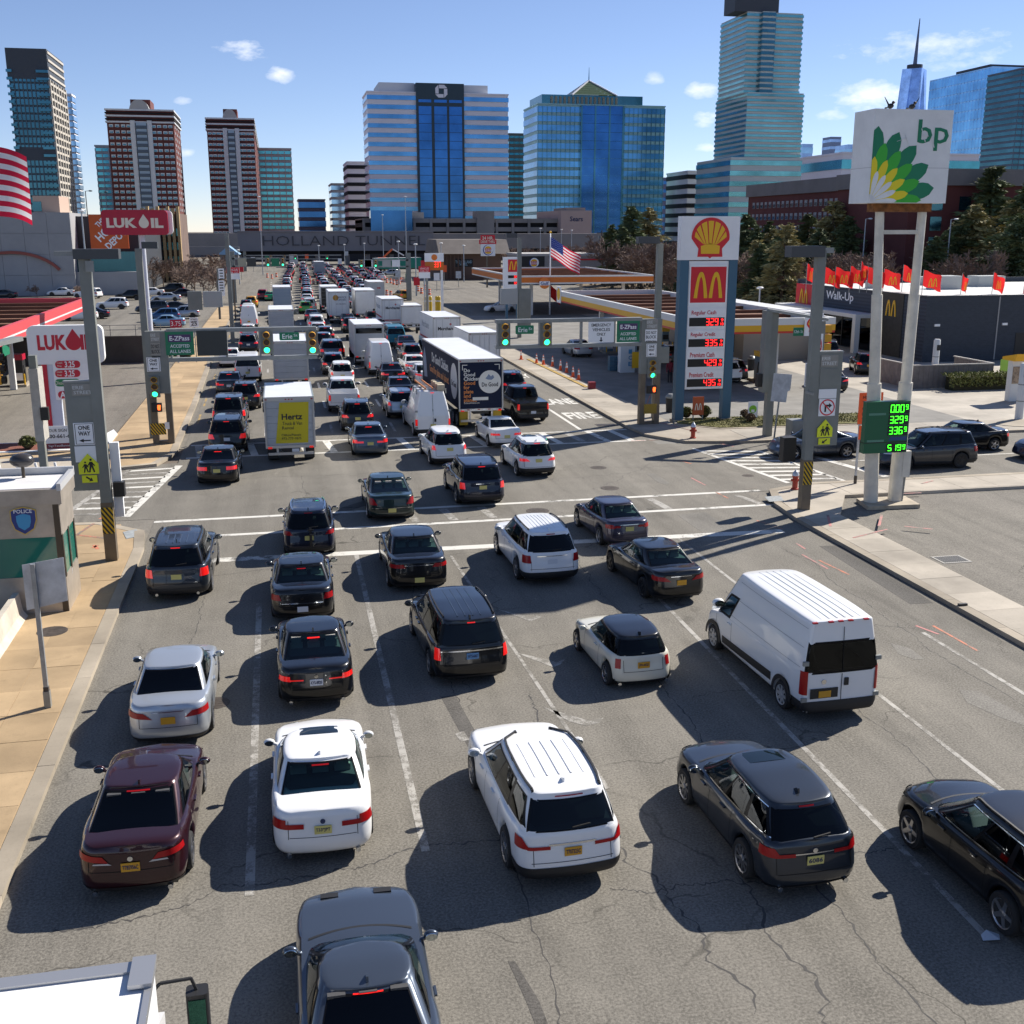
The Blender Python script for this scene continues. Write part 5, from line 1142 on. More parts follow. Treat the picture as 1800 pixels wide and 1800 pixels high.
for sx in (1,-1):
    MB().add([(sx*1.01,5.95,1.5),(sx*1.01,6.95,1.5),(sx*1.01,6.6,2.2),(sx*1.01,5.95,2.2)], [(0,1,2,3)]).build('side_window', GLASS, t)
    m = MB(); m.tube([(sx*.98,6.5,2.35),(sx*1.15,6.55,2.5),(sx*1.5,6.6,2.48),(sx*1.56,6.6,2.3)], .022); m.tube([(sx*.98,6.6,1.3),(sx*1.4,6.62,1.35),(sx*1.56,6.6,1.6)], .022); m.build('mirror_arm', TRIM, t)
    o = MB().prism(rrect(sx*1.56-.13,6.48,sx*1.56+.13,6.7,.05),1.58,2.32).build('mirror', TRIM, t, True, sharp=40); MB().box(sx*1.56-.1,sx*1.56+.1,6.465,6.482,1.82,2.26).build('mirror_glass', mat('green mirror glass',(.05,.16,.13),.03,.9), o); MB().box(sx*1.56-.1,sx*1.56+.1,6.465,6.482,1.62,1.78).build('mirror_glass', MIRG, o)
for y in (-.9,7.0):
    for sx in (1,-1):
        w_ = mo('wheel', WH[(.45,'truck')][0], RUBBER, t, (sx*.92,y,.45), (0,0,0 if sx>0 else math.pi)); mo('rim', WH[(.45,'truck')][1], RIMW, w_)
MB().box(-.45,.45,-2.4,7.3,.55,.95).build('chassis', TRIM, t)
# ------------------------------------------------------------------ cross street and parked cars
XC = [('sedan','bmw4','grey',(1345,797),(1508,797),'grey sedan waiting in the side street behind the crosswalk',dict(pl=('pale',''),rim='five',lit=False)),]
def side_car(nm, st, col, cx, cy, rz, lab, lod=0, **kw):
    s, D = car_obj(st, lod); c = Vector((cx, cy, 0)); d = Vector((-math.sin(rz), math.cos(rz), 0))
    return car(nm, st, col, tuple(c-d*s.L/2), rz, lab, nm.replace('_',' '), lod, **kw)
g = G(1430,800); side_car('sedan','bmw4','grey', 26.6, 51.6, R(88), 'grey sedan waiting at the side street crosswalk', lit=False, pl=('pale',''))
side_car('suv','bigsuv','dgrey', 30.6, 48.1, R(91), 'dark dusty suv behind the green price panel', lit=False, rim='dark')
side_car('sedan','sedan','black', 35.0, 51.7, R(89), 'black sedan behind the dusty suv in the side street', lit=True)
side_car('sedan','sedan','navy', 38.6, 48.6, R(91), 'navy sedan arriving along the side street', lit=False)
g = G(1485,688); side_car('sedan','camry','black', g.x-.3, g.y+2, R(-12), 'black sedan leaving the burger restaurant lane', lit=True, pl=('pale',''))
g = G(1520,660); side_car('suv','suv','black', g.x+1, g.y+2, R(-20), 'black suv queued beside the burger restaurant wall')
g = G(1470,640); side_car('suv','bigsuv','dgrey', g.x+1, g.y+4, R(-20), 'dark grey suv under the burger restaurant canopy')
g = G(1400,610); side_car('suv','suv','black', g.x, g.y+2, R(-15), 'black suv in the lane beside the shell canopy end' .replace('shell ','yellow '))
g = G(1350,600); side_car('pickup_truck','pickupc','black', g.x, g.y+2, R(-10), 'black pickup truck parked past the yellow canopy')
g = G(1300,672); side_car('suv','suv','black', g.x-1.5, g.y+1, R(80), 'black suv filling up under the yellow canopy')
g = G(880,548); side_car('sedan','sedan','white', g.x, g.y, R(95), 'white sedan at the far orange canopy pumps', 1)
g = G(705,527); side_car('suv','suv','taxi', g.x, g.y, R(15), 'yellow taxi waiting by the pavement near the traffic barrels', 1)
g = G(685,485); side_car('suv','suv','silver', g.x, g.y, R(95), 'silver suv crossing near the overpass beside barrels', 1)
g = G(335,632); side_car('suv','suv','lime', g.x-2.2, g.y+1.5, R(90), 'lime green suv crossing behind the left gantry post', 0, rim='dark')
PK = [('suv','white',198,543,88,'white suv parked across the aisle by the concrete store'),('sedan','silver',292,530,95,'silver sedan parked in the store car park row'),('suv','black',228,527,80,'black suv parked beyond the white suv in the store car park'),
      ('sedan','black',303,548,95,'black sedan nearest the lamp post in the store car park'),('suv','white',140,563,92,'white suv parked beside the red canopy roof'),('sedan','navy',160,560,92,'navy sedan parked next to the white suv by the red canopy'),
      ('suv','blue',285,565,92,'blue suv parked by the price board in the car park'),('sedan','lblue',290,575,92,'pale blue sedan parked nearest the retaining wall'),('bigsuv','black',300,515,95,'black suv in the rear row below the tan columns'),
      ('suv','navy',70,519,90,'navy suv parked against the concrete store wall'),('sedan','dgrey',5,524,90,'dark grey sedan parked at the end of the concrete store wall'),('bigsuv','white',155,524,60,'white suv parked by the store corner shrubs'),('sedan','white',265,520,95,'white sedan in the rear row beside a red post'),
      ('suv','dgrey',268,550,95,'dark grey suv parked between the white pole and the lamp post'),('sedan','white',108,520,90,'white sedan parked below the store corner sign'),('suv','black',180,512,90,'black suv parked against the dark store recess'),('sedan','black',215,512,90,'black sedan parked against the dark store recess end'),('sedan','red',35,519,90,'red sedan parked along the concrete store wall'),('suv','silver',320,560,92,'silver suv parked close to the blank silver message panel'),('sedan','navy',318,522,95,'navy sedan by the path below the tan ribs')]
for st, col, px, py, a, lab in PK:
    g = G(px, py); side_car('parked_car', st, col, g.x, g.y, R(a), lab, 1, group=None, lit=False)
# ------------------------------------------------------------------ the far queue, one shared low-detail shell per style
rq = random.Random(11); LANES = {'A': -3.4, 'B': .9, 'C': 4.5, 'D': 8.1, 'E': 11.6, 'F': 15.1, 'G': 18.6, 'H': 22.}
COLN = {'black':'black','white':'white','dgrey':'dark grey','grey':'grey','navy':'navy','silver':'silver','red':'red','slate':'blue-grey','taxi':'yellow','lime':'green','brown':'bronze','emerald':'green'}
def far_car(st, col, x, y):
    ty = {'sedan':'sedan','suv':'suv','bigsuv':'large suv','minivan':'minivan'}[st]
    car(ty.replace(' ','_'), st, col, (x,y,0), rq.uniform(-.02,.02), 'distant %s %s in the queue towards the overpass' % (COLN[col], ty), ty.replace('large ',''), 1, 'distant %s %ss in the queue' % (COLN[col], ty))
start = {'A': 158., 'B': 0, 'C': 118., 'D': 118., 'E': 128., 'F': 0}
for k in (('suv','taxi',-3.7,172.),('suv','red',-2.2,192.),('sedan','emerald',-1.0,188.),('suv','slate',-4.2,163.),('suv','white',-3.8,155.),('suv','navy',-3.7,148.),('sedan','white',-3.6,141.),('suv','lime',3.9,158.),('sedan','navy',.6,150),('sedan','navy',.7,144)): far_car(*k)
def far_cols(): return rq.choices(['black','navy','dgrey','white','silver','grey','slate','brown','red'], [30,16,12,18,9,7,5,2,2])[0]
for ln, y0, y1 in (('B',176,372),('C',100,152),('C',164,385),('D',118,138),('D',178,385),('E',105,140),('E',168,360),('F',190,352),('G',236,350),('H',262,345)):
    y = y0
    while y < y1:
        if not (ln == 'D' and 139 < y < 182) and not (ln == 'B' and y < 190):
            far_car(rq.choices(['sedan','suv','bigsuv','minivan'],[42,38,14,6])[0], far_cols(), LANES[ln]+max(0,y-170)*.022+rq.uniform(-.3,.3), y)
        y += rq.uniform(6.4, 9.)+(y>260)*1.5
# ================================================================== street furniture, gantries, signs
def base(t, p):
    p = Vector(p)
    t.location = p
    for c in t.children: c.location = c.location-p
    return t
def pr(Y, x0, y0, x1, y1):
    a = AY(x0, (y0+y1)/2, Y); b = AY(x1, (y0+y1)/2, Y); m = (x0+x1)/2
    return a[0], AY(m, y1, Y)[1], b[0], AY(m, y0, Y)[1]
SGN_W = mat('white sign face', (.88,.88,.88), .45); SGN_G = mat('green sign face', (.006,.19,.09), .4); SGN_Y = mat('fluorescent yellow sign', (.80,.85,.03), .45)
SGN_R = mat('red sign face', (.65,.015,.03), .4); SGN_P = mat('purple sign band', (.07,.03,.12), .4); SGN_BK = mat('sign ink', (.012,.013,.016), .5); SGN_O = mat('orange sign face', (.85,.11,.02), .45)
SGN_GR = mat('faded grey sign face', (.30,.285,.25), .6, vary=.15, scale=3); SIGBACK = mat('bare sign back', (.5,.52,.54), .5, .3, vary=.2, scale=3.)
SIGY = mat('signal yellow housing', (.66,.33,.015), .5); LAMPOFF = mat('unlit signal lens', (.06,.025,.01), .3); LAMPG = mat('lit green signal', (.02,.9,.38), .3, emit=2.2); LAMPO = mat('lit orange signal', (1,.12,.02), .3, emit=2.)
BRASS = mat('bronze post cladding', (.16,.13,.095), .5, .3, vary=.15, scale=2.)
SCREEN = mat('blank message screen', (.045,.05,.047), .6, vary=.15, scale=30)
def arrow(cx, cz, w, h, d, y, m, parent, name='arrow'):
    # d: angle in degrees, 0 = right
    P = [(-.5,-.12),(.1,-.12),(.1,-.38),(.5,0),(.1,.38),(.1,.12),(-.5,.12)]; c, s_ = math.cos(R(d)), math.sin(R(d))
    return plate(name, [(cx+(x*w*c-z*h*s_), cz+(x*w*s_+z*h*c)) for x, z in P], y, m, parent, .004)
def oneway(t, x0, z0, x1, z1, y):
    p = plate('sign_panel', rect(x0,z0,x1,z1), y, SGN_W, t); cx = (x0+x1)/2; w = x1-x0; h = z1-z0
    plate('sign_border', rect(x0+.06*w,z0+.04*h,x1-.06*w,z1-.04*h), y-.021, SGN_BK, p, .003); plate('sign_field', rect(x0+.09*w,z0+.06*h,x1-.09*w,z1-.06*h), y-.0235, SGN_W, p, .003)
    fit_text('ONE', w*.55, h*.19, (cx,y-.029,z1-.22*h), SGN_BK, p, bold=.02); fit_text('WAY', w*.58, h*.19, (cx,y-.029,z1-.48*h), SGN_BK, p, bold=.02)
    arrow(cx, z0+.2*h, w*.56, h*.22, 180, y-.027, SGN_BK, p)
def signal(t, x, z1, z0, y, wid, lit='green', name='traffic_signal'):
    s_ = MB().box(x-wid/2, x+wid/2, y-.12, y, z0, z1).build('signal_housing', GREYST, t); h = (z1-z0)/3; r_ = min(h*.40, wid*.40)
    for k in range(3):
        zc = z1-h*(k+.5)
        plate('lens_ring', disc(x,zc,r_*1.18,16), y-.12, SIGY, s_, .03)
        plate('lens', disc(x,zc,r_*.95,16), y-.151, LAMPG if (k == 2 and lit == 'green') else LAMPOFF, s_, .01)
        m = MB(); P = []
        for i in range(11):
            a = R(-15+210*i/10); P.append([(x+r_*1.16*math.cos(a), y-.14, zc+r_*1.16*math.sin(a)), (x+r_*1.1*math.cos(a), y-.34, zc+r_*1.1*math.sin(a)-.02)])
        m.grid(P).build('visor', SIGY, s_)
def clipx(P, x0, x1):
    for lim, sg in ((x0, 1), (x1, -1)):
        Q = []
        for (ax, az), (bx, bz) in zip(P, P[1:]+P[:1]):
            ia, ib = (ax-lim)*sg >= 0, (bx-lim)*sg >= 0
            if ia: Q.append((ax, az))
            if ia != ib: f = (lim-ax)/(bx-ax); Q.append((lim, az+(bz-az)*f))
        P = Q
        if len(P) < 3: return []
    return P
def hazard(t, x0, z0, x1, z1, y, n=6):
    p = plate('hazard_panel', rect(x0,z0,x1,z1), y, mat('hazard yellow', (.68,.42,.01), .5), t); w = (x1-x0); h = z1-z0; st = w/n*1.15
    for k in range(-int(h/w*n)-2, n+1):
        xa = x0+k*st*1.0; P = [(xa,z1),(xa+st*.5,z1),(xa+st*.5+h*.7,z0),(xa+h*.7,z0)]
        Q = clipx(P, x0, x1)
        if len(Q) < 3: continue
        plate('stripe', Q, y-.021, SGN_BK, p, .003)
def school(t, cx, z0, z1, y, adir):
    h = z1-z0; w = h*.92
    p = plate('crossing_sign', [(cx-w/2,z0),(cx+w/2,z0),(cx+w/2,z0+h*.5),(cx,z1),(cx-w/2,z0+h*.5)], y, SGN_Y, t)
    q = lambda P: plate('pictogram', [(cx+a*w, z0+b*h) for a, b in P], y-.021, SGN_BK, p, .004)
    for ox, s_ in ((-.15,.8), (.13,1.)):
        f = lambda a, b: (ox+a*s_, .08+b*s_)
        plate('pictogram', [(cx+u*w, z0+v*h) for u, v in disc(*f(0,.62),.06*s_,10)], y-.021, SGN_BK, p, .004)
        q([f(-.08,.52),f(.08,.52),f(.1,.3),f(-.08,.3)]); q([f(-.08,.3),f(.02,.3),f(-.06,.0),f(-.13,.0)]); q([f(.0,.3),f(.1,.3),f(.18,.02),f(.11,.0)]); q([f(-.07,.5),f(-.04,.44),f(-.17,.28),f(-.2,.32)]); q([f(.06,.5),f(.04,.44),f(.16,.3),f(.2,.34)])
    b = plate('arrow_plate', rect(cx-w*.38,z0-h*.42,cx+w*.38,z0-h*.06), y, SGN_Y, t)
    arrow(cx, z0-h*.24, w*.4, h*.3, adir, y-.02, SGN_BK, b)
def erie(t, x0, z0, x1, z1, y, m=SGN_GR, ink=None):
    p = plate('name_panel', rect(x0,z0,x1,z1), y, m, t); w = x1-x0; h = z1-z0; ink = ink or mat('faded white lettering', (.62,.62,.6), .6)
    fit_text('ERIE', w*.5, h*.3, ((x0+x1)/2-w*.2,y-.023,z0+h*.7), ink, p, bold=.01); fit_text('STREET', w*.84, h*.3, ((x0+x1)/2,y-.023,z0+h*.27), ink, p, bold=.01)
def ezpass(t, x0, z0, x1, z1, y):
    p = plate('toll_sign', rect(x0,z0,x1,z1), y, SGN_G, t, .03); w = x1-x0; h = z1-z0
    plate('sign_band', rect(x0+.1*w,z1-.44*h,x1-.1*w,z1-.12*h), y-.031, SGN_P, p, .004)
    fit_text('E-ZPass', w*.7, h*.2, ((x0+x1)/2,y-.038,z1-.28*h), SGN_W, p, bold=.02); fit_text('ACCEPTED', w*.68, h*.14, ((x0+x1)/2,y-.034,z0+.39*h), SGN_W, p, bold=.01); fit_text('ALL LANES', w*.74, h*.14, ((x0+x1)/2,y-.034,z0+.16*h), SGN_W, p, bold=.01)
def gantry(name, label, Y, post, beam, items, side, legs=True):
    """post: px rect of the column, beam: px rect of the cross panel frame"""
    t = thing(name, label, 'gantry')
    X0, Z0, X1, Z1 = pr(Y, *post); B = pr(Y, *beam)
    zc = AY((post[0]+post[2])/2, post[4] if len(post) > 4 else post[3]-95, Y)[1]
    for xa in (X0, X1-.32): MB().box(xa, xa+.32, Y, Y+.4, 0, zc).build('leg', BRASS, t)
    MB().box(X0+.32, X1-.32, Y+.05, Y+.35, 0, .3).build('cross_tie', BRASS, t)
    MB().box(X0, X1, Y, Y+.42, zc, B[3]).build('column', GREYST, t)
    lo, hi = (X1, B[2]) if side > 0 else (B[0], X0)
    MB().box(min(lo,B[0]) if side < 0 else lo, hi, Y-.03, Y+.45, B[3]-.1, B[3]+.1).build('beam', STEEL, t)
    MB().box(lo, hi, Y, Y+.4, B[1]-.12, B[1]+.08).build('beam', STEEL, t)
    return t, X0, X1, zc, B
# ---- left gantry
Y = 61.
t, X0, X1, zc, B = gantry('signal_gantry', 'left steel signal gantry reaching over the lanes with green toll sign', Y, (262,588,300,787), (262,580,557,630), None, 1)
for a in (300, 398, 457, 479, 540): x = AY(a,605,Y)[0]; MB().box(x-.05,x+.05,Y+.05,Y+.35,B[1],B[3]).build('beam_upright', STEEL, t)
ezpass(t, *pr(Y,291,583,341,624), Y-.01)
r_ = pr(Y,346,581,399,625); plate('message_screen', rect(*r_), Y-.01, SCREEN, t, .05); f = MB(); f.box(r_[0]-.06,r_[2]+.06,Y-.02,Y+.0,r_[3],r_[3]+.06); f.build('screen_frame', STEEL, t)
for a in (468.5, 549): r_ = pr(Y,a-10,580,a+10,622); MB().box(r_[0],r_[2],Y-.02,Y+.3,r_[1],r_[3]).build('signal_box', GREYST, t); signal(t, (r_[0]+r_[2])/2, r_[3]-.05, r_[1]+.02, Y-.02, (r_[2]-r_[0])*.7)
r_ = pr(Y,491,584,526,598); sg = plate('street_sign', rrect(*r_,.06), Y-.02, SGN_G, t); fit_text('Erie', (r_[2]-r_[0])*.5, .26, ((r_[0]*.6+r_[2]*.4),Y-.043,(r_[1]+r_[3])/2), SGN_W, sg, bold=.01); fit_text('St', (r_[2]-r_[0])*.2, .14, (r_[0]+(r_[2]-r_[0])*.82,Y-.043,(r_[1]+r_[3])/2+.05), SGN_W, sg)
erie(t, *pr(Y,264,584,281,601), Y-.01); r_ = pr(Y,265,602,282,625); p = plate('notice', rect(*r_), Y-.01, SGN_GR, t)
for i, s_ in enumerate(('DO NOT','BLOCK','INTERSECTION')): fit_text(s_, (r_[2]-r_[0])*.86, .2 if i < 2 else .09, ((r_[0]+r_[2])/2,Y-.033,r_[3]-.2-.27*i), SGN_BK, p, bold=.01)
oneway(t, *pr(Y,258,628,282,653), Y-.01); r_ = pr(Y,263,661,281,698); signal(t, (r_[0]+r_[2])/2, r_[3], r_[1], Y-.005, (r_[2]-r_[0]))
def handbox(t, r_, y):
    b = MB().box(r_[0],r_[2],y-.22,y,r_[1],r_[3]).build('pedestrian_signal', BLACK, t); cx = r_[0]+(r_[2]-r_[0])*.72; cz = (r_[1]+r_[3])/2; h = (r_[3]-r_[1])*.3
    MB().prismY([(cx-.05,cz-h),(cx+.07,cz-h),(cx+.1,cz+.1),(cx+.08,cz+h),(cx-.06,cz+h),(cx-.08,cz)], y-.235, y-.222).build('hand_symbol', LAMPO, b)
handbox(t, pr(Y,267,708,285,723), Y-.005); hazard(t, *pr(Y,265,744,292,764), Y-.01); r_ = pr(Y,290,742,298,754); plate('notice', rect(*r_), Y-.02, SGN_W, t)
base(t, ((X0+X1)/2, Y, 0))
# ---- right gantry
Y = 61.6
t, X0, X1, zc, B = gantry('signal_gantry', 'right steel signal gantry with emergency vehicles sign over the lanes', Y, (1126,570,1161,752), (872,563,1161,607), None, -1)
for a in (876, 950, 967, 1023, 1081): x = AY(a,585,Y)[0]; MB().box(x-.05,x+.05,Y+.05,Y+.35,B[1],B[3]).build('beam_upright', STEEL, t)
for a in (887, 960): r_ = pr(Y,a-10,566,a+10,608); MB().box(r_[0],r_[2],Y-.02,Y+.3,r_[1],r_[3]).build('signal_box', GREYST, t); signal(t, (r_[0]+r_[2])/2, r_[3]-.05, r_[1]+.02, Y-.02, (r_[2]-r_[0])*.7)
r_ = pr(Y,906,572,938,587); sg = plate('street_sign', rrect(*r_,.06), Y-.02, SGN_G, t); fit_text('Erie', (r_[2]-r_[0])*.5, .26, ((r_[0]*.6+r_[2]*.4),Y-.043,(r_[1]+r_[3])/2), SGN_W, sg, bold=.01); fit_text('St', (r_[2]-r_[0])*.2, .14, (r_[0]+(r_[2]-r_[0])*.82,Y-.043,(r_[1]+r_[3])/2+.05), SGN_W, sg)
r_ = pr(Y,1034,565,1079,602); sg = plate('lane_sign', rect(*r_), Y-.01, SGN_W, t); cx = (r_[0]+r_[2])/2; w_ = r_[2]-r_[0]
for i, s_ in enumerate(('EMERGENCY','VEHICLES','ONLY')): fit_text(s_, w_*(.76,.68,.34)[i], .17, (cx,Y-.033,r_[3]-.2-.26*i), SGN_BK, sg, bold=.01)
arrow(cx, r_[1]+.17, .26, .3, -90, Y-.03, SGN_BK, sg)
ezpass(t, *pr(Y,1084,564,1124,601), Y-.01); erie(t, *pr(Y,1136,561,1156,578), Y-.01); r_ = pr(Y,1134,579,1155,600); p = plate('notice', rect(*r_), Y-.01, SGN_W, t)
for i, s_ in enumerate(('DO NOT','BLOCK','INTERSECTION')): fit_text(s_, (r_[2]-r_[0])*.86, .18 if i < 2 else .09, ((r_[0]+r_[2])/2,Y-.033,r_[3]-.18-.25*i), SGN_BK, p, bold=.01)
oneway(t, *pr(Y,1136,604,1154,627), Y-.01); r_ = pr(Y,1138,632,1153,664); signal(t, (r_[0]+r_[2])/2, r_[3], r_[1], Y-.005, (r_[2]-r_[0])*1.05); handbox(t, pr(Y,1136,677,1152,691), Y-.005); hazard(t, *pr(Y,1132,710,1154,727), Y-.01)
MB().box(X1,X1+.5,Y+.02,Y+.3,zc+.6,B[1]-.2).build('side_panel', GREYST, t)
base(t, ((X0+X1)/2, Y, 0))
# ---- street name columns with lamp heads
def lampcol(label, bx, by, ztop, panel_side, Ypl, prect, parts, head):
    t = thing('signal_column', label, 'street sign column'); w_ = .36
    g = G(bx, by); x, y = g.x, g.y
    MB().box(x-w_/2,x+w_/2,y-.16,y+.16,0,ztop).build('column', GREYST, t); MB().box(x-w_/2-.015,x+w_/2+.015,y-.175,y+.175,0,2.2).build('column_foot', BRASS, t)
    X0, Z0, X1, Z1 = pr(y-.1, *prect)
    xa, xb = (X0, x-w_/2) if panel_side < 0 else (x+w_/2, X1)
    MB().box(xa,xb,y-.12,y+.14,Z0,Z1).build('sign_box', GREYST, t); MB().box(xa-.03,xb+.03,y-.14,y+.16,Z1,Z1+.06).build('box_cap', STEEL, t)
    hz = pr(y-.19, *parts['hazard']); hazard(t, x-w_/2-.016, hz[1], x+w_/2+.016, hz[3], y-.176, 3)
    return t, x, y, xa, xb
t, x, y, xa, xb = lampcol('left street name column with school crossing sign and lamp head', 198, 990, 10.4, -1, 39, (121,672,186,862), dict(hazard=(188,892,200,938)), None)
cx = (xa+xb)/2; Yp = y-.125
erie(t, *pr(Yp,126,675,164,695), Yp); r_ = pr(Yp,127,698,166,737); plate('blank_panel', rect(*r_), Yp, GREYST, t, .012); oneway(t, *pr(Yp,130,743,167,782), Yp); plate('blank_panel', rect(*pr(Yp,132,784,172,812)), Yp, SGN_W, t)
a = pr(Yp,135,797,176,833); school(t, (a[0]+a[2])/2, a[1], a[3], Yp-.022, -35)
MB().box(x-.3,x+1.1,y-.3,y+.3,10.3,10.62).build('lamp_head', mat('dark lamp housing', (.06,.065,.07), .5), t); MB().box(x-.9,x-.3,y-.15,y+.15,10.4,10.55).build('bracket', STEEL, t); MB().box(x+.05,x+.3,y-.3,y-.2,9.9,10.25).build('bracket', STEEL, t)
b_ = MB().box(x+.2,x+.5,y+.2,y+.4,1.6,4.2).build('side_sign', SGN_W, t); p_ = MB().box(x+.25,x+.6,y+.0,y+.35,2.35,2.85).build('pedestrian_signal', BLACK, t)
base(t, (x,y,0))
t, x, y, xa, xb = lampcol('right street name column with no right turn sign and lamp head', 1412, 900, 10.45, 1, 40.7, (1425,620,1476,783), dict(hazard=(1418,812,1427,852)), None)
Yp = y-.125; erie(t, *pr(Yp,1443,624,1473,644), Yp); plate('blank_panel', rect(*pr(Yp,1441,648,1473,680)), Yp, GREYST, t, .012); plate('blank_panel', rect(*pr(Yp,1439,684,1470,700)), Yp, SGN_W, t)
r_ = pr(Yp,1439,701,1468,731); s_ = plate('no_right_turn_sign', rect(*r_), Yp, SGN_W, t); cx, cz, rr = (r_[0]+r_[2])/2, (r_[1]+r_[3])/2, (r_[2]-r_[0])*.46
plate('ring', disc(cx,cz,rr,28), Yp-.02, SGN_R, s_, .003); plate('ring_field', disc(cx,cz,rr*.84,28), Yp-.0235, SGN_W, s_, .003)
plate('turn_arrow', [(cx-rr*.35,cz-rr*.55),(cx-rr*.12,cz-rr*.55),(cx-rr*.12,cz+rr*.1),(cx+rr*.2,cz+rr*.1),(cx+rr*.2,cz-.1*rr),(cx+rr*.62,cz+rr*.22),(cx+rr*.2,cz+.54*rr),(cx+rr*.2,cz+.34*rr),(cx-rr*.35,cz+.34*rr)], Yp-.027, SGN_BK, s_, .003)
plate('bar', [(cx-rr*.68,cz+rr*.58),(cx-rr*.58,cz+rr*.68),(cx+rr*.68,cz-rr*.58),(cx+rr*.58,cz-rr*.68)], Yp-.031, SGN_R, s_, .003)
a = pr(Yp,1434,737,1465,768); school(t, (a[0]+a[2])/2, a[1], a[3], Yp-.022, 215)
MB().box(x-1.35,x+.05,y-.3,y+.3,10.2,10.62).build('lamp_head', mat('dark lamp housing'), t); MB().box(x+.05,x+.5,y-.12,y+.12,10.35,10.55).build('bracket', STEEL, t); MB().box(x-.25,x-.18,y-.6,y,4.9,5.).build('bracket', STEEL, t)
bx2 = MB().box(x-.75,x-.2,y+.6,y+1.,2.0,3.0).build('pedestrian_signal', BLACK, t)
base(t, (x,y,0))
# ---- cross-street gantries seen edge-on
t = thing('signal_gantry', 'grey side-street gantry with yellow signals beside the red and white price sign', 'gantry'); x = -11.2; y = 55.0
MB().box(x-.16,x+.16,y-.2,y+.2,0,5.6).build('leg', GREYST, t); MB().box(x-.2,x+.2,y-.25,y+.9,1.6,5.).build('sign_box', mat('weathered pale panel', (.42,.40,.36), .6, vary=.15), t)
MB().bar((x-2.9,y-7.,6.15),(x-.6,y+.3,6.35),.5,.2).build('beam', STEEL, t)
for xx, yy in ((x-2.6,y-6.4),(x-1.4,y-2.8)): 
    MB().box(xx-.1,xx+.1,yy-.5,yy+.5,4.2,6.2).build('backing_panel', GREYST, t)
    for k in range(3):
        s2 = MB().box(xx+.1,xx+.62,yy-.2,yy+.2,5.6-k*.48,6.0-k*.48).build('signal_head', SIGY, t)
        MB().cyl((xx+.62,yy,5.8-k*.48),(xx+.8,yy,5.8-k*.48),.19,n=12,cap=False).build('visor', BLACK, s2)
s2 = MB().box(x-.85,x-.82,y-1.9,y-.6,5.75,6.2).build('street_sign', SGN_G, t)
MB().box(x+.15,x+.5,y-.35,y-.05,2.6,3.2).build('pedestrian_signal', BLACK, t)
base(t, (x,y,0))
t = thing('signal_gantry', 'grey side-street gantry with a do-not-enter disc near the lawn', 'gantry'); g = G(1348,770); x, y = g.x, g.y
MB().box(x-.2,x+.2,y-.2,y+.2,0,7.).build('leg', GREYST, t); MB().box(x-.55,x-.2,y-.3,y+.3,2.6,7.).build('sign_box', GREYST, t); MB().box(x-.8,x-.5,y-.2,y+.2,2.9,3.6).build('pedestrian_signal', BLACK, t)
MB().bar((x-.4,y,7.05),(x+2.4,y-1.6,6.6),.4,.14).build('beam', STEEL, t)
MB().box(x+1.5,x+2.3,y-1.5,y-1.3,4.2,6.5).build('backing_panel', GREYST, t)
p = plate('prohibition_sign', rect(x+1.5,4.5,x+2.2,5.85), y-1.505, SGN_W, t); plate('disc', disc(x+1.85,5.18,.3,20,.62), y-1.527, SGN_R, p, .004); plate('bar', rect(x+1.62,5.1,x+2.08,5.26), y-1.532, SGN_W, p, .004)
fit_text('DO NOT', .4, .13, (x+1.85,y-1.536,5.46), SGN_W, p); fit_text('ENTER', .38, .13, (x+1.85,y-1.536,4.9), SGN_W, p)
for k in range(3): MB().box(x+2.3,x+2.7,y-1.5,y-1.1,4.9+k*.5,5.3+k*.5).build('signal_head', SIGY, t)
s2 = plate('street_sign', rect(x+.75,5.7,x+1.35,6.15), y-.9, SGN_G, t); fit_text('12th St', .5, .16, (x+1.05,y-.923,5.93), SGN_W, s2)
base(t, (x,y,0))
t = thing('one_way_post', 'short grey box post with a one way plate by the side street crosswalk', 'sign post'); g = G(1415,778); x, y = g.x, g.y
MB().box(x-.2,x+.2,y-.15,y+.15,0,4.3).build('post', GREYST, t); oneway(t, x-.35, 3.1, x+.4, 4.35, y-.16)
MB().box(x-1.0,x-.2,y-.4,y+.4,0,1.3).build('cabinet', STEEL, t); base(t, (x,y,0))
# ---- plain poles and signs
t = thing('sign_post', 'bent blank sign back on a rusty post on the left pavement', 'sign post'); g = G(85,1243,.13); x, y = g.x, g.y; zt = AY(85,990,y)[1]
MB().box(x-.05,x+.05,y-.05,y+.05,.1,zt).build('post', mat('grey sign post', (.30,.31,.31), .5, .4, vary=.2, scale=4), t); MB().box(x-.075,x+.075,y-.075,y+.075,.1,.55).build('post_sleeve', STEEL, t); MB().box(x-.06,x+.06,y-.06,y+.06,.5,.66).build('rust_band', IRON, t)
r_ = pr(y+.07,42,985,116,1062); m = MB(); m.prismY([(r_[0],r_[1]-.12),(r_[2],r_[1]+.06),(r_[2],r_[3]+.05),(r_[0],r_[3]-.08)], y+.055, y+.075); m.build('sign_back', SIGBACK, t); base(t, (x,y,.13))
t = thing('sign_post', 'weathered blank sign back on a thin post by the lawn', 'sign post'); g = G(1360,775,.1); x, y = g.x, g.y
MB().cyl((x,y,.1),(x+.25,y,3.4),.05,n=8).build('post', STEEL, t); MB().prismY([(x-.35,2.3),(x+.55,2.2),(x+.6,2.8),(x+.75,2.85),(x+.8,3.7),(x-.25,3.8)], y-.08, y-.06).build('sign_back', SIGBACK, t); base(t, (x,y,.1))
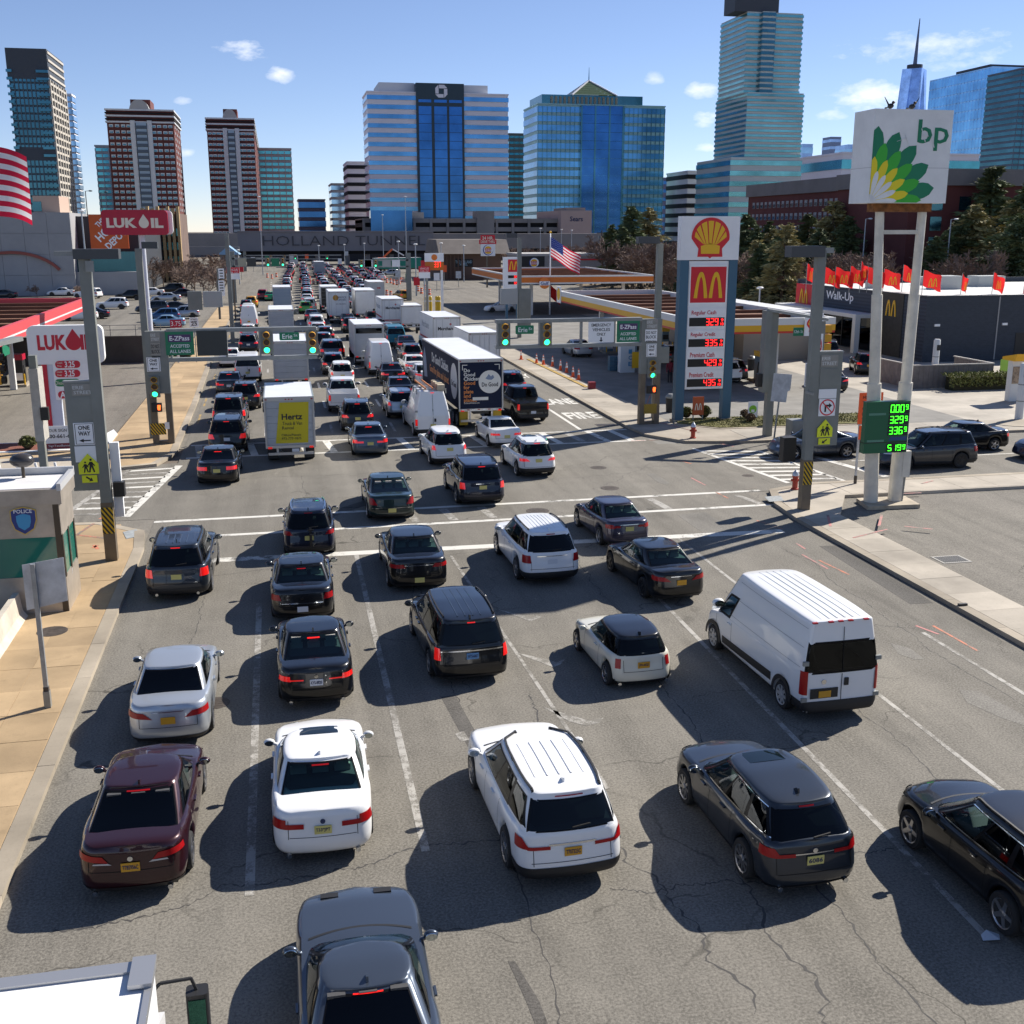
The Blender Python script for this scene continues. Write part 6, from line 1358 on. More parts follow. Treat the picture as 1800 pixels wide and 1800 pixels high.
t = thing('works_sign', 'orange tunnel closure board with an arrow on a thin post', 'road sign'); g = G(1503,850,.13); x, y = g.x, g.y
MB().box(x-.04,x+.04,y-.04,y+.04,.1,4.2).build('post', SIGBACK, t); MB().box(x-.05,x+.05,y-.05,y+.05,.1,.5).build('rust_band', IRON, t)
p = plate('board', rect(x-.15,2.85,x+1.0,4.25), y-.05, SGN_O, t); 
for i, s_ in enumerate(('HOLLAND','TUNNEL','CLOSED','USE LINCOLN','TUNNEL')): fit_text(s_, .8, .14, (x+.43,y-.075,4.05-.25*i), SGN_BK, p, bold=.01)
p = plate('arrow_board', rect(x-.05,2.15,x+.85,2.78), y-.05, SGN_O, t); arrow(x+.4,2.47,.42,.45,90,y-.07,SGN_BK,p); base(t, (x,y,.13))
def hydrant(px, py, label):
    g = G(px,py,.13); t = thing('fire_hydrant', label, 'hydrant', (g.x,g.y,.13))
    red = mat('hydrant red', (.42,.05,.025), .5); sil = mat('hydrant silver', (.55,.57,.6), .35, .5)
    MB().lathe([(.17,0),(.17,.05),(.12,.06),(.12,.55),(.15,.57),(.15,.62)], 16).build('barrel', red, t, True, sharp=30); MB().lathe([(.15,0),(.14,.08),(.09,.18),(.04,.22),(.04,.28)], 16, (0,0,.62)).build('bonnet', sil, t, True, sharp=40)
    for a, b in (((0,-.12,.42),(0,-.2,.42)),((.12,0,.42),(.19,0,.42)),((-.12,0,.42),(-.19,0,.42))): MB().cyl(a,b,.06,n=10).build('outlet', red, t)
hydrant(1218,770,'red hydrant with silver cap in front of the lawn'); hydrant(1397,860,'red hydrant with silver cap on the corner by the street name column')
# ---- police booth
t = thing('police_booth', 'small metal police booth with green tinted windows', 'booth'); x0, x1, y0, y1 = -8.7, -6.55, 33.6, 35.7; zt = 3.9
BT = mat('brushed tan metal', (.42,.37,.31), .45, .4, vary=.18, scale=1.5); BF = mat('bronze window frame', (.07,.055,.04), .45, .4); BG = mat('green booth glass', (.02,.16,.12), .05, spec=.7); RW = mat('booth roof', (.72,.71,.70), .55, vary=.12, scale=1.2)
MB().box(x0,x1,y0,y1,.1,1.25).build('wall', BT, t); MB().box(x0,x1,y0,y1,2.45,3.45).build('wall', BT, t)
MB().box(x0+.02,x1-.02,y0+.02,y1-.02,1.25,2.45).build('window_band', BG, t)
for xa in (x0,x1-.18): MB().box(xa,xa+.16,y0-.012,y0+.1,.1,3.45).build('frame_post', BF, t)
for ya in (y0,(y0+y1)/2-.1,y1-.18): MB().box(x1-.1,x1+.012,ya,ya+.14,1.2,2.5).build('frame_post', BF, t)
MB().box(x0-.1,x1+.1,y0-.1,y1+.1,3.45,zt).build('roof', BT, t); MB().box(x0+.1,x1-.1,y0+.1,y1-.1,zt,zt+.012).build('roof_top', RW, t)
e = MB(); e.box(x0-.12,x1+.12,y1-.02,y1+.12,zt-.05,zt+.22); e.box(x1,x1+.12,y0-.12,y1,zt-.05,zt+.16); e.box(x0-.12,x0,y0-.12,y1,zt-.05,zt+.16); e.build('parapet', mat('pale roof edge', (.55,.55,.55), .5, .3), t)
cx, cz = x0+1.15, 3.0
sh = [(-.36,.3),(-.2,.36),(0,.4),(.2,.36),(.36,.3),(.36,.0),(.27,-.28),(0,-.45),(-.27,-.28),(-.36,0)]
p = plate('police_shield', [(cx+a,cz+b) for a,b in sh], y0-.01, mat('shield gold', (.6,.42,.08), .5), t); plate('shield_field', [(cx+a*.92,cz+b*.92) for a,b in sh], y0-.03, mat('shield blue', (.02,.04,.2), .4), p, .004); plate('shield_core', [(cx+a*.55,cz-.04+b*.58) for a,b in sh], y0-.036, mat('shield pale blue', (.05,.3,.55), .4), p, .004)
fit_text('POLICE', .5, .11, (cx,y0-.04,cz+.27), SGN_W, p, bold=.01)
m = MB(); m.cyl((x0+.9,y1-.4,zt),(x0+.9,y1-.4,zt+.4),.05,n=8); m.build('dome_stalk', BF, t); MB().sphere((x0+.9,y1-.4,zt+.55),.36,.3,.22,14,8).build('dome_lamp', mat('smoked dome', (.05,.045,.045), .25), t, True)
plate('notice', rect(x1-.0,1,x1+.01,1.4), y0+1, SGN_W, t); base(t, ((x0+x1)/2,(y0+y1)/2,.1))
# ---- jersey barriers, cones, bollards, posts
def barrier(x, y, L, rz, label):
    t = thing('concrete_barrier', label, 'barrier', (x,y,0), rz)
    MB().prismY([(-.3,0),(.3,0),(.3,.08),(.14,.32),(.08,.86),(-.08,.86),(-.14,.32),(-.3,.08)], 0, L).build('barrier_body', mat('pale barrier concrete', (.52,.47,.39), .8, vary=.2, scale=1.5), t)
    return t
barrier(-7.95, 27.0, 6.4, .0, 'pale concrete barrier running up to the police booth'); barrier(-7.95, 20.5, 6.4, .0, 'pale concrete barrier farther back along the left pavement')
def cone(px, py, label, group=None, h=.72, z=0.):
    g = G(px,py,z); t = thing('traffic_cone', label, 'cone', (g.x,g.y,z), 0, group); orr = mat('cone orange', (.75,.1,.015), .5)
    MB().box(-.18,.18,-.18,.18,0,.035).build('cone_base', orr, t); MB().lathe([(.13,.035),(.03,h)], 12).build('cone_body', orr, t, True, sharp=30)
    f = lambda z_: .13+(.03-.13)*(z_-.035)/(h-.035)+.003
    for a, b in ((.34,.48),(.54,.64)): MB().lathe([(f(a*h/.72),a*h/.72),(f(b*h/.72),b*h/.72)], 12).build('reflective_band', WHITE, t, True, sharp=30)
cone(6,1053,'traffic cone standing left of the police booth',None,.95)
for i, (px, py) in enumerate(((943,643),(955,645),(971,648),(985,655),(996,659),(1007,667),(1017,672))): cone(px,py-4,'orange cone in the row along the yellow forecourt kerb','cones along the forecourt kerb',.85,.12)
cone(916,632,'single orange cone left of the forecourt kerb row',None,.8,.12)
g0 = G(928,634); g1 = G(1031,684); tag(MB().bar((g0.x,g0.y,.06),(g1.x,g1.y,.06),.3,.22).build('yellow_kerb', mat('faded yellow kerb', (.42,.27,.06), .7, vary=.3, scale=3)), 'low yellow kerb edging the petrol forecourt under a row of cones', 'kerb')
for i, (px, py) in enumerate(((8,851),(40,851),(72,849),(106,848))):
    g = G(px,py); t = thing('bike_post', 'leaning white post in the row beside the left side street', 'post', (g.x,g.y,0), 0, 'leaning white posts'); MB().cyl((0,0,0),(-.16,0,.95),.06,n=10).build('tube', WHITE, t); MB().lathe([(.16,0),(.16,.03)],12).build('foot', STEEL, t)
for px, py in ((748,549),(757,549),(768,549),(772,549)):
    g = G(px,py); t = thing('yellow_bollard', 'tall yellow bollard at the kerb by the striped trucks', 'bollard', (g.x,g.y,0), 0, 'yellow bollards'); MB().lathe([(.22,0),(.22,2.1),(.12,2.25)],12).build('post', mat('bollard yellow',(.65,.42,.02),.5), t, True, sharp=30); MB().lathe([(.225,1.5),(.225,1.65)],12).build('band', WHITE, t)
g = G(1040,684,.1); tag(MB().box(g.x-.25,g.x+.25,g.y-.2,g.y+.2,.1,.62).build('red_box', mat('dull red plastic', (.25,.02,.03), .6)), 'small dull red box at the end of the yellow kerb', 'box')
for px, py, r_ in ((50,790,.42),(1206,735,.4),(1237,735,.45),(1318,742,.3),(1310,735,.3),(1350,748,.3)):
    g = G(px,py,.15); t = thing('shrub', {50:'round green shrub in the red mulch strip',1206:'clipped shrub left of the small orange board',1237:'clipped shrub right of the small orange board',1318:'low bare brown shrub on the lawn in front',1310:'low bare brown shrub on the lawn behind',1350:'dark low shrub at the foot of the grey gantry'}[px], 'shrub', (g.x,g.y,.15))
    rs = random.Random(px); m = MB()
    for i in range(420):
        a, b = rs.uniform(0,6.28), rs.uniform(-.2,1.5); q = r_*rs.uniform(.75,1.08); c = Vector((q*math.cos(a)*math.cos(b), q*math.sin(a)*math.cos(b), r_*.8+q*.85*math.sin(b)))
        u = Vector((rs.gauss(0,1),rs.gauss(0,1),rs.gauss(0,1))).normalized()*.07; v = Vector((rs.gauss(0,1),rs.gauss(0,1),rs.gauss(0,1))).normalized()*.06; m.add([c-u,c+v,c+u,c-v],[(0,1,2,3)])
    m.build('foliage', mat('shrub brown',(.14,.09,.05),.9,vary=.4,scale=9) if px in (1318,1310) else mat('shrub green',(.09,.10,.02),.8,vary=.5,scale=9), t, kind='stuff'); MB().lathe([(.05,-.05),(.03,r_)],6).build('stem', mat('bark',(.1,.07,.05),.9), t); MB().sphere((0,0,r_*.75),r_*.78,r_*.78,r_*.7,8,6).build('twig_shade_core', mat('shrub shade twigs',(.04,.035,.015),.95), t)  # solid core: shade among the twigs put into its dark colour
g = G(1740,1650); tag(MB().add([(g.x-.16,g.y-.05,.02),(g.x+.1,g.y-.12,.05),(g.x+.2,g.y+.05,.02),(g.x+.02,g.y+.14,.07),(g.x-.1,g.y+.1,.015)],[(0,1,3,4),(1,2,3)]).build('litter', mat('scrap paper',(.5,.55,.6),.7)), 'crumpled scrap of paper on the asphalt by the black crossover', 'litter')
g = G(1692,1064,.14); tag(MB().box(g.x-.14,g.x+.14,g.y-.05,g.y+.05,.13,.2).build('kerb_block', TRIM), 'small dark block lying on the right kerb', 'block')
# ================================================================== filling stations, restaurants, pylons
LUKR = mat('crimson sign', (.45,.006,.035), .4); CRIM = mat('crimson lettering', (.55,.01,.035), .4); BEIGE = mat('beige lettering', (.82,.77,.62), .5)
MCR = mat('restaurant red', (.66,.01,.025), .4); MCY = mat('restaurant yellow', (.88,.48,.01), .4); SHY = mat('pecten yellow', (.88,.5,.015), .4); SHR = mat('pecten red', (.68,.014,.025), .4)
BPD = mat('dark leaf green', (.0,.2,.09), .4); BPL = mat('leaf green', (.04,.45,.03), .4); BPY = mat('sunflower yellow', (.88,.7,.01), .4); SHW = mat('pylon white', (.87,.87,.87), .45, vary=.05, scale=.8)
SHB = mat('pylon slate blue', (.05,.13,.2), .5); LEDK = mat('led panel black', (.008,.008,.008), .5); LEDR = mat('red led digits', (1,.02,.02), .3, emit=2.2); LEDG = mat('green led digits', (.05,1.,.02), .3, emit=2.2)
ROOFB = mat('rusty brown canopy roof', (.17,.075,.04), .85, vary=.3, scale=.25); CREAMW = mat('canopy white', (.66,.66,.64), .5); PUMPB = mat('pump blue grey', (.12,.2,.26), .5)
SEG = {'0':'abcdef','1':'bc','2':'abged','3':'abgcd','4':'fgbc','5':'afgcd','6':'afgedc','7':'abc','8':'abcdefg','9':'abcfgd'}
def leds(digs, x0, z0, w, h, y, m, parent, name='digits', gap=.28):
    n = len(digs); dw = w/(n+(n-1)*gap); mb = MB(); t_ = dw*.17
    for i, d in enumerate(digs):
        a = x0+i*dw*(1+gap); b = a+dw; zm = z0+h/2
        S = dict(a=(a+t_*.6,z0+h-t_,b-t_*.6,z0+h), d=(a+t_*.6,z0,b-t_*.6,z0+t_), g=(a+t_*.6,zm-t_/2,b-t_*.6,zm+t_/2), f=(a,zm+t_*.3,a+t_,z0+h-t_*.4), b=(b-t_,zm+t_*.3,b,z0+h-t_*.4), e=(a,z0+t_*.4,a+t_,zm-t_*.3), c=(b-t_,z0+t_*.4,b,zm-t_*.3))
        for c in SEG[d]: q = S[c]; mb.box(q[0],q[2],y-.006,y,q[1],q[3])
    return mb.build(name, m, parent)
def arches(cx, z0, w, h, y, m, parent, th=.015, name='arches', yscale=1.):
    # the golden double arch as two parabolic bands
    mb = MB(); t_ = w*.13
    for sg in (-1, 1):
        P = []
        for k in range(25):
            u = -1+2*k/24
            # outer leg reaches the foot, inner leg joins the middle
            x = cx+sg*(w*.26+u*(w*.235 if u < 0 else w*.24)); z = z0+h*(1-abs(u)**2.4)
            if u < 0: z = z0+h*.06+h*.94*(1-abs(u)**2.4)
            tw = t_*(.75+.25*abs(u))
            xin = x+sg*tw*.5*( -1 if u < 0 else -1)
            a = cx+sg*(w*.26+u*(w*.235+.0)); 
            q = abs(u)**2.4; zi = z0+(h-t_*1.25)*(1-min(1,(abs(u)/.5)**2.2)) if abs(u) < .5 else z0
            P.append((x, z, zi, u))
        for (xa, za, zia, ua), (xb, zb, zib, ub) in zip(P[:-1], P[1:]):
            mb.add([(xa,y-th,max(z0,zia)),(xb,y-th,max(z0,zib)),(xb,y-th,zb),(xa,y-th,za),(xa,y,max(z0,zia)),(xb,y,max(z0,zib)),(xb,y,zb),(xa,y,za)], [(0,1,2,3),(3,2,6,7),(0,4,5,1)] if sg > 0 else [(3,2,1,0),(7,6,2,3),(1,5,4,0)])
    return mb.build(name, m, parent)
def drop(cx, z0, h, n=20):
    r_ = h*.36; P = []
    for i in range(n+1):
        a = R(-210+240*i/n); P.append((cx+r_*math.cos(a), z0+r_+r_*math.sin(a)))
    return P+[(cx+.02*h, z0+h*.98), (cx, z0+h), (cx-.02*h, z0+h*.98)]
def lukoil(parent, x0, x1, z0, h, y, m):
    w = x1-x0; fit_text('LUK', w*.53, h*.86, (x0+w*.265,y,z0+h*.43), m, parent, bold=.045); fit_text('IL', w*.22, h*.86, (x1-w*.11,y,z0+h*.43), m, parent, bold=.05)
    plate('droplet', drop(x0+w*.655, z0-.02*h, h*1.2), y+.006, m, parent, .008)
def pecten(parent, cx, cz, r_, y):
    out = [(cx+r_*1.0*math.cos(R(a)), cz+r_*.95*math.sin(R(a))) for a in range(-8,189,8)]+[(cx-r_*.62,cz-r_*.55),(cx-r_*.66,cz-r_*.95),(cx-.1*r_,cz-r_*.95),(cx,cz-r_*1.02),(cx+.1*r_,cz-r_*.95),(cx+r_*.66,cz-r_*.95),(cx+r_*.62,cz-r_*.55)]
    p = plate('pecten', out, y, SHR, parent, .02); B = (cx, cz-r_*.72)
    A = [-2,24,50,77,103,130,156,182]
    for a, b in zip(A[:-1], A[1:]):
        P = [(cx+r_*.84*math.cos(R(q)), cz+r_*.79*math.sin(R(q))) for q in (a+3, (a+b)/2, b-3)]
        k = lambda q, d: (B[0]+r_*.34*math.cos(R(q))+d, cz-r_*.35)
        plate('pecten_ray', [k(b-3,0)]+[k(a+3,0)]+P, y-.021, SHY, p, .006)
    plate('pecten_base', [(cx-r_*.5,cz-r_*.42),(cx-r_*.48,cz-r_*.8),(cx+r_*.48,cz-r_*.8),(cx+r_*.5,cz-r_*.42),(cx,cz-r_*.3)], y-.021, SHY, p, .006)
# ---- tall pylon with the scallop shell
Y = 62.2; t = thing('price_pylon', 'tall white and blue pylon with a scallop shell emblem and red prices', 'pylon sign')
X0 = AY(1186,745,Y)[0]; X1 = AY(1283,745,Y)[0]; cx = (X0+X1)/2; Z = lambda py: AY(1236,py,Y)[1]; cw = (X1-X0)*.15
for xa in (X0, X1-cw): MB().box(xa,xa+cw,Y,Y+.55,.1,Z(457)).build('column', SHB, t); MB().box(xa-.1,xa+cw+.1,Y-.1,Y+.65,.05,.22).build('footing', KERB, t)
MB().box(X0-.02,X1+.02,Y-.03,Y+.6,Z(457),Z(380)).build('sign_box', SHW, t); pecten(t, cx, Z(417), (X1-X0)*.33, Y-.032)
a, b = X0+cw, X1-cw; MB().box(a+.01,b-.01,Y+.05,Y+.45,Z(684),Z(459)).build('cabinet', SHW, t)
p = plate('restaurant_panel', rect(a+.06,Z(537),b-.06,Z(465)), Y+.04, SHW, t, .03); plate('restaurant_field', rect(a+.14,Z(532),b-.14,Z(469)), Y+.01, MCR, p, .006); arches(cx, Z(524), (b-a)*.72, Z(478)-Z(524), Y-.0, MCY, p)
for i, (s_, d, r0, r1) in enumerate((('Regular Cash','329',541,577),('Regular Credit','335',580,613),('Premium Cash','429',615,648),('Premium Credit','435',650,683))):
    z1, z0 = Z(r0), Z(r1); p = plate('price_panel', rect(a+.04,z0+.02,b-.04,z1-.02), Y+.04, SHW, t, .03); h = z1-z0
    fit_text(s_, (b-a)*.62, h*.26, (cx-(b-a)*.08,Y+.004,z1-h*.26), CRIM, p, bold=.012); plate('led_panel', rect(a+.14,z0+h*.1,b-.14,z0+h*.52), Y+.01, LEDK, p, .006)
    leds(d, cx-(b-a)*.02, z0+h*.14, (b-a)*.31, h*.34, Y+.003, LEDR, p); fit_text('9', (b-a)*.06, h*.15, (b-.2-(b-a)*.03,Y-.0,z0+h*.39), LEDR, p); fit_text('10', (b-a)*.07, h*.14, (b-.2-(b-a)*.03,Y-.0,z0+h*.2), LEDR, p)
base(t, (cx,Y+.2,0))
# ---- small lawn boards
t = thing('lawn_board', 'small orange board with yellow arches below the pylon', 'sign'); g = G(1226,738,.15); x, y = g.x, g.y; p = plate('board', rect(x-.35,.45,x+.35,1.55), y, mat('terracotta board', (.5,.1,.03), .5), t, .06); arches(x,.75,.45,.42,y-.061,BEIGE,p)
for sx in (-.3,.3): MB().box(x+sx-.03,x+sx+.03,y-.05,y,.1,.5).build('leg', STEEL, t)
base(t, (x,y,.15))
t = thing('lawn_board', 'small white board with a green disc on the lawn', 'sign'); g = G(1322,738,.15); x, y = g.x, g.y; p = plate('board', rect(x-.3,.3,x+.32,1.25), y, SGN_W, t, .04); plate('green_disc', disc(x,.8,.24,20), y-.041, mat('apple green', (.22,.55,.03), .5), p, .004); plate('bag_shape', rect(x-.1,.62,x+.1,.78), y-.046, SGN_W, p, .004); base(t, (x,y,.15))
# ---- tall sign on two splayed poles with green leaf sunburst
Y = 41.3; t = thing('leaf_sign', 'tall square white sign with green and yellow sunburst on two splayed poles', 'pylon sign')
yf = 40.55; a0 = AY(1533,270,yf)[0]; a1 = AY(1670,270,yf)[0]; zb = AY(1600,357,yf)[1]; zt = AY(1600,192,yf)[1]
polem = mat('cream painted pole', (.66,.62,.53), .5, .1, vary=.14, scale=1.5)
for (bx, tx, rr) in ((1530,1547,.29),(1572,1622,.29)):
    b0 = AY(bx,886,Y)[0]; b1 = AY(tx,362,Y)[0]; 
    for k, (f0, f1, r_) in enumerate(((0,.42,rr),(.42,.72,rr*.78),(.72,1.,rr*.62))): MB().cyl((b0+(b1-b0)*f0,Y,.15+(zb-.35)*f0),(b0+(b1-b0)*f1,Y,.15+(zb-.35)*f1),r_,r_*.96,n=20).build('pole', polem, t, True, sharp=40)
b0 = AY(1540,408,Y)[0]; b1 = AY(1614,408,Y)[0]; zz = AY(1580,408,Y)[1]; MB().bar((b0,Y,zz),(b1,Y,zz),.16).build('crossbar', polem, t)
MB().box(AY(1530,360,Y)[0],AY(1632,360,Y)[0],Y-.25,Y+.25,zb-.32,zb-.0).build('rusty_beam', mat('rusty steel', (.22,.09,.03), .8, .2, vary=.5, scale=4), t)
SGB = mat('aged white sign box', (.82,.82,.80), .5, vary=.07, scale=1.)
MB().box(a0,a1,yf,yf+1.55,zb,zt).build('sign_box', SGB, t); w = a1-a0; h = zt-zb
for z_ in (zb+h*.38,): MB().box(a0-.003,a1+.003,yf-.003,yf+1.55,z_,z_+.012).build('panel_joint', mat('joint grey', (.3,.3,.3), .6), t)
Rr = w*.84; c0, c1 = a0+.01, zb+.05
def leaf(a, r0, r1, half):
    f = [k/9 for k in range(10)]; hw = [half*1.75*(q*.9+.1)**.5*(1-q)**.62 for q in f]; L_ = [(r0+(r1-r0)*q, a+h_) for q, h_ in zip(f, hw)]; R_ = [(r0+(r1-r0)*q, a-h_) for q, h_ in zip(f, hw)]
    P = [(c0+r_*Rr*math.cos(R(b)), max(zb+.02, c1+r_*Rr*math.sin(R(b)))) for r_, b in L_+[(r1, a)]+R_[::-1]]
    return clipx(P, a0+.004, a1)
for i, (r0, r1, off, half, m) in enumerate(((.3,1.,0,11.5,BPD),(.2,.80,9.45,11.,BPL),(.1,.60,0,10.5,BPY),(.05,.42,9.45,10.,SGB))):
    for k in range(-1, 6):
        a = 10.9+18.9*k+off
        if -4 < a < 94:
            P = leaf(a, r0, r1, half)
            if len(P) > 2: plate('sunburst_petal', P, yf-.003-.006*i-.0005*(k+1), m, t, .006)
fit_text('bp', w*.40, h*.33, (a0+w*.76,yf-.012,zt-h*.27), BPD, t, bold=.01)
for i, (x0, z0, x1, z1) in enumerate(((.60,.80,.66,.66),(.63,.73,.7,.72),(.74,.72,.78,.6),(.4,.74,.46,.62),(.3,.66,.42,.7))): MB().bar((a0+w*x0,yf-.03,zb+h*z0),(a0+w*x1,yf-.03,zb+h*z1),.03,.01).build('paint_crack', SGB, t)
# green price panel
yf2 = 40.75; P0, Q0, P1, Q1 = pr(yf2,1521,706,1597,796); GP = mat('deep green cabinet', (.005,.11,.05), .35)
MB().box(P0,P1,yf2,yf2+.3,Q0,Q1).build('price_cabinet', GP, t); w2 = P1-P0; h2 = Q1-Q0
for i, (d, r0, r1) in enumerate((('000',709,727),('329',729,746),('336',748,765),('519',779,794))):
    m_ = 1578; z1 = AY(m_,r0,yf2)[1]; z0 = AY(m_,r1,yf2)[1]; p = plate('led_panel', rect(P0+w2*.52,z0,P1-.05,z1), yf2, LEDK, t, .01); leds(d, P0+w2*.55, z0+.05, w2*.31, z1-z0-.1, yf2-.012, LEDG, p); leds('9', P1-.2, z1-.26, .11, .2, yf2-.012, LEDG, p)
for z_ in (.22,.74): plate('grade_strip', rect(P0+.12,Q0+h2*z_,P0+w2*.45,Q0+h2*z_+.09), yf2, mat('pale green strip', (.1,.25,.18), .5), t, .006)
plate('blue_flash', [(P0+w2*.55,Q0+h2*.24),(P1-.05,Q0+h2*.24),(P1-.05,Q0+h2*.31),(P0+w2*.6,Q0+h2*.31)], yf2, mat('flash blue', (.02,.06,.2), .4), t, .006)
MB().box(P0,P1,yf2-.01,yf2+.31,Q0+h2*.2,Q0+h2*.215).build('panel_joint', BLACK, t)
MB().prism([tuple(G(*q)[:2]) for q in ((1505,882),(1590,878),(1617,893),(1525,897))], 0, .16).build('footing', mat('cracked footing', (.4,.34,.25), .8, vary=.25, scale=2), t)
g = G(1580,850); MB().box(25.2,25.55,41.0,41.25,1.2,2.3).build('meter_box', polem, t); MB().tube([(25.4,41.1,1.2),(25.35,41.1,.15)],.04).build('conduit', STEEL, t)
base(t, (24.6,Y,0))
for i, x in enumerate((.3,.62)):
    xx = AY(1570+i*38,190,41.)[0]; b = thing('perched_bird', 'dark bird perched on the sign top with wings raised' if 0 else 'dark bird perched on top of the tall white sign', 'bird', (xx,41.2,zt), 0, 'birds on the sign'); s2 = 1 if i else -1
    MB().sphere((0,0,.17),.09,.2,.1,10,6).build('body', mat('black plumage',(.01,.01,.012),.6), b, True); MB().sphere((0,-.18,.28),.06,.07,.06,8,6).build('head', mat('black plumage'), b, True); MB().bar((0,-.25,.28),(0,-.32,.27),.02).build('beak', mat('beak',(.2,.12,.03),.5), b); MB().prismX([(.1,.15),(.38,.1),(.36,.16)],-.04,.04).build('tail', mat('black plumage'), b); MB().prismY([(0,.15),(s2*.28,.5),(s2*.1,.18)],-.02,.02).build('wing', mat('black plumage'), b)
    for sx in (-.03,.03): MB().cyl((sx,0,0),(sx,0,.12),.01,n=5).build('leg', mat('beak'), b)
# ---- canopy with yellow band, pumps
def canopy(label, x0, x1, y0, y1, z0, z1, bands, roofm, posts, name='fuel_canopy', ribs=True):
    t = thing(name, label, 'canopy'); 
    MB().box(x0+.3,x1-.3,y0+.3,y1-.3,z0,z1-.45).build('roof_deck', roofm, t); zz = z0; H_ = z1-z0
    for f, m in bands:
        e = MB(); za, zb_ = z0+H_*f[0], z0+H_*f[1]; o_ = .02 if f[0] > 0 else 0
        e.box(x0-o_,x1+o_,y0-o_,y0+.3,za,zb_); e.box(x0-o_,x1+o_,y1-.3,y1+o_,za,zb_); e.box(x0-o_,x0+.3,y0+.3,y1-.3,za,zb_); e.box(x1-.3,x1+o_,y0+.3,y1-.3,za,zb_); e.build('fascia_band', m, t)
    if ribs:
        n = int((y1-y0)/4.5)
        for k in range(n): MB().box(x0+.3,x1-.3,y0+2+k*4.5,y0+2.25+k*4.5,z1-.45,z1-.2).build('roof_beam', roofm, t)
    for px_, py_ in posts: MB().box(px_-.2,px_+.2,py_-.2,py_+.2,0,z0).build('column', CREAMW, t)
    return base(t, ((x0+x1)/2,(y0+y1)/2,0))
YB = mat('canopy yellow', (.72,.38,.01), .45); RB_ = mat('canopy red stripe', (.55,.03,.015), .45)
canopy('filling station canopy with white yellow and red fascia and brown roof', 28.1, 38.6, 73, 112, 4.2, 5.25, [((0,.14),RB_),((.14,.55),YB),((.55,1.),CREAMW)], ROOFB, [(30.5,77),(36,77),(30.5,90),(36,90),(30.5,104),(36,104)])
for xx, yy, lab in ((38.6,72.9,'square scallop shell plate at the right end of the yellow canopy'),(28.1,111,'square scallop shell plate at the far end of the yellow canopy')):
    t = thing('shell_plate', lab, 'sign', (0,0,0)); 
    if xx > 30: p = plate('plate', rect(xx-2.4,4.0,xx-1.0,5.55), yy, SHW, t, .06); pecten(p, xx-1.7, 4.8, .55, yy-.061)
    else: MB().box(xx-.1,xx-.03,yy-.8,yy+.8,4.1,5.7).build('plate', SHW, t); MB().prismX([(yy+a, 4.95+b) for a, b in disc(0,0,.6,16)], xx-.13, xx-.1).build('emblem', SHY, t)
    base(t, (xx,yy,4.))
def pump(x, y, label, group, m=None):
    t = thing('fuel_pump', label, 'fuel pump', (x,y,0), 0, group)
    MB().box(-.6,.6,-1.2,1.2,0,.16).build('island', KERB, t); MB().box(-.32,.32,-.5,.5,.16,1.9).build('cabinet', m or PUMPB, t); MB().box(-.38,.38,-.55,.55,1.9,2.3).build('top_sign', SHY if not m else LUKR, t)
    MB().box(-.28,.28,-.515,-.5,1.15,1.6).build('display', LEDK, t); MB().box(-.28,.28,-.52,-.515,.4,.95).build('card_panel', SHW, t)
    for sx in (-1,1): MB().tube([(sx*.34,-.3,1.5),(sx*.46,-.35,.7),(sx*.4,-.3,.5),(sx*.34,-.2,1.1)],.025).build('hose', RUBBER, t)
    for sx in (-.5,.5): MB().tube([(sx,-1.1,.16),(sx,-1.1,.95)],.06).build('guard_post', SHY, t)
for x, y in ((30.5,79.3),(36,79.3),(30.5,92.5),(36,92.5),(30.5,101.5),(36,101.5)): pump(x, y, 'fuel pump on its island under the yellow-banded canopy', 'pumps under the yellow canopy')
# kiosk things under the canopy
t = thing('ice_chest', 'white ice box with blue lettering on the forecourt', 'ice box'); g = G(1103,655); x, y = g.x, g.y
MB().box(x-.6,x+.6,y,y+.8,0,2.1).build('cabinet', mat('icy white', (.62,.68,.72), .4), t); MB().prismX([(y,2.1),(y+.8,2.1),(y+.8,2.5),(y+.2,2.5)],x-.6,x+.6).build('hood', mat('icy white'), t)
for i, s_ in enumerate('ICE'): fit_text(s_, .3, .35, (x+.2,y-.006,1.7-.5*i), mat('ice blue', (.05,.25,.5), .4), t, bold=.03)
base(t, (x,y,0))
t = thing('bottle_stack', 'wrapped stack of blue bottles beside the ice box', 'crate stack'); g = G(1082,652); x, y = g.x, g.y
for k in range(3):
    for j in range(2): MB().box(x-.5+j*.5,x-.02+j*.5,y,y+.6,.02+k*.4,.4+k*.4).build('pack', mat('bottle blue wrap', (.06,.14,.2), .3), t)
base(t, (x,y,0))
t = thing('shop', 'dim shop building behind the yellow canopy pumps', 'shop'); MB().box(40,47,92,112,0,4.).build('wall', mat('shop wall', (.3,.27,.22), .8), t); MB().box(39.9,47.1,91.9,112.1,4,4.25).build('roof', CREAMW, t); MB().box(39.95,40,94,106,.6,2.8).build('window', GLASS, t); base(t, (43.5,102,0))
t = thing('person', 'person in a red jacket and dark trousers standing at the pumps', 'person'); g = G(1177,672); x, y = g.x, g.y
PB = MB()
def limb(m, pts, n=10):
    rows = []
    for (px_,py_,pz_,rx,ry) in pts: rows.append([(px_+rx*math.cos(2*math.pi*i/n), py_+ry*math.sin(2*math.pi*i/n), pz_) for i in range(n)])
    m.grid(rows, True); m.add(rows[-1],[tuple(range(n))]); m.add(rows[0],[tuple(range(n-1,-1,-1))])
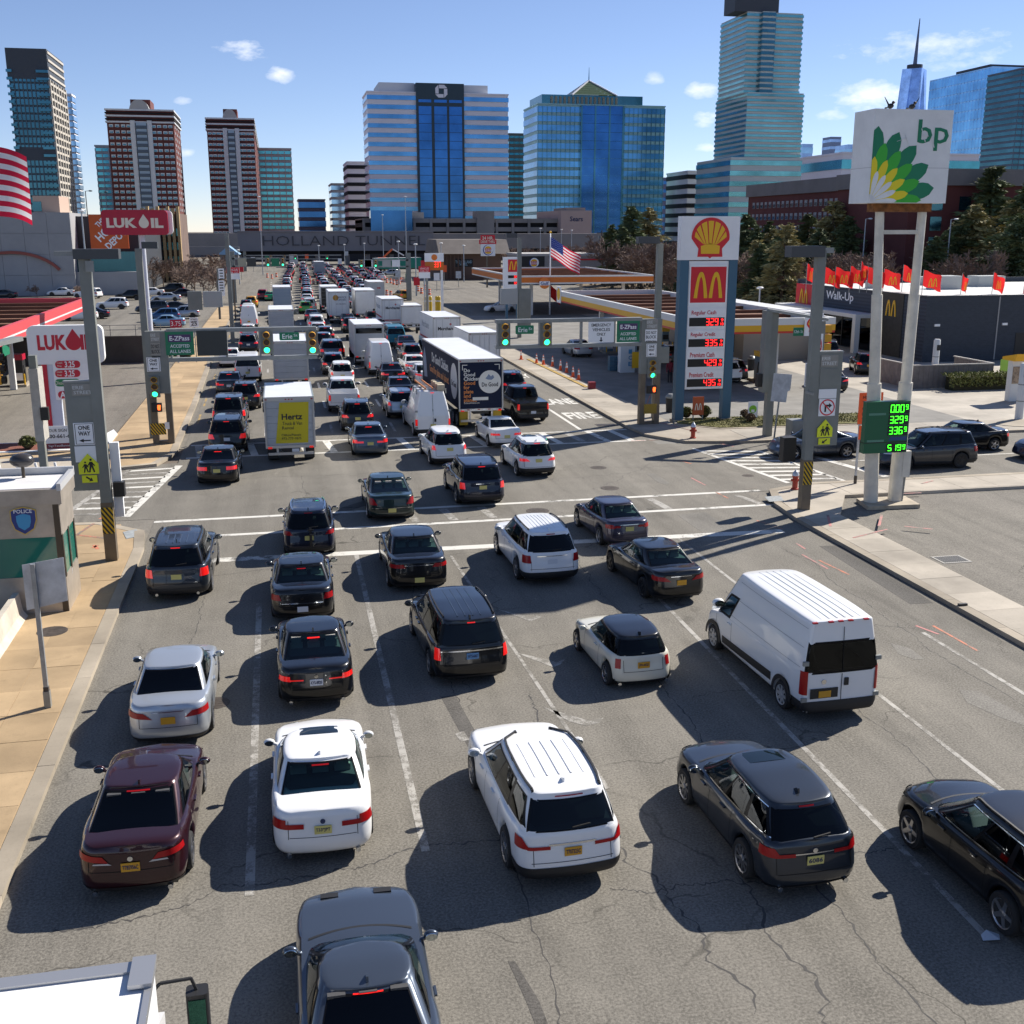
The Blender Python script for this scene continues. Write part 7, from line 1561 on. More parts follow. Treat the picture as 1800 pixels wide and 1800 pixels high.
m = MB(); limb(m, [(0,0,.78,.17,.12),(0,0,1.0,.16,.11),(0,0,1.25,.21,.13),(0,0,1.4,.21,.12),(0,0,1.47,.1,.08),(0,0,1.53,.06,.06)])
for sx in (-1,1): limb(m, [(sx*.24,.02,.75,.035,.035),(sx*.25,.0,.88,.045,.045),(sx*.25,0,1.1,.055,.055),(sx*.22,0,1.38,.07,.07),(sx*.16,0,1.45,.06,.06)])
m.build('jacket', mat('dark red jacket', (.2,.015,.03), .8), t, True); m = MB()
for sx in (-1,1): limb(m, [(sx*.1,-.06,.0,.05,.11),(sx*.1,-.03,.08,.05,.08),(sx*.1,0,.45,.065,.07),(sx*.09,0,.8,.09,.1),(sx*.06,0,.92,.1,.11)])
m.build('trousers', mat('dark trousers', (.015,.015,.02), .8), t, True); MB().sphere((0,-.01,1.65),.085,.1,.12,12,8).build('head', mat('skin', (.35,.2,.14), .6), t, True); MB().sphere((0,.02,1.69),.092,.1,.1,12,8).build('hair', mat('dark hair', (.012,.01,.01), .8), t, True)
for sx in (-1,1): MB().sphere((sx*.245,-.02,.71),.035,.03,.06,8,6).build('hand', mat('skin'), t, True)
for c in t.children: c.location = (0,0,0)
t.location = (x,y,0); t.scale = (1.,1.,1.03)
# ---- red roofed station on the left
t0 = canopy('red edged filling station canopy with rough brown roof on the left', -38, -16.2, 67, 104, 4.5, 5.5, [((0,.3),mat('canopy pink red', (.62,.07,.08), .5)),((.3,.42),CREAMW),((.42,1.),mat('canopy pink red'))], ROOFB, [(-19,72),(-19,86),(-30,72),(-30,86)])
for x, y in ((-19,74.5),(-19,88.5),(-26,74.5)): pump(x, y, 'red topped fuel pump under the red edged canopy', 'pumps under the red canopy', BLACK)
# white price sign of that station
Y = 63.6; t = thing('price_sign', 'white price board with red lettering and droplet beside the mulch strip', 'price sign')
r_ = pr(Y,48,572,182,640); MB().prismY(rrect(*r_,.35),Y,Y+.5).build('sign_box', mat('sign box white', (.85,.85,.84), .4), t); lukoil(t, r_[0]+.5, r_[2]-.55, r_[1]+.75, .95, Y-.006, CRIM)
a = pr(Y,78,640,150,765); MB().box(a[0]-.0,a[0]+.28,Y+.05,Y+.4,0,r_[1]).build('post', CRIM, t); MB().box(a[0]+.28,a[0]+.85,Y+.1,Y+.4,0,r_[1]).build('post', mat('post white blue', (.6,.65,.75), .4), t); MB().box(a[2]+.2,a[2]+.5,Y+.1,Y+.4,1.6,r_[1]).build('post', mat('post rose', (.55,.25,.27), .5), t)
b = pr(Y,95,628,150,702); MB().box(b[0],b[2]+.2,Y,Y+.3,b[1],r_[1]).build('price_board', SGN_W, t)
for i, (s1, s2, py, m_) in enumerate((('Cash Reg','3.25',641,CRIM),('Credit Reg','3.25',657,CRIM),('Diesel','',673,mat('pill green', (.01,.2,.07), .4)))):
    q = pr(Y,97,py-7,141,py+6); p = plate('price_pill', rrect(q[0],q[1],q[2],q[3],(q[3]-q[1])*.45), Y, m_, t, .02); w_ = q[2]-q[0]
    if s2: fit_text('Cash' if i == 0 else 'Credit', w_*.22, .11, (q[0]+w_*.18,Y-.024,(q[1]+q[3])/2+.1), BEIGE, p); fit_text('Reg', w_*.16, .11, (q[0]+w_*.17,Y-.024,(q[1]+q[3])/2-.08), BEIGE, p); fit_text(s2, w_*.4, .34, (q[0]+w_*.58,Y-.024,(q[1]+q[3])/2), SGN_W, p, bold=.02)
    else: fit_text(s1, w_*.36, .2, (q[0]+w_*.2,Y-.024,(q[1]+q[3])/2), BEIGE, p)
q = pr(Y,102,687,140,700); p = plate('price_pill', rrect(*q,.2), Y, CRIM, t, .02); fit_text('A', .3, .34, ((q[0]+q[2])/2-.3,Y-.024,(q[1]+q[3])/2), SGN_W, p, bold=.03); base(t, ((a[0]+a[2])/2,Y,0))
t = thing('phone_banner', 'low white banner with a phone number beside the mulch strip', 'banner'); Yb = 60.0; q = pr(Yb,80,778,146,810); p = plate('banner', rect(q[0],.25,q[2],1.45), Yb, SGN_W, t, .03); fit_text('YOUR SIGN HERE!', (q[2]-q[0])*.85, .16, ((q[0]+q[2])/2,Yb-.034,1.22), SGN_BK, p); fit_text('800-661-6088', (q[2]-q[0])*.85, .2, ((q[0]+q[2])/2,Yb-.034,.92), SGN_BK, p, bold=.02); plate('banner_strip', rect(q[0],.27,q[2],.55), Yb-.031, mat('wine strip', (.2,.02,.04), .5), p, .004); fit_text('SignTextBanner.com', (q[2]-q[0])*.8, .13, ((q[0]+q[2])/2,Yb-.039,.41), SGN_W, p)
for xx in (q[0]+.1,q[2]-.1): MB().box(xx-.03,xx+.03,Yb,Yb+.06,0,1.5).build('stake', STEEL, t)
base(t, ((q[0]+q[2])/2,Yb,0))
# crimson sign high on a white pole
Y = 88.; t = thing('pole_sign', 'crimson rounded sign with white lettering on a tall white pole', 'pole sign'); r_ = pr(Y,180,369,296,413); MB().prismY(rrect(*r_,.3),Y-.4,Y).build('sign_box', LUKR, t); MB().prismY(rrect(r_[0]+.02,r_[1]+.03,r_[2]+.3,r_[3]-.03,.3),Y+.001,Y+.35).build('sign_rear', WHITE, t)
w_ = r_[2]-r_[0]; lukoil(t, r_[0]+w_*.07, r_[2]-w_*.07, r_[1]+.5, (r_[3]-r_[1])*.46, Y-.41, BEIGE); xp = AY(256,500,Y)[0]; MB().cyl((xp,Y+.1,0),(xp,Y+.1,5.5),.28,n=14).build('pole', mat('pole white', (.62,.64,.7), .4), t, True, sharp=40); MB().cyl((xp,Y+.1,5.5),(xp,Y+.1,r_[1]),.2,n=14).build('pole', mat('pole white'), t, True, sharp=40); base(t, (xp,Y,0))
# grey steel twin lamp masts behind the left signs
def mast(px, Y, ptop, label, head=None, boxes=(), w=.34):
    x, zt = AY(px, ptop, Y); xb = x; t = thing('lamp_mast', label, 'lamp mast', (0,0,0))
    MB().box(xb-w/2,xb+w/2,Y-w/2,Y+w/2,0,zt).build('mast', GREYST, t)
    if head: hx0, hx1 = AY(head[0],ptop,Y)[0], AY(head[1],ptop,Y)[0]; MB().box(hx0,hx1,Y-.3,Y+.3,zt,zt+AY(px,ptop-head[2],Y)[1]-AY(px,ptop,Y)[1]).build('lamp_head', mat('dark lamp housing'), t)
    for q, m in boxes: r2 = pr(Y-.2,*q); MB().box(r2[0],r2[2],Y-.25,Y+.2,r2[1],r2[3]).build('sign_box', m, t)
    return base(t, (xb,Y,0))
mast(243,63.,437,'grey lamp mast behind the left gantry post',(250,278,12)); mast(1160,64.,428,'grey lamp mast beside the right gantry column',(1120,1157,12))
BLANK = mat('blank silver panel', (.4,.41,.4), .5, .2)
mast(398,118.,412,'grey mast with a blank silver message panel by the left pavement',None,(((330,512,355,545),GREYST),((357,512,391,540),BLANK)),.4)
mast(913,118.,418,'grey mast with a blank silver panel before the orange canopy',(890,908,8),(((880,507,910,535),BLANK),((912,507,933,572),GREYST)),.4)
t = thing('message_board', 'white and red vehicle height notice on grey posts by the left pavement', 'road sign'); Y = 150.; a = pr(Y,398,470,421,491); plate('notice_body', rect(*a), Y, SGN_W, t); p = plate('notice_head', rect(a[0],(a[1]+a[3])/2,a[2],a[3]), Y-.021, SGN_R, t); fit_text('VEHICLES', 1.3,.25,((a[0]+a[2])/2,Y-.045,a[3]-.3),SGN_W,p); fit_text("OVER 12'6\"", 1.3,.22,((a[0]+a[2])/2,Y-.045,a[3]-.65),SGN_W,p); MB().box((a[0]+a[2])/2-.1,(a[0]+a[2])/2+.1,Y,Y+.1,0,a[3]).build('post', BRASS, t); base(t, ((a[0]+a[2])/2,Y,0))
t = thing('message_board', 'white and red vehicle height notice near the traffic barrels', 'road sign'); a = pr(Y,736,468,756,489); plate('notice_body', rect(*a), Y, SGN_W, t); p = plate('notice_head', rect(a[0],(a[1]+a[3])/2,a[2],a[3]), Y-.021, SGN_R, t); fit_text('VEHICLES', 1.2,.25,((a[0]+a[2])/2,Y-.045,a[3]-.3),SGN_W,p); fit_text("OVER 12'6\"", 1.2,.22,((a[0]+a[2])/2,Y-.045,a[3]-.65),SGN_W,p); MB().box((a[0]+a[2])/2-.08,(a[0]+a[2])/2+.08,Y,Y+.1,0,a[3]).build('post', SIGBACK, t); base(t, ((a[0]+a[2])/2,Y,0))
for px, q, lab in ((395,(384,472,394,490),'tall white multi-line notice on the left grey column'),(389,(384,493,395,520),'lower white multi-line notice on the left grey column')):
    a = pr(149.,*q); t = thing('notice_panel', lab, 'road sign'); p = plate('panel', rect(*a), 149., SGN_W, t); 
    for k in range(4): MB().box(a[0]+.15,a[2]-.15,148.96,148.98,a[3]-.3-.35*k,a[3]-.18-.35*k).build('text_line', SGN_BK, p)
    MB().box(a[0]-.2,a[0]-.02,149,149.15,0,a[3]).build('post', GREYST, t); base(t, ((a[0]+a[2])/2,149.,0))
t = thing('speed_sign', 'white speed limit 25 sign above the left gantry beam', 'road sign'); Y = 100.; a = pr(Y,333,558,349,575); p = plate('panel', rect(*a), Y, SGN_W, t); fit_text('SPEED',.55,.13,((a[0]+a[2])/2,Y-.024,a[3]-.16),SGN_BK,p); fit_text('LIMIT',.5,.13,((a[0]+a[2])/2,Y-.024,a[3]-.36),SGN_BK,p); fit_text('25',.5,.35,((a[0]+a[2])/2,Y-.024,a[1]+.3),SGN_BK,p,bold=.02); MB().box((a[0]+a[2])/2-.04,(a[0]+a[2])/2+.04,Y,Y+.06,0,a[1]+.1).build('post', STEEL, t); base(t, ((a[0]+a[2])/2,Y,0))
t = thing('price_sign', 'small crimson price board by the car park wall', 'price sign'); a = pr(Y,299,562,319,576); p = plate('panel', rect(*a), Y, LUKR, t); fit_text('3.75', .8,.4,((a[0]+a[2])/2,Y-.024,a[1]+.35),SGN_W,p); MB().box((a[0]+a[2])/2-.1,(a[0]+a[2])/2+.1,Y,Y+.1,0,a[1]+.1).build('post', WHITE, t); base(t, ((a[0]+a[2])/2,Y,0))
wl = tag(MB().box(-30,-9.6,102,102.4,0,2.3).build('retaining_wall', concrete('dark wall', (.09,.08,.07))), 'dark retaining wall between the petrol lot and the car park', 'wall')
fe = thing('railing', 'grey tube railing on top of the dark retaining wall', 'railing', (0,0,0)); 
for k in range(10): MB().box(-29+k*2.1,-28.94+k*2.1,102.2,102.26,2.3,3.2).build('post', STEEL, fe)
for z in (2.8,3.2): MB().box(-29,-10,102.2,102.25,z,z+.05).build('rail', STEEL, fe)
# ---- burger restaurant on the right
t = thing('restaurant', 'dark grey flat-roofed burger restaurant with white walk-up canopy', 'restaurant'); x0, x1, y0, y1, zt = 55., 92., 88., 113., 5.6
def brickdark(name, col):
    m, tt, b = nodes_mat(name); tc = tt.nodes.new('ShaderNodeTexCoord'); bk = tt.nodes.new('ShaderNodeTexBrick'); mp = tt.nodes.new('ShaderNodeMapping'); mp.inputs['Rotation'].default_value = (R(90),0,0)
    tt.links.new(tc.outputs['Object'], mp.inputs[0]); tt.links.new(mp.outputs[0], bk.inputs['Vector']); bk.inputs['Scale'].default_value = 1.6; bk.inputs['Color1'].default_value = (*col,1); bk.inputs['Color2'].default_value = (*[c*.8 for c in col],1); bk.inputs['Mortar'].default_value = (*[c*1.3 for c in col],1); bk.inputs['Mortar Size'].default_value = .008
    tt.links.new(bk.outputs[0], b.inputs['Base Color']); b.inputs['Roughness'].default_value = .7; return m
DKW = brickdark('dark slate cladding', (.035,.045,.062)); BRNC = mat('brown slat cladding', (.05,.045,.035), .7, vary=.2, scale=3)
MB().box(x0,x1,y0,y1,0,zt).build('wall', DKW, t); e = MB(); e.box(x0-.05,x1,y0-.05,y0+.3,zt,zt+.12); e.box(x0-.05,x0+.3,y0+.3,y1,zt,zt+.12); e.box(x0,x1,y1-.3,y1,zt,zt+.55); e.build('parapet', DKW, t)
MB().box(x0+.3,x1-.1,y0+.3,y1-.3,zt,zt+.03).build('roof', mat('pale membrane roof', (.6,.6,.57), .7, vary=.1), t)
MB().box(x0-.07,x0,y1-3.6,y1+.05,0,zt+.1).build('red_pier', MCR, t); MB().box(x0-.06,x0,y0+3.6,y0+7.6,0,zt+.06).build('brown_panel', BRNC, t)
def flatarch(parent, x, yc, z0, w, h): 
    o = arches(0, 0, w, h, 0, MCY, parent, .04, 'arches'); o.rotation_euler = (0,0,-math.pi/2); o.location = (x, yc, z0); return o
flatarch(t, x0-.075, y1-1.8, 3.7, 1.9, 1.5); flatarch(t, x0-.065, y0+5.6, 3.6, 1.8, 1.45)
fit_text('Walk-Up', 5.6, 1.05, (x0-.02,y1-9.5,4.75), SGN_W, t, '-X', bold=.015)
MB().box(x0-2.2,x0,y0+8,y1+.6,3.25,3.6).build('walkup_canopy', CREAMW, t); MB().box(x0-2.2,x0-1.7,y0+8,y0+8.6,0,3.25).build('canopy_leg', CREAMW, t)
MB().box(x0-.03,x0,y0+8.8,y1-3.8,.1,3.2).build('dark_opening', GLASS, t)
for yy in (y0+11,y0+14.5,y0+17.5): MB().box(x0-.08,x0,yy-.06,yy+.06,.1,3.2).build('mullion', BLACK, t)
p = MB().box(x0-.15,x0-.1,y1-6,y1-4.6,2.2,3.1).build('order_sign', SGN_R, t)
for xx in (x0+.9,x0+7.5,x0+17): MB().box(xx,xx+.5,y0-.12,y0,3.1,3.3).build('wall_lamp', SGN_W, t)
MB().box(x0+9,x0+10.3,y0-.04,y0,.1,2.4).build('door', BLACK, t); MB().box(x0+7,x0+7.12,y0-.03,y0,.1,zt).build('joint', mat('joint grey'), t)
for xx, yy, a, b, c in ((63,99,2.6,2.2,1.3),(70,103,3.,2.,1.1),(66,107,1.6,1.6,.9),(57.5,102,1.2,1.2,.8)): MB().box(xx,xx+a,yy,yy+b,zt,zt+c).build('roof_unit', mat('roof unit grey', (.45,.46,.44), .5, .2), t)
base(t, ((x0+x1)/2,(y0+y1)/2,0))
RF = cloth('flag red', (.75,.03,.03))
def banner(px, py, label, lean, wide=1.):
    Y_ = 96. if px < 1600 else 91.; X_, Z_ = AY(px, py+22, Y_); t = thing('roof_flag', label, 'flag', (X_,Y_,zt), 0, 'red roof flags'); h = Z_-zt+1.1
    MB().cyl((0,0,0),(0,0,h),.03,n=6).build('pole', STEEL, t); P = []
    for j in range(7):
        v = j/6; row = []
        for i in range(9):
            u = i/8; row.append((u*1.75*wide, .22*math.sin(u*6+v*2+px)*u, h-.05-v*1.35-u*(.45+.25*lean)+.06*math.sin(u*9+v*3)))
        P.append(row)
    f = MB().grid(P).build('cloth', RF, t, True); o = arches(1.75*wide*.45, h-1.15-.35, .8*wide, .75, -.22, MCY, t, .01, 'arches')
for i, (px, py, wd) in enumerate(((1418,462,.45),(1448,468,.9),(1468,468,1.),(1494,466,.8),(1513,458,.35),(1525,468,.95),(1553,471,1.05),(1587,464,.8),(1622,474,1.1),(1690,480,.35),(1745,478,.6),(1799,492,.5))): banner(px, py, 'small red flag with yellow arches on the burger restaurant roof', .5, wd)
t = thing('bin_enclosure', 'low grey timber bin enclosure beside the restaurant wall', 'enclosure'); GT = mat('grey boards', (.17,.15,.14), .8, vary=.2, scale=2)
x0, x1, y0, y1 = 45.1, 51.5, 73., 78.
for k in range(16): MB().box(x0+k*.4,x0+k*.4+.38,y0,y0+.08,.0,1.65).build('board', GT, t)
for k in range(12): MB().box(x0-.08,x0,y0+.02+k*.41,y0+.4+k*.41,.0,1.65).build('board', mat('pinkish boards', (.24,.2,.19), .8, vary=.2, scale=2), t)
for k in range(12): MB().box(x1,x1+.08,y0+.02+k*.41,y0+.4+k*.41,.0,1.65).build('board', GT, t)
e = MB(); e.box(x0-.1,x1+.1,y0-.05,y0+.12,1.65,1.73); e.box(x0-.12,x0+.05,y0+.12,y1,1.65,1.73); e.box(x1-.05,x1+.12,y0+.12,y1,1.65,1.73); e.build('capping', mat('pale capping',(.45,.42,.38),.7), t); base(t, ((x0+x1)/2,y0,0))
for px, py, lab in ((1640,680,'white painted post in front of the bin enclosure'),(1790,740,'white painted post on the small right island')):
    g = G(px,py); t = thing('white_post', lab, 'post', (g.x,g.y,0)); MB().lathe([(.24,0),(.24,3.4),(.18,3.5)],14).build('tube', CREAMW, t, True, sharp=40)
    for z in (1.2,2.2): MB().lathe([(.25,z),(.25,z+.06)],14).build('band', STEEL, t)
    MB().box(-.12,.12,-.3,-.22,2.7,3.1).build('camera_box', TRIM, t)
g = G(1795,745); isl = struct('kerb_island', MB().prism([(g.x+p,g.y+q) for p,q in disc(.6,-.6,2.6,20,1.3)], 0, .15), KERB)
t = thing('menu_board', 'white drive-through menu board at the right edge', 'menu board'); X_, Z_ = AY(1790,660,66.); MB().box(X_-.5,X_+1.2,66,66.5,0,Z_+1.).build('cabinet', CREAMW, t); MB().prismX([(65.6,Z_+1.0),(66.9,Z_+1.0),(66.9,Z_+1.2),(65.4,Z_+1.5)],X_-.7,X_+1.6).build('hood', YB, t); MB().box(X_-.45,X_+1.1,65.97,66,1.2,Z_+.6).build('menu_panel', mat('menu print', (.3,.22,.15), .5, vary=.6, scale=4), t); base(t, (X_,66.,0))
t = thing('order_sign', 'small lime green board beside the hedge', 'sign'); X_, Z_ = AY(1765,645,76.); p = plate('board', rect(X_-.35,Z_-.6,X_+.35,Z_+.6), 76., mat('lime board', (.35,.6,.08), .5), t); MB().box(X_-.04,X_+.04,76,76.06,0,Z_).build('post', STEEL, t); base(t, (X_,76.,0))
def hedge(x0, x1, y0, y1, h, label, m, seed, n=2600):
    t = thing('hedge', label, 'hedge', ((x0+x1)/2,(y0+y1)/2,0)); rs = random.Random(seed); mb = MB(); a, b = (x1-x0)/2, (y1-y0)/2
    MB().box(-a*.9,a*.9,-b*.8,b*.8,0,h*.8).build('stem_shade_core', mat('shrub shade twigs'), t)  # solid core: shade between the hedge stalks put into its dark colour
    for i in range(n):
        c = Vector((rs.uniform(-a,a), rs.uniform(-b,b), h*rs.uniform(.1,1)**.6)); 
        if rs.random() < .6: c.y = -b*rs.uniform(.8,1.1)
        else: c.z = h*rs.uniform(.85,1.08)
        u = Vector((rs.gauss(0,1),rs.gauss(0,1),rs.gauss(0,1))).normalized()*.09; v = Vector((rs.gauss(0,1),rs.gauss(0,1),rs.gauss(0,1))).normalized()*.07; mb.add([c-u,c+v,c+u,c-v],[(0,1,2,3)])
    mb.build('foliage', m, t, kind='stuff')
hedge(47.,54.5,71.3,72.6,1.15,'clipped pale green hedge in front of the bin enclosure',mat('hedge green',(.17,.18,.05),.8,vary=.6,scale=3),4); hedge(54.6,57.8,71.6,72.8,1.2,'yellowish twiggy bushes at the end of the hedge',mat('ochre bush',(.26,.17,.03),.85,vary=.4,scale=3),6,1200)
# ---- the orange station farther up, burger sign, flag
canopy('far filling station canopy with an orange fascia', 31, 50, 146, 180, 4.3, 5.4, [((0,.18),CREAMW),((.18,.82),mat('fascia orange', (.62,.16,.015), .5)),((.82,1.),CREAMW)], ROOFB, [(34,150),(47,150),(34,172),(47,172)])
t = thing('round_emblem', 'round orange and blue emblem on the orange canopy corner', 'sign'); a = pr(145.6,949,489,966,507); plate('disc', disc((a[0]+a[2])/2,(a[1]+a[3])/2,.72,24), 145.7, mat('emblem orange',(.75,.2,.03),.5), t, .05); p = plate('band', rect(a[0]-.05,(a[1]+a[3])/2-.26,a[2]+.05,(a[1]+a[3])/2+.26), 145.64, SGN_W, t, .02); fit_text('Gulf', 1.1, .42, ((a[0]+a[2])/2,145.6,(a[1]+a[3])/2), mat('emblem blue',(.02,.05,.25),.5), p, bold=.02); base(t, ((a[0]+a[2])/2,145.6,4.3))
for x, y in ((34,153),(47,153),(34,168)): pump(x, y, 'far fuel pump under the orange canopy', 'pumps under the orange canopy', BLACK)
def bklogo(p, cx, cz, r_, y):
    plate('emblem_ring', disc(cx,cz,r_,28), y, mat('crown blue', (.02,.06,.3), .4), p, .02); plate('emblem_field', disc(cx+r_*.08,cz+r_*.06,r_*.9,28), y-.021, SGN_W, p, .006); plate('bun', [(cx+r_*.62*math.cos(R(a)),cz+r_*.28+r_*.42*math.sin(R(a))) for a in range(0,181,15)], y-.028, MCY, p, .006); plate('bun', [(cx+r_*.62*math.cos(R(a)),cz-r_*.36+r_*.36*math.sin(R(a))) for a in range(180,361,15)], y-.028, MCY, p, .006)
    fit_text('BURGER', r_*1.3, r_*.34, (cx,y-.036,cz+r_*.16), SGN_R, p, bold=.03); fit_text('KING', r_*1.1, r_*.38, (cx,y-.036,cz-r_*.22), SGN_R, p, bold=.03)
Y = 225.; t = thing('burger_sign', 'red and white burger sign on a pole with a drive through topper', 'pole sign'); a = pr(Y,842,413,872,429); p = plate('topper', [(a[0]+.3,a[1]+.9),(a[0]+.3,a[3]),(a[2]-.3,a[3]),(a[2]-.3,a[1]+.9),(a[2],a[1]+.9),(a[2],a[1]),(a[0],a[1]),(a[0],a[1]+.9)], Y, SGN_R, t, .3); fit_text('24 HR.', 2.3,.65,((a[0]+a[2])/2,Y-.31,a[3]-.6),BEIGE,p,bold=.02); fit_text('DRIVE THRU', 2.9,.55,((a[0]+a[2])/2,Y-.31,a[1]+.45),BEIGE,p,bold=.02)
b = pr(Y,845,429,870,450); p = plate('panel', rect(*b), Y, SGN_W, t, .3); bklogo(p, (b[0]+b[2])/2, (b[1]+b[3])/2, (b[3]-b[1])*.45, Y-.301); MB().box((b[0]+b[2])/2-.3,(b[0]+b[2])/2-.0,Y,Y+.3,0,b[1]).build('pole', BRASS, t); base(t, ((b[0]+b[2])/2,Y,0))
Y = 140.; t = thing('price_pylon', 'small white pylon with arches and red prices before the orange canopy', 'pylon sign'); a = pr(Y,885,452,916,507); MB().box(a[0],a[2],Y,Y+.5,a[1],a[3]).build('sign_box', SHW, t); MB().box(a[0]+.3,a[0]+.6,Y+.1,Y+.4,0,a[1]).build('post', SHB, t); MB().box(a[2]-.6,a[2]-.3,Y+.1,Y+.4,0,a[1]).build('post', SHB, t); b = pr(Y,893,456,913,478); p = plate('field', rect(*b), Y, MCR, t, .02); arches((b[0]+b[2])/2, b[1]+.25, (b[2]-b[0])*.8, (b[3]-b[1])*.7, Y-.021, MCY, p)
for py in (484,495): b = pr(Y,893,py,913,py+5); p = plate('led_panel', rect(*b), Y, LEDK, t, .02); leds('329', b[0]+.75, b[1]+.04, .6, b[3]-b[1]-.08, Y-.021, LEDR, p)
base(t, ((a[0]+a[2])/2,Y,0))
Y = 150.5; t = thing('price_sign', 'white and orange price sign beside the height notice', 'price sign'); a = pr(Y,747,445,780,475); MB().box(a[0],a[2],Y,Y+.4,(a[1]+a[3])/2,a[3]).build('sign_box', SHW, t); p = plate('orange_panel', rect(a[0],a[1],a[2],(a[1]+a[3])/2-.02), Y+.1, mat('fascia orange'), t, .1); leds('337', a[0]+1.2, a[1]+.4, .9, .7, Y-.003, LEDR, p); plate('emblem', disc((a[0]+a[2])/2,a[3]-.55,.4,18), Y, mat('emblem orange'), t, .02); MB().box(a[0]+.1,a[0]+.4,Y+.1,Y+.4,0,a[1]).build('post', STEEL, t); MB().box(a[2]-.4,a[2]-.1,Y+.1,Y+.4,0,a[1]).build('post', WHITE, t); base(t, ((a[0]+a[2])/2,Y,0))
FW = cloth('flag white', (.82,.8,.8)); FR = cloth('flag stripe red', (.62,.02,.06)); FB = cloth('flag navy', (.03,.05,.2))
def usflag(t, o, w, h, fall, seed, n=13, su=16):
    # waving flag, hoist at o, stripes as cloth pieces of their own
    def P(u, v): return (o[0]+u*w*(.96), o[1]+.16*w*math.sin(u*5.5+seed+v)*u, o[2]-v*h-fall*u*w+.05*w*math.sin(u*7+seed)*u)
    for k in range(n):
        v0, v1 = k/n, (k+1)/n; u0 = .4 if k < 7 else 0.
        rows = [[P(u0+(1-u0)*i/su, v0+(v1-v0)*j/2) for i in range(su+1)] for j in range(3)]
        MB().grid(rows).build('stripe', FR if k % 2 == 0 else FW, t, True)
    rows = [[P(.4*i/8, 7/13*j/6) for i in range(9)] for j in range(7)]; c = MB().grid(rows).build('canton', FB, t, True)
    for a in range(5):
        for b in range(6):
            q = P(.4*(b+.5)/6, 7/13*(a+.5)/5); MB().prismY(disc(q[0],q[2],h*.014,6), q[1]-.03, q[1]-.01).build('star', FW, c)
Y = 150.; X_ = AY(967,470,Y)[0]; zt2 = AY(968,408,Y)[1]; t = thing('flagpole', 'white flagpole with a sagging striped flag by the orange canopy', 'flagpole', (X_,Y,0)); MB().cyl((0,0,0),(0,0,zt2),.12,.07,10).build('pole', WHITE, t, True); MB().sphere((0,0,zt2),.16,n=8,m=6).build('finial', MCY, t); usflag(t, (.1,0,zt2-.6), 4.4, 2.6, .62, 1.)
P_ = [[(.1+u*1.3,.2*math.sin(u*5),zt2-7.-v*1.6-u*1.1) for u in (0,.25,.5,.75,1)] for v in (0,.5,1)]; MB().grid(P_).build('lower_flag', RF, t, True)
Y = 46.; X_, Z_ = AY(-112,326,Y); t = thing('flagpole', 'big striped flag hanging in from the left edge on a pole', 'flagpole', (X_-.1,Y,0)); MB().cyl((0,0,0),(0,0,Z_+2.2),.12,.08,10).build('pole', WHITE, t, True); MB().sphere((0,0,Z_+2.2),.16,n=8,m=6).build('finial', MCY, t); usflag(t, (.1,0,Z_+1.95), 3.25, 2.5, .28, 2.2)

# forecourt clutter
g_ = [('suv','white',33.2,80.5,2,'white suv at the pumps below the yellow-banded fascia'),('sedan','dgrey',33.4,93.5,2,'dark grey sedan between the rear pumps of the yellow canopy'),('sedan','silver',27.0,100.,2,'silver sedan leaving the yellow canopy towards the road'),('suv','red',44.5,96,-10,'red suv parked outside the dim shop'),('sedan','black',47.5,84,-15,'black sedan waiting at the walk-up canopy')]
for st, col, x, y, a, lab in g_: side_car('parked_car', st, col, x, y, R(a), lab, 1, lit=False)
for x, y, lab in ((28.6,76,'grey waste bin by the front canopy column'),(38.2,86,'grey waste bin by the middle canopy column'),(24.2,66.5,'grey waste bin behind the pylon lawn')):
    t = thing('waste_bin', lab, 'bin', (x,y,0)); MB().lathe([(.3,0),(.34,.9)],14).build('drum', TRIM, t, True, sharp=40); MB().lathe([(.36,.9),(.36,.98),(.2,1.15)],14).build('lid', STEEL, t, True, sharp=40)
for x, y, w_, lab in ((28.4,86,1.1,'yellow forecourt poster on a canopy column'),):
    t = thing('poster_frame', lab, 'sign', (x,y,0)); plate('poster', rect(-w_/2,.4,w_/2,1.7), 0, SHY, t, .05); MB().box(-.04,.04,0,.06,0,.4).build('foot', STEEL, t)
# ================================================================== the city behind: overpass, garage, stores, towers
def glassm(name, col, rough=.12, metal=.85, vary=.3, scale=.05):
    return mat(name, col, rough, metal, vary=vary, scale=scale)  # colour noise stands in for uneven reflections in the glass
GB = glassm('blue curtain glass', (.10,.28,.52)); GT_ = glassm('teal curtain glass', (.10,.36,.42)); GD = glassm('dark teal glass', (.06,.17,.22), .15); GL = glassm('pale blue glass', (.35,.55,.78)); GN = glassm('deep blue glass', (.035,.13,.34), .1)
PALE = mat('pale spandrel', (.82,.80,.83), .6, vary=.05, scale=.05); TEALS = mat('teal spandrel', (.30,.52,.54), .5, .2); GREYC = mat('grey tower concrete', (.42,.42,.42), .8, vary=.1, scale=.05); DARKC = mat('dark penthouse', (.05,.06,.075), .6)
BRICK = mat('dark red brick', (.12,.032,.028), .85, vary=.15, scale=.3); WFR = mat('white window frame', (.62,.64,.66), .5); TANB = mat('tan panel', (.5,.34,.16), .7); GARC = mat('garage concrete', (.24,.22,.21), .85, vary=.15, scale=.08); DKO = mat('dark opening', (.012,.012,.014), .9)  # dark opening: shade inside openings and under the overpass put into near-black
def kx(px, py): x, y, u = ray(px, py); return x/y
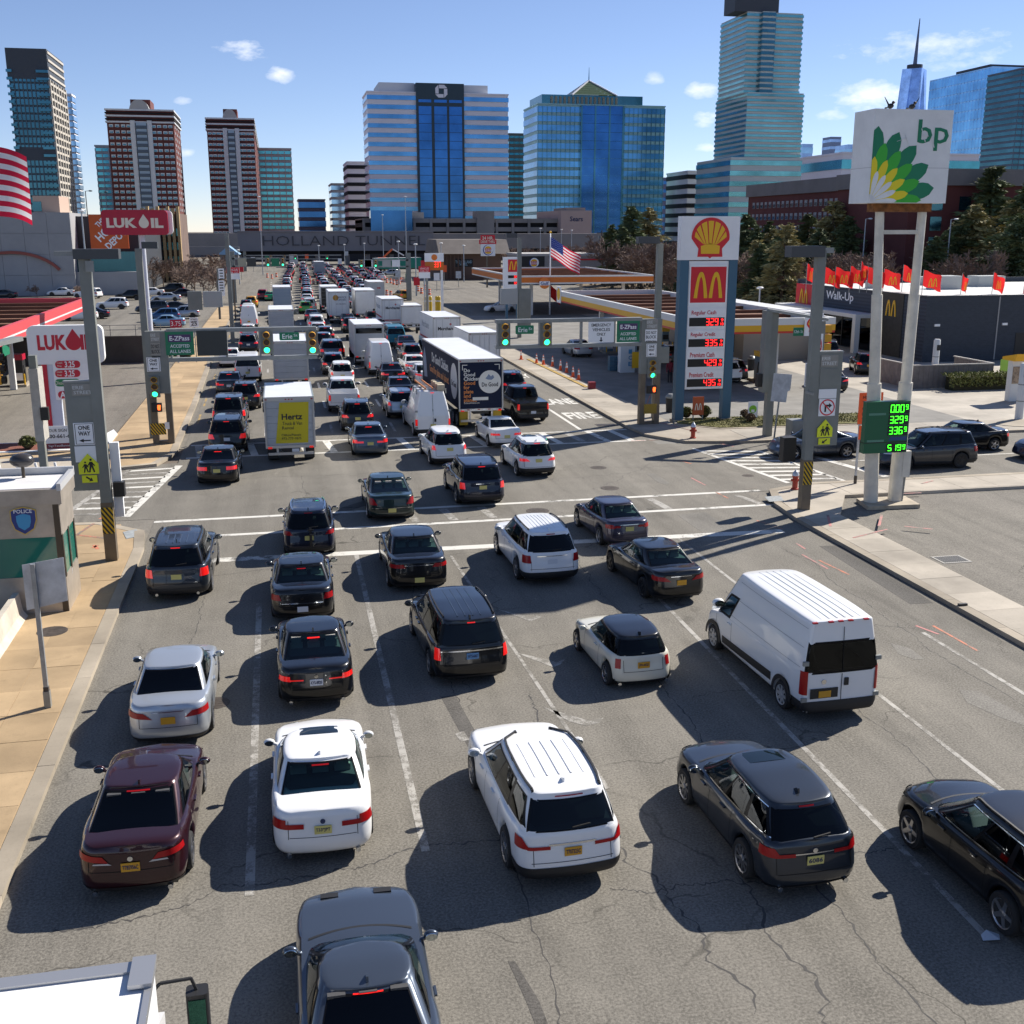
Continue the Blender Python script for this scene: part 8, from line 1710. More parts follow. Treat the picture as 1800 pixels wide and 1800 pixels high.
def fbox(Y, f0, f1, row, top, back=None, base_=0.):
    """box with its front on plane Y, spanning columns f0..f1; back: column of the far edge of the visible side"""
    X0 = AY(f0,row,Y)[0]; X1 = AY(f1,row,Y)[0]; Z = AY((f0+f1)/2,top,Y)[1]; Xs = X0 if back is not None and back < f0 else X1
    Y1 = Xs/kx(back,row) if back is not None else Y+40
    return X0, X1, Y, max(Y+6, Y1), Z
def tower(label, Y, f0, f1, row, top, back=None, wall=PALE, glass=GB, n=16, frac=.5, z0=0., name='tower', cols=0, group=None, mm=None):
    X0, X1, Y0, Y1, Z = fbox(Y,f0,f1,row,top,back); t = thing(name, label, 'tower', (0,0,0), 0, group)
    MB().box(X0,X1,Y0,Y1,z0,Z).build('wall', wall, t); h = (Z-z0)/n
    for k in range(n):
        za = z0+h*(k+.5-frac/2); m = MB(); m.box(X0-.35,X1+.35,Y0-.35,Y1+.35,za,za+h*frac); m.build('window_band', glass, t)
    if cols:
        for k in range(cols+1): x = X0+(X1-X0)*k/cols; MB().box(x-.2,x+.2,Y0-.5,Y0-.34,z0,Z-1).build('mullion', mm or wall, t)
    MB().box(X0-.4,X1+.4,Y0-.4,Y1+.4,Z,Z+.8).build('cornice', wall, t)
    return t, X0, X1, Y0, Y1, Z
# ---- office block with white bands
Y = 700.; t, X0, X1, Y0, Y1, Z = tower('pale striped office block with a dark central shaft and white octagon emblem', Y, 649, 893, 280, 165, 641, PALE, GB, 17, .46, name='office_block')
xs = lambda p: AY(p,280,Y)[0]; a, b = xs(733), xs(816); zt2 = AY(775,147,Y)[1]
MB().box(a,b,Y-1.6,Y+20,0,zt2).build('shaft', mat('shaft navy', (.01,.035,.055), .3), t)
for p0, p1 in ((737,759),(764,786),(790,812)):
    x0, x1 = xs(p0), xs(p1); z1 = AY(775,187,Y)[1]; 
    for k in range(16): MB().box(x0,x1,Y-1.9,Y-1.55,4+(z1-4)*k/16,4+(z1-4)*(k+1)/16-.25).build('shaft_glass', GN, t)
    MB().box(x0,x1,Y-1.9,Y-1.55,AY(775,181,Y)[1],AY(775,176,Y)[1]).build('shaft_glass', GN, t)
MB().box(xs(671),a,Y+6,Y+40,Z,AY(700,143,Y)[1]).build('penthouse', mat('pale penthouse', (.5,.53,.58), .6), t); MB().box(b,xs(861),Y+6,Y+40,Z,AY(840,148,Y)[1]).build('penthouse', mat('pale penthouse'), t)
cx, cz = AY(775,161,Y); rr = 3.6; em = MB()
for k in range(4):
    q = lambda x, z: (cx+(x*math.cos(R(90*k))-z*math.sin(R(90*k)))*rr, cz+(x*math.sin(R(90*k))+z*math.cos(R(90*k)))*rr)
    plate('emblem_piece', [q(-.38,.45),(q(-.38,1.)),q(.5,1.),q(1.,.5),q(.62,.45) if 0 else q(.45,.45)], Y-1.62, PALE, t, .3)
base(t, ((X0+X1)/2,Y,0))
# ---- blue-green block with pyramid
Y = 720.; t, X0, X1, Y0, Y1, Z = tower('blue-green glass block topped by a small glazed pyramid', Y, 945, 1166, 280, 186, 921, TEALS, GB, 16, .62, name='office_block', cols=28, mm=GD)
xs = lambda p: AY(p,280,Y)[0]
for p0, p1 in ((1022,1043),(1046,1068),(1071,1092)):
    for k in range(16): MB().box(xs(p0),xs(p1),Y-1.2,Y-.4,3+(Z-3)*k/16,3+(Z-3)*(k+1)/16-.2).build('shaft_glass', GN, t)
for p in (1020.5,1044.5,1069.5,1093): MB().box(xs(p)-.5,xs(p)+.5,Y-1.5,Y-.4,0,Z).build('shaft_rib', GD, t)
z1 = AY(1040,166,Y)[1]; MB().box(xs(955),xs(1131),Y+5,Y+40,Z,z1).build('penthouse', GD, t)
for k in range(16): x = xs(972)+(xs(1085)-xs(972))*k/15; MB().box(x-.7,x+.7,Y+4.4,Y+5,Z,z1-1).build('fin', mat('bronze fin', (.3,.27,.2), .6), t)
ax, az = AY(1043,135,Y); p0, p1 = xs(1007), xs(1085); yc = Y+18; w_ = (p1-p0)/2; PG = mat('bronze green glass', (.12,.17,.08), .3, .4)
for k in range(7):
    f0, f1 = k/7, (k+1)/7-.012; q = lambda f: [((p0+p1)/2-w_*(1-f),yc-w_*(1-f),z1+(az-z1)*f),((p0+p1)/2+w_*(1-f),yc-w_*(1-f),z1+(az-z1)*f),((p0+p1)/2+w_*(1-f),yc+w_*(1-f),z1+(az-z1)*f),((p0+p1)/2-w_*(1-f),yc+w_*(1-f),z1+(az-z1)*f)]
    MB().grid([q(f0),q(min(1,f1))], True).build('pyramid_course', PG, t)
for sx in (-1,1):
    for sy in (-1,1): MB().bar(((p0+p1)/2+sx*w_,yc+sy*w_,z1),((p0+p1)/2,yc,az),.8).build('pyramid_rib', PALE, t)
MB().cyl(((p0+p1)/2,yc,az),((p0+p1)/2,yc,az+8),.35,.1,6).build('spire', GD, t); base(t, ((X0+X1)/2,Y,0))
# ---- stepped tower on the right
Y = 620.; t = thing('stepped_tower', 'tall stepped teal glass tower with grey storey bands', 'tower'); GS = mat('grey green band', (.55,.60,.57), .6); GT2 = glassm('grey teal glass', (.16,.40,.42), .15, .85, .35)
for i, (f0, f1, row, top, back, zlo, n) in enumerate(((1283,1428,320,277,1224,400,9),(1312,1410,215,163,1258,277,13),(1311,1408,90,22,1266,163,15))):
    X0, X1, Y0, Y1, Z = fbox(Y+i*4,f0,f1,row,top,back); z0 = AY(1350,zlo,Y)[1] if i else 0; h = (Z-z0)/n
    MB().box(X0,X1,Y0,Y1,z0,Z).build('tier', GS, t)
    for k in range(n): MB().box(X0-.4,X1+.4,Y0-.4,Y1+.4,z0+h*(k+.24),z0+h*(k+.7)).build('window_band', GT2, t)
    if i == 2:
        for k in range(n): MB().box(X0+8,X0+16,Y0-3.,Y0-.4,z0+h*(k+.2),z0+h*(k+.8)).build('bay_window', GD, t)
        MB().box(X0+8.3,X0+15.7,Y0-2.6,Y0,z0,Z).build('bay', GS, t); XA, XB, ZZ = X0, X1, Z
q0, q1 = AY(1302,10,Y)[0], AY(1380,10,Y)[0]; MB().box(q0,q1,Y+8,Y+24,ZZ,ZZ+14).build('penthouse', DARKC, t); MB().cyl((q0+1,Y+10,ZZ+14),(q0+1,Y+10,ZZ+18),.2,n=5).build('mast', DARKC, t); base(t, ((X0+X1)/2,Y,0))
# ---- left towers
Y = 440.; t, X0, X1, Y0, Y1, Z = tower('dark teal glass tower with pale gridded flank at the left', Y, 27, 92, 230, 91, 118, mat('steel blue frame',(.07,.11,.14),.5,.3), GD, 28, .72, name='glass_tower', cols=9)
MB().box(X0-.6,X1+.6,Y0-.6,Y1+.6,Z-9,Z+1).build('crown', DARKC, t); zz = AY(70,272,Y)[1]; MB().box(X0-.6,X1+.6,Y0-.6,Y1+.6,zz-2,zz+2.5).build('plant_floor', DARKC, t)
FLK = mat('pale flank frame', (.5,.46,.4), .7)
for k in range(29): z = Z*k/28; MB().box(X1+.36,X1+.9,Y0,Y1,z-.4,z+.4).build('flank_beam', FLK, t)
for k in range(7): y = Y0+(Y1-Y0)*k/6; MB().box(X1+.36,X1+1.,y-.5,y+.5,0,Z-9).build('flank_pier', FLK, t)
for k in range(22):
    z = Z*(k+4.3)/28; MB().box(X0-.9,X0+1.,Y0-1.2,Y0-.3,z,z+.9).build('balcony', GD, t); MB().box(X1-3.4,X1+.6,Y0-1.2,Y0-.3,z,z+.9).build('balcony', GD, t)
base(t, ((X0+X1)/2,Y,0))
tower('pale blue curved glass tower behind the dark teal tower', 520., 96, 134, 270, 168, 140, PALE, GL, 26, .7, name='glass_tower')
def brick_tower(label, Y, f0, f1, row, top, back):
    X0, X1, Y0, Y1, Z = fbox(Y,f0,f1,row,top,back); t = thing('brick_tower', label, 'tower'); n = 25; h = Z/n; w_ = X1-X0
    MB().box(X0,X1,Y0,Y1,0,Z).build('wall', BRICK, t); m = MB(); m2 = MB()
    for k in range(n-2):
        for c in (.06,.15,.24,.32,.70,.78,.87,.95):
            x = X0+w_*c; m.box(x-.8,x+.8,Y0-.25,Y0,h*(k+.25),h*(k+.72)); m2.box(x-.55,x+.55,Y0-.32,Y0-.2,h*(k+.3),h*(k+.52))
        for y in np.linspace(Y0+4,Y1-4,4): m.box(X1,X1+.25,y-.8,y+.8,h*(k+.25),h*(k+.72))
    m.build('window_frames', WFR, t, kind='stuff'); m2.build('window_panes', GD, t, kind='stuff')
    a, b = X0+w_*.385, X0+w_*.64
    MB().box(a,b,Y0-.5,Y0,0,Z-h*2).build('recessed_bay', DKO, t)
    for x in (a-.9,b-.9): MB().box(x,x+1.8,Y0-1.2,Y0-.5,0,Z-h*1.6).build('white_pilaster', WFR, t)
    for k in range(n-2): MB().box(a+.9,b-.9,Y0-1.5,Y0-.5,h*k+.2,h*k+1.2).build('balcony', mat('balcony slate', (.09,.12,.16), .6), t); MB().box(a+1.2,b-1.2,Y0-.7,Y0-.5,h*k+1.3,h*k+2.4).build('bay_window', mat('grey blue pane',(.3,.36,.42),.3,.5), t)
    for k, m_ in ((0,WFR),(1,DKO),(2,WFR),(3,DKO),(4,WFR)): MB().box(X0-.5,X1+.5,Y0-.5,Y1+.5,Z-h*2+h*.5*k,Z-h*2+h*.5*k+h*(.28 if m_ is WFR else .22)).build('top_band', m_, t)
    MB().box(X0+w_*.36,X0+w_*.66,Y0+3,Y0+18,Z,Z+4.5).build('penthouse', BRICK, t); cx = X0+w_*.5
    MB().prismY([(cx+w_*.15*math.cos(R(q)), Z+4.2*math.sin(R(q))) for q in range(0,181,12)], Y0-.4, Y0+3).build('round_gable', GREYC, t)
    return base(t, ((X0+X1)/2,Y,0))
brick_tower('left red brick apartment tower with white top bands', 480., 194, 310, 290, 195, 321); brick_tower('right red brick apartment tower nearer the overpass', 520., 368, 450, 300, 210, 460)
tower('grey and teal tower behind the right brick tower', 600., 458, 514, 330, 263, 519, GREYC, GT_, 18, .5, cols=5, name='grey_tower'); tower('slim grey tower tucked behind the left brick tower', 600., 171, 205, 300, 258, None, GREYC, GT_, 18, .5, name='grey_tower', cols=3)
tower('low pale office block with dark window bands beside the striped block', 760., 612, 648, 340, 286, None, PALE, DKO, 10, .42, name='office_block'); tower('small blue glass block left of the low pale office', 820., 584, 609, 360, 324, None, GREYC, GL, 9, .6, name='office_block'); tower('small dark blue building seen over the overpass', 800., 526, 572, 375, 352, None, mat('slate frame',(.12,.16,.22),.6), GN, 5, .6, name='office_block')
tower('narrow green topped tower between the two office blocks', 900., 895, 921, 300, 236, None, mat('olive grey wall',(.12,.14,.13),.7), GT_, 20, .4, name='grey_tower', cols=3); tower('violet blue block right of the pyramid block', 900., 1166, 1206, 345, 314, None, mat('violet grey wall',(.2,.2,.3),.7), GN, 8, .4, name='office_block'); tower('striped low block left of the stepped tower', 700., 1208, 1226, 340, 302, None, PALE, DKO, 8, .45, name='office_block')
# far skyline with the tapered spire tower; distance haze is put into the colours
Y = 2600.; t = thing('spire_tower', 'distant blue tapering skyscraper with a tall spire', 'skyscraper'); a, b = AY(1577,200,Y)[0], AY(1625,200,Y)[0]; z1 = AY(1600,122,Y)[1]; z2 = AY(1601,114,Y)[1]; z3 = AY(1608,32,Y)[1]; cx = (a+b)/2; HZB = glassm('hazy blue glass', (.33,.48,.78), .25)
w_ = (b-a)/2; lo = [(cx+w_*1.06*x, Y+w_*1.06*y, 0) for x, y in ((-1,-1),(0,-1),(1,-1),(1,0),(1,1),(0,1),(-1,1),(-1,0))]; hi = [(cx+w_*.88*x, Y+w_*.88*y, z1) for x, y in ((-.5,-.5),(0,-1),(.5,-.5),(1,0),(.5,.5),(0,1),(-.5,.5),(-1,0))]
m = MB().grid([lo,hi],True); m.add(hi,[tuple(range(8))]); m.build('shaft', HZB, t); MB().lathe([(w_*.5,0),(w_*.5,z2-z1)],16,(cx,Y,z1)).build('ring', DARKC, t); MB().cyl((cx,Y,z2),(cx+3,Y,z3),5,1.,8).build('spire', mat('hazy steel',(.12,.16,.26),.6), t); base(t, (cx,Y,0))
Y = 900.; t, X0, X1, Y0, Y1, Z = tower('big blue mirror-glass block right of the spire tower', Y, 1735, 1850, 220, 120, 1629, GL, glassm('mirror blue glass', (.22,.50,.85), .06), 18, .86, name='office_block', cols=24)
MB().box(X0+4,X1,Y0+10,Y0+60,Z+.8,Z+4).build('roof_plant', DARKC, t)
for k in range(20): y = Y0+(Y1-Y0)*k/19; MB().box(X0-.5,X0-.34,y-.25,y+.25,0,Z).build('mullion', GL, t)
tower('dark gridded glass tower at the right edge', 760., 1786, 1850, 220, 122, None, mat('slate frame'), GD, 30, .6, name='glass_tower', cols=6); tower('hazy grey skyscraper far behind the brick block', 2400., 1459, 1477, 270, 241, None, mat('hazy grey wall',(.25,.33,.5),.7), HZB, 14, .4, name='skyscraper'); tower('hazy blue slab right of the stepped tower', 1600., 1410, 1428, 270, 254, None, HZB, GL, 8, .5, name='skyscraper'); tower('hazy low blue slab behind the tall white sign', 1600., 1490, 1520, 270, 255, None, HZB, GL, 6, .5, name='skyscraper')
t = tower('teal and white low mall block behind the pines', 480., 1480, 1720, 290, 272, None, PALE, GT_, 5, .45, name='mall')[0]
# ---- overpass with raised letters
Y = 385.; t = thing('overpass', 'grey concrete overpass with big tunnel lettering across the road', 'bridge'); X0, X1 = AY(418,425,Y)[0], AY(762,425,Y)[0]; z0, z1 = AY(590,441,Y)[1], AY(590,408,Y)[1]
OV = mat('overpass grey', (.20,.195,.21), .85, vary=.12, scale=.06)
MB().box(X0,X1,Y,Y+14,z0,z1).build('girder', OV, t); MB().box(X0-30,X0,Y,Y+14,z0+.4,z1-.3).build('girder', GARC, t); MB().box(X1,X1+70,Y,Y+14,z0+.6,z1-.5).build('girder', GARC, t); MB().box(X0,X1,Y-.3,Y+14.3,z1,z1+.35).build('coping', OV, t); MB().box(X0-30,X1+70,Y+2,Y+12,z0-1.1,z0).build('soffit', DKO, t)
fit_text('HOLLAND TUNNEL', AY(747,425,Y)[0]-AY(462,425,Y)[0], AY(600,414,Y)[1]-AY(600,431,Y)[1], ((AY(747,425,Y)[0]+AY(462,425,Y)[0])/2,Y-.12,(AY(600,413,Y)[1]+AY(600,433,Y)[1])/2), mat('bronze letters', (.05,.05,.06), .5), t, bold=-.012, ext=.1)
for p in (420,512,560,612,648,690,760): x = AY(p,450,Y)[0]; MB().box(x-.7,x+.7,Y+3,Y+11,0,z0-1.1).build('pier', GARC, t)
base(t, ((X0+X1)/2,Y,0))
t = thing('gloom_sheet', 'dark sheet painted as the gloom seen through the overpass openings', 'wall'); MB().box(AY(420,450,430)[0],AY(900,450,430)[0],430,432,0,5).build('wall', mat('underpass gloom', (.03,.032,.04), .9), t); base(t, (0,430,0)) if 0 else None  # dark sheet: the shade beneath the overpass is put into its colour
# ---- garage, stores
Y = 470.; t = thing('parking_garage', 'long grey parking garage with dark open decks', 'garage'); X0, X1 = AY(640,410,Y)[0], AY(986,410,Y)[0]; z1 = AY(820,384,Y)[1]
MB().box(X0,X1,Y+1.5,Y+50,0,z1-.5).build('deck_shade_block', DKO, t)  # solid block; the shade of open decks is put into its near-black
for k in range(5): z = z1-(z1/4.6)*k; MB().box(X0,X1,Y,Y+50,max(0,z-1.75),z).build('parapet', GARC, t)
for k in range(13): x = X0+(X1-X0)*k/12; MB().box(x-.5,x+.5,Y-.3,Y+1,0,z1).build('column', GARC, t)
MB().box(AY(650,400,Y)[0],AY(722,400,Y)[0],Y-6,Y,0,z1+3).build('glass_stair', GN, t); MB().box(AY(838,390,Y)[0],AY(868,390,Y)[0],Y-1,Y+10,0,z1+3).build('lift_core', GARC, t); MB().box(AY(728,390,Y)[0],AY(748,390,Y)[0],Y+5,Y+12,z1,z1+2.5).build('stair_head', mat('pale core',(.4,.37,.33),.8), t); base(t, ((X0+X1)/2,Y,0))
t = thing('department_store', 'pinkish blank store block with dark lettering', 'store'); X0, X1 = AY(986,390,465.)[0], AY(1040,390,465.)[0]; z1 = AY(1010,370,465.)[1]; MB().box(X0,X1,465.,510,0,z1).build('wall', mat('pink render', (.42,.31,.28), .8, vary=.06, scale=.1), t); fit_text('Sears', (X1-X0)*.42, 2., (X0+(X1-X0)*.5,464.9,z1-3.4), INK, t, bold=.02); MB().box(X0+3,X1-2,468,490,z1,z1+1.2).build('roof_unit', GARC, t); base(t, ((X0+X1)/2,465,0))
# hardware store
Y = 212.; t = thing('hardware_store', 'big grey concrete store with a tilted white on orange sign', 'store'); STW = mat('store concrete', (.33,.33,.335), .85, vary=.1, scale=.15); X1 = AY(128,440,Y)[0]; z1 = AY(60,373,Y)[1]
nx = 9; 
for i in range(nx):
    for j in range(4): MB().box(X1-3.9*(i+1)+.02,X1-3.9*i-.02,Y,Y+1,z1/4*j+.02,z1/4*(j+1)-.02).build('wall_panel', STW, t)
MB().box(X1-40,X1,Y+.3,Y+50,0,z1-.05).build('wall', STW, t); MB().box(X1,AY(238,440,Y)[0],Y+6,Y+50,0,z1-.6).build('recess_wall', mat('dark recess', (.03,.035,.045), .6), t)
MB().box(X1,AY(235,440,Y)[0],Y+3,Y+6,4,7.5).build('glazing', GD, t); MB().box(X1,AY(250,480,Y)[0],Y+1,Y+6,0,4).build('lower_wall', STW, t)
a = pr(Y+.5,158,377,225,437); p = plate('orange_sign', rect(*a), Y+.5, mat('hardware orange', (.62,.10,.01), .5), t, .3); cx, cz = (a[0]+a[2])/2, (a[1]+a[3])/2
for s_, dx, dz, w_, h_ in (('THE',-1.3,1.5,1.7,.9),('HOME',-.25,.15,4.6,1.5),('DEPOT',1.1,-1.35,4.3,1.25)):
    o = fit_text(s_, w_, h_, (0,0,0), SGN_W, p, bold=.03); me = o; o.rotation_euler = (math.pi/2, 0, 0); o.rotation_mode = 'QUATERNION'; o.rotation_quaternion = Matrix.Rotation(R(-42),3,'Y').to_quaternion() @ Matrix.Rotation(math.pi/2,3,'X').to_quaternion(); o.location = (cx+dx, Y+.18, cz+dz)
e = MB(); cx2 = AY(20,455,Y)[0]; 
for i in range(12):
    a0, a1 = R(150-10*i), R(140-10*i); e.bar((cx2+9*math.cos(a0),Y-.2,1.5+6*math.sin(a0)),(cx2+9*math.cos(a1),Y-.2,1.5+6*math.sin(a1)),.4,.5)
e.build('red_arch', mat('brick red trim',(.3,.08,.06),.7), t); q = pr(Y,50,343,97,374); MB().box(q[0],q[2],Y+4,Y+14,z1-.3,q[3]).build('rooftop_lobby', mat('peach render', (.5,.36,.28), .8), t); MB().box(q[0]-.1,q[2]-3,Y+3.9,Y+4,z1+.2,q[3]-1).build('lobby_glass', GD, t); base(t, (X1-15,Y,0))
Y = 262.; t = thing('colonnade_building', 'tan building with tall gold ribs behind the crimson sign', 'building'); X0, X1 = AY(232,420,Y)[0], AY(318,420,Y)[0]; z1 = AY(270,366,Y)[1]; MB().box(X0,X1-.5,Y+1.2,Y+30,0,z1-1).build('wall', mat('brown wall', (.15,.10,.08), .8, vary=.2, scale=.2), t)
for k in range(8): x = X0+(X1-X0)*(.25+.72*k/7); MB().box(x-.3,x+.3,Y-.4,Y+1.2,0,z1+(k%2)*.4).build('rib', TANB, t)
for k in range(7):
    for j in range(4): x = X0+(X1-X0)*(.25+.72*(k+.5)/7); MB().box(x-.6,x+.6,Y+1.1,Y+1.2,1+j*3,2.6+j*3).build('window', GT_, t)
base(t, ((X0+X1)/2,Y,0))
# burger building, hotel
Y = 236.; t = thing('burger_building', 'low grey burger outlet with a black panel and round emblem', 'restaurant'); a = pr(Y,918,450,1066,506); MB().box(a[0],a[2],Y,Y+16,0,a[3]).build('wall', mat('grey block wall', (.3,.28,.27), .8, vary=.1), t); b = pr(Y,917,449,957,478); p = plate('black_panel', rect(b[0],0,b[2],b[3]), Y-.02, BLACK, t, .1); c = pr(Y,930,453,947,471); bklogo(p, (c[0]+c[2])/2, (c[1]+c[3])/2, (c[3]-c[1])*.5, Y-.13); MB().box(a[0]-.2,a[2]+.2,Y-.15,Y+16,a[3],a[3]+.5).build('parapet', mat('pale coping',(.42,.4,.38),.7), t); MB().box(a[2]-12,a[2]+.05,Y-.1,Y,a[3]-.9,a[3]-.6).build('red_stripe', SGN_R, t); d = pr(Y,1023,480,1047,490); plate('poster', rect(*d), Y-.01, mat('menu print'), t, .05); base(t, ((a[0]+a[2])/2,Y,0))
Y = 262.; t = thing('hotel', 'brown flat hotel with a dark name panel and sloping grey eaves', 'hotel'); a = pr(Y,778,446,880,500); MB().box(a[0],a[2],Y,Y+22,0,a[3]).build('wall', mat('brown stucco', (.14,.085,.06), .85, vary=.12, scale=.2), t); MB().prismX([(Y-1.5,a[3]),(Y+23,a[3]),(Y+19,a[3]+3.2),(Y+3,a[3]+3.2)],a[0]-1.,a[2]+2).build('roof', mat('grey shingle eaves', (.19,.165,.145), .9, vary=.15, scale=.4), t); b = pr(Y,799,455,831,469); p = plate('name_panel', rect(*b), Y, BLACK, t, .15); fit_text('THE HOLLAND', 3.9,.65,((b[0]+b[2])/2,Y-.16,b[3]-.7),mat('sky lettering',(.35,.55,.65),.5),p); fit_text('HOTEL', 1.8,.6,((b[0]+b[2])/2,Y-.16,b[1]+.55),mat('sky lettering'),p)
for k in range(5): x = a[0]+.8+k*.9; MB().box(x,x+.35,Y-.3,Y,0,a[3]).build('pilaster', mat('brown stucco'), t)
base(t, ((a[0]+a[2])/2,Y,0))
# ---- long brick housing block receding on the right
xr, yr, ur = ray(1505,308); XB = 12.2/(ur/xr); Yn = XB/kx(1560,330); Yf = XB/kx(1317,325); t = thing('brick_housing', 'long dark red brick housing block with grey cornice behind the trees', 'apartment block'); ZB = HC+12.2
MB().box(XB,XB+26,Yn,Yf,0,ZB-3.2).build('wall', BRICK, t); MB().box(XB-.6,XB+26.6,Yn-.6,Yf+.6,ZB-3.2,ZB).build('cornice', mat('grey cornice', (.2,.185,.18), .85, vary=.12, scale=.2), t)
for fl in range(6):
    for k in range(26):
        y = Yn+4+(Yf-Yn-8)*k/25; o = MB().box(XB-.12,XB,y-.75,y+.75,ZB-6.4-fl*3.1,ZB-4.8-fl*3.1).build('window', mat('grey window frame',(.3,.3,.31),.6), t); MB().box(XB-.16,XB-.12,y-.62,y+.62,ZB-6.3-fl*3.1,ZB-5.5-fl*3.1).build('pane', GD, o)
base(t, (XB,Yn,0))
t = thing('brick_housing', 'brick housing wing with grey cornice behind the tallest pine', 'apartment block'); Y = Yn-60; X0 = AY(1600,330,Y)[0]; z1 = AY(1720,297,Y)[1]; MB().box(X0,X0+120,Y,Y+24,0,z1-2.6).build('wall', BRICK, t); MB().box(X0-.5,X0+120,Y-.5,Y+24,z1-2.6,z1).build('cornice', mat('grey cornice'), t)
for fl in range(4):
    for k in range(16): x = X0+4+k*5; o = MB().box(x,x+2,Y-.12,Y,z1-6.5-fl*3.2,z1-4.3-fl*3.2).build('window', GD, t)
base(t, (X0+50,Y,0))
# ---- mid-distance: far signal gantries, masts, barrels, walls
def far_gantry(label, Y, q, sig, panels):
    t = thing('signal_gantry', label, 'gantry'); a = pr(Y,*q); e = MB().box(a[0],a[2],Y,Y+.4,a[3]-.25,a[3]).build('beam', STEEL, t); MB().box(a[0],a[2],Y,Y+.4,a[1],a[1]+.2).build('beam', STEEL, t); px = a[0] if q[0] < 550 else a[2]; MB().box(px-.4,px+.4,Y,Y+.5,0,a[3]+1).build('column', GREYST, t)
    for p in sig: x = AY(p,(q[1]+q[3])/2,Y)[0]; MB().box(x-.45,x+.45,Y-.1,Y+.3,a[1],a[3]).build('signal_box', GREYST, t); signal(t, x, a[3]-.1, a[1]+.1, Y-.1, .7)
    for x0, x1, m in panels: b = pr(Y,x0,q[1]+1,x1,q[3]-1); plate('panel', rect(*b), Y-.02, m, t)
    base(t, (px,Y,0))
far_gantry('far left signal gantry with a beige and a dark panel', 185., (408,453,503,469), (471,497), ((418,433,mat('beige panel',(.4,.38,.28),.6)),(434,450,SCREEN),(477,491,SGN_G))); far_gantry('far right signal gantry with grey and white panels', 185., (632,456,718,470), (635,660), ((640,656,SGN_W),(672,687,BLANK),(689,703,SGN_W),(641,653,SGN_G)))
far_gantry('farthest signal gantry under the overpass letters', 330., (430,448,600,456), (476,500,519,575), ())
ORB = mat('barrel orange', (.8,.14,.03), .5); BARM = None; rs = random.Random(8)
bl, bw = MB().lathe([(.3,0),(.28,.05),(.25,.5),(.22,1.),(.2,1.02)],10).mesh('barrel', True, sharp=40), MB().lathe([(.268,.3),(.258,.45)],10)
bw.lathe([(.248,.6),(.238,.75)],10); bw = bw.mesh('bands')
def barrel(x, y): t = thing('traffic_barrel', 'orange and white traffic barrel in the roadworks below the overpass', 'barrel', (x,y,0), 0, 'roadworks barrels'); mo('barrel_body', bl, ORB, t); mo('bands', bw, WHITE, t)
for px, py in ((641,488),(646,492),(651,496),(655,499),(661,499),(672,498),(680,497),(687,498),(692,500),(698,501),(702,499),(705,496),(590,481),(597,484),(604,487),(573,476),(620,478),(632,480),(650,482),(656,483),(662,480),(735,512),(741,516),(747,510),(755,518),(680,520),(687,522),(540,482),(470,488),(478,490),(486,487),(545,494),(551,500),(602,492)): g = G(px,py); barrel(g.x,g.y)
for k in range(9): g = G(700+0*k-120+k*4, 489+k*1.8); t = thing('works_barrier', 'orange plastic barrier in the roadworks row', 'barrier', (g.x,g.y,0), .2, 'orange works barriers'); MB().prismY([(-.25,0),(.25,0),(.12,1.),(-.12,1.)],-.9,.9).build('barrier_body', mat('faded orange plastic',(.75,.25,.15),.6), t); MB().box(-.05,.05,-.9,.9,1.,1.06).build('cap', WHITE, t)
for px, py in ((592,483),(614,483)): g = G(px,py); t = thing('works_board', 'red striped works barricade across the closed lane', 'barricade', (g.x,g.y,0), 0, 'red barricades'); MB().box(-1.1,1.1,0,.1,.5,1.5).build('board', SGN_R, t); MB().box(-.9,-.2,-.01,0,.9,1.1).build('stripe', WHITE, t); MB().box(.2,.9,-.01,0,.9,1.1).build('stripe', WHITE, t); MB().box(-1,-.9,0,.1,0,.5).build('leg', STEEL, t); MB().box(.9,1,0,.1,0,.5).build('leg', STEEL, t)
t = thing('excavator', 'orange works crane with a folded boom near the overpass', 'crane'); g = G(672,470); x, y = g.x, g.y; MB().box(x-1.2,x+1.4,y-1.4,y+1.4,1.,3.).build('cabin', ORB, t); MB().box(x-1.5,x+1.7,y-1.6,y+1.6,0,1.).build('tracks', RUBBER, t); MB().bar((x,y-1,2.8),(x+3.2,y-1,5.6),.5).build('boom', ORB, t); MB().bar((x+3.2,y-1,5.6),(x+6.8,y-1,3.6),.35).build('arm', WHITE, t); MB().box(x-.9,x-.1,y-1.42,y-1.4,1.8,2.8).build('window', GLASS, t); base(t, (x,y,0))
def pole(px, pyb, pyt, Y, label, arm=0, dark=False, group=None):
    X_, zt_ = AY(px,pyt,Y); t = thing('lamp_pole', label, 'lamp post', (X_,Y,0), 0, group); m_ = mat('dark lamp pole',(.05,.05,.055),.5) if dark else mat('silver lamp pole',(.42,.45,.48),.4,.3); MB().cyl((0,0,0),(0,0,zt_),.13,.08,8).build('pole', m_, t)
    if arm: MB().bar((0,0,zt_),(arm,0,zt_+.1),.08).build('arm', m_, t)
    MB().sphere((arm,0,zt_+.05),.4,.25,.14,10,6).build('lamp_head', WHITE if not dark else m_, t, True)
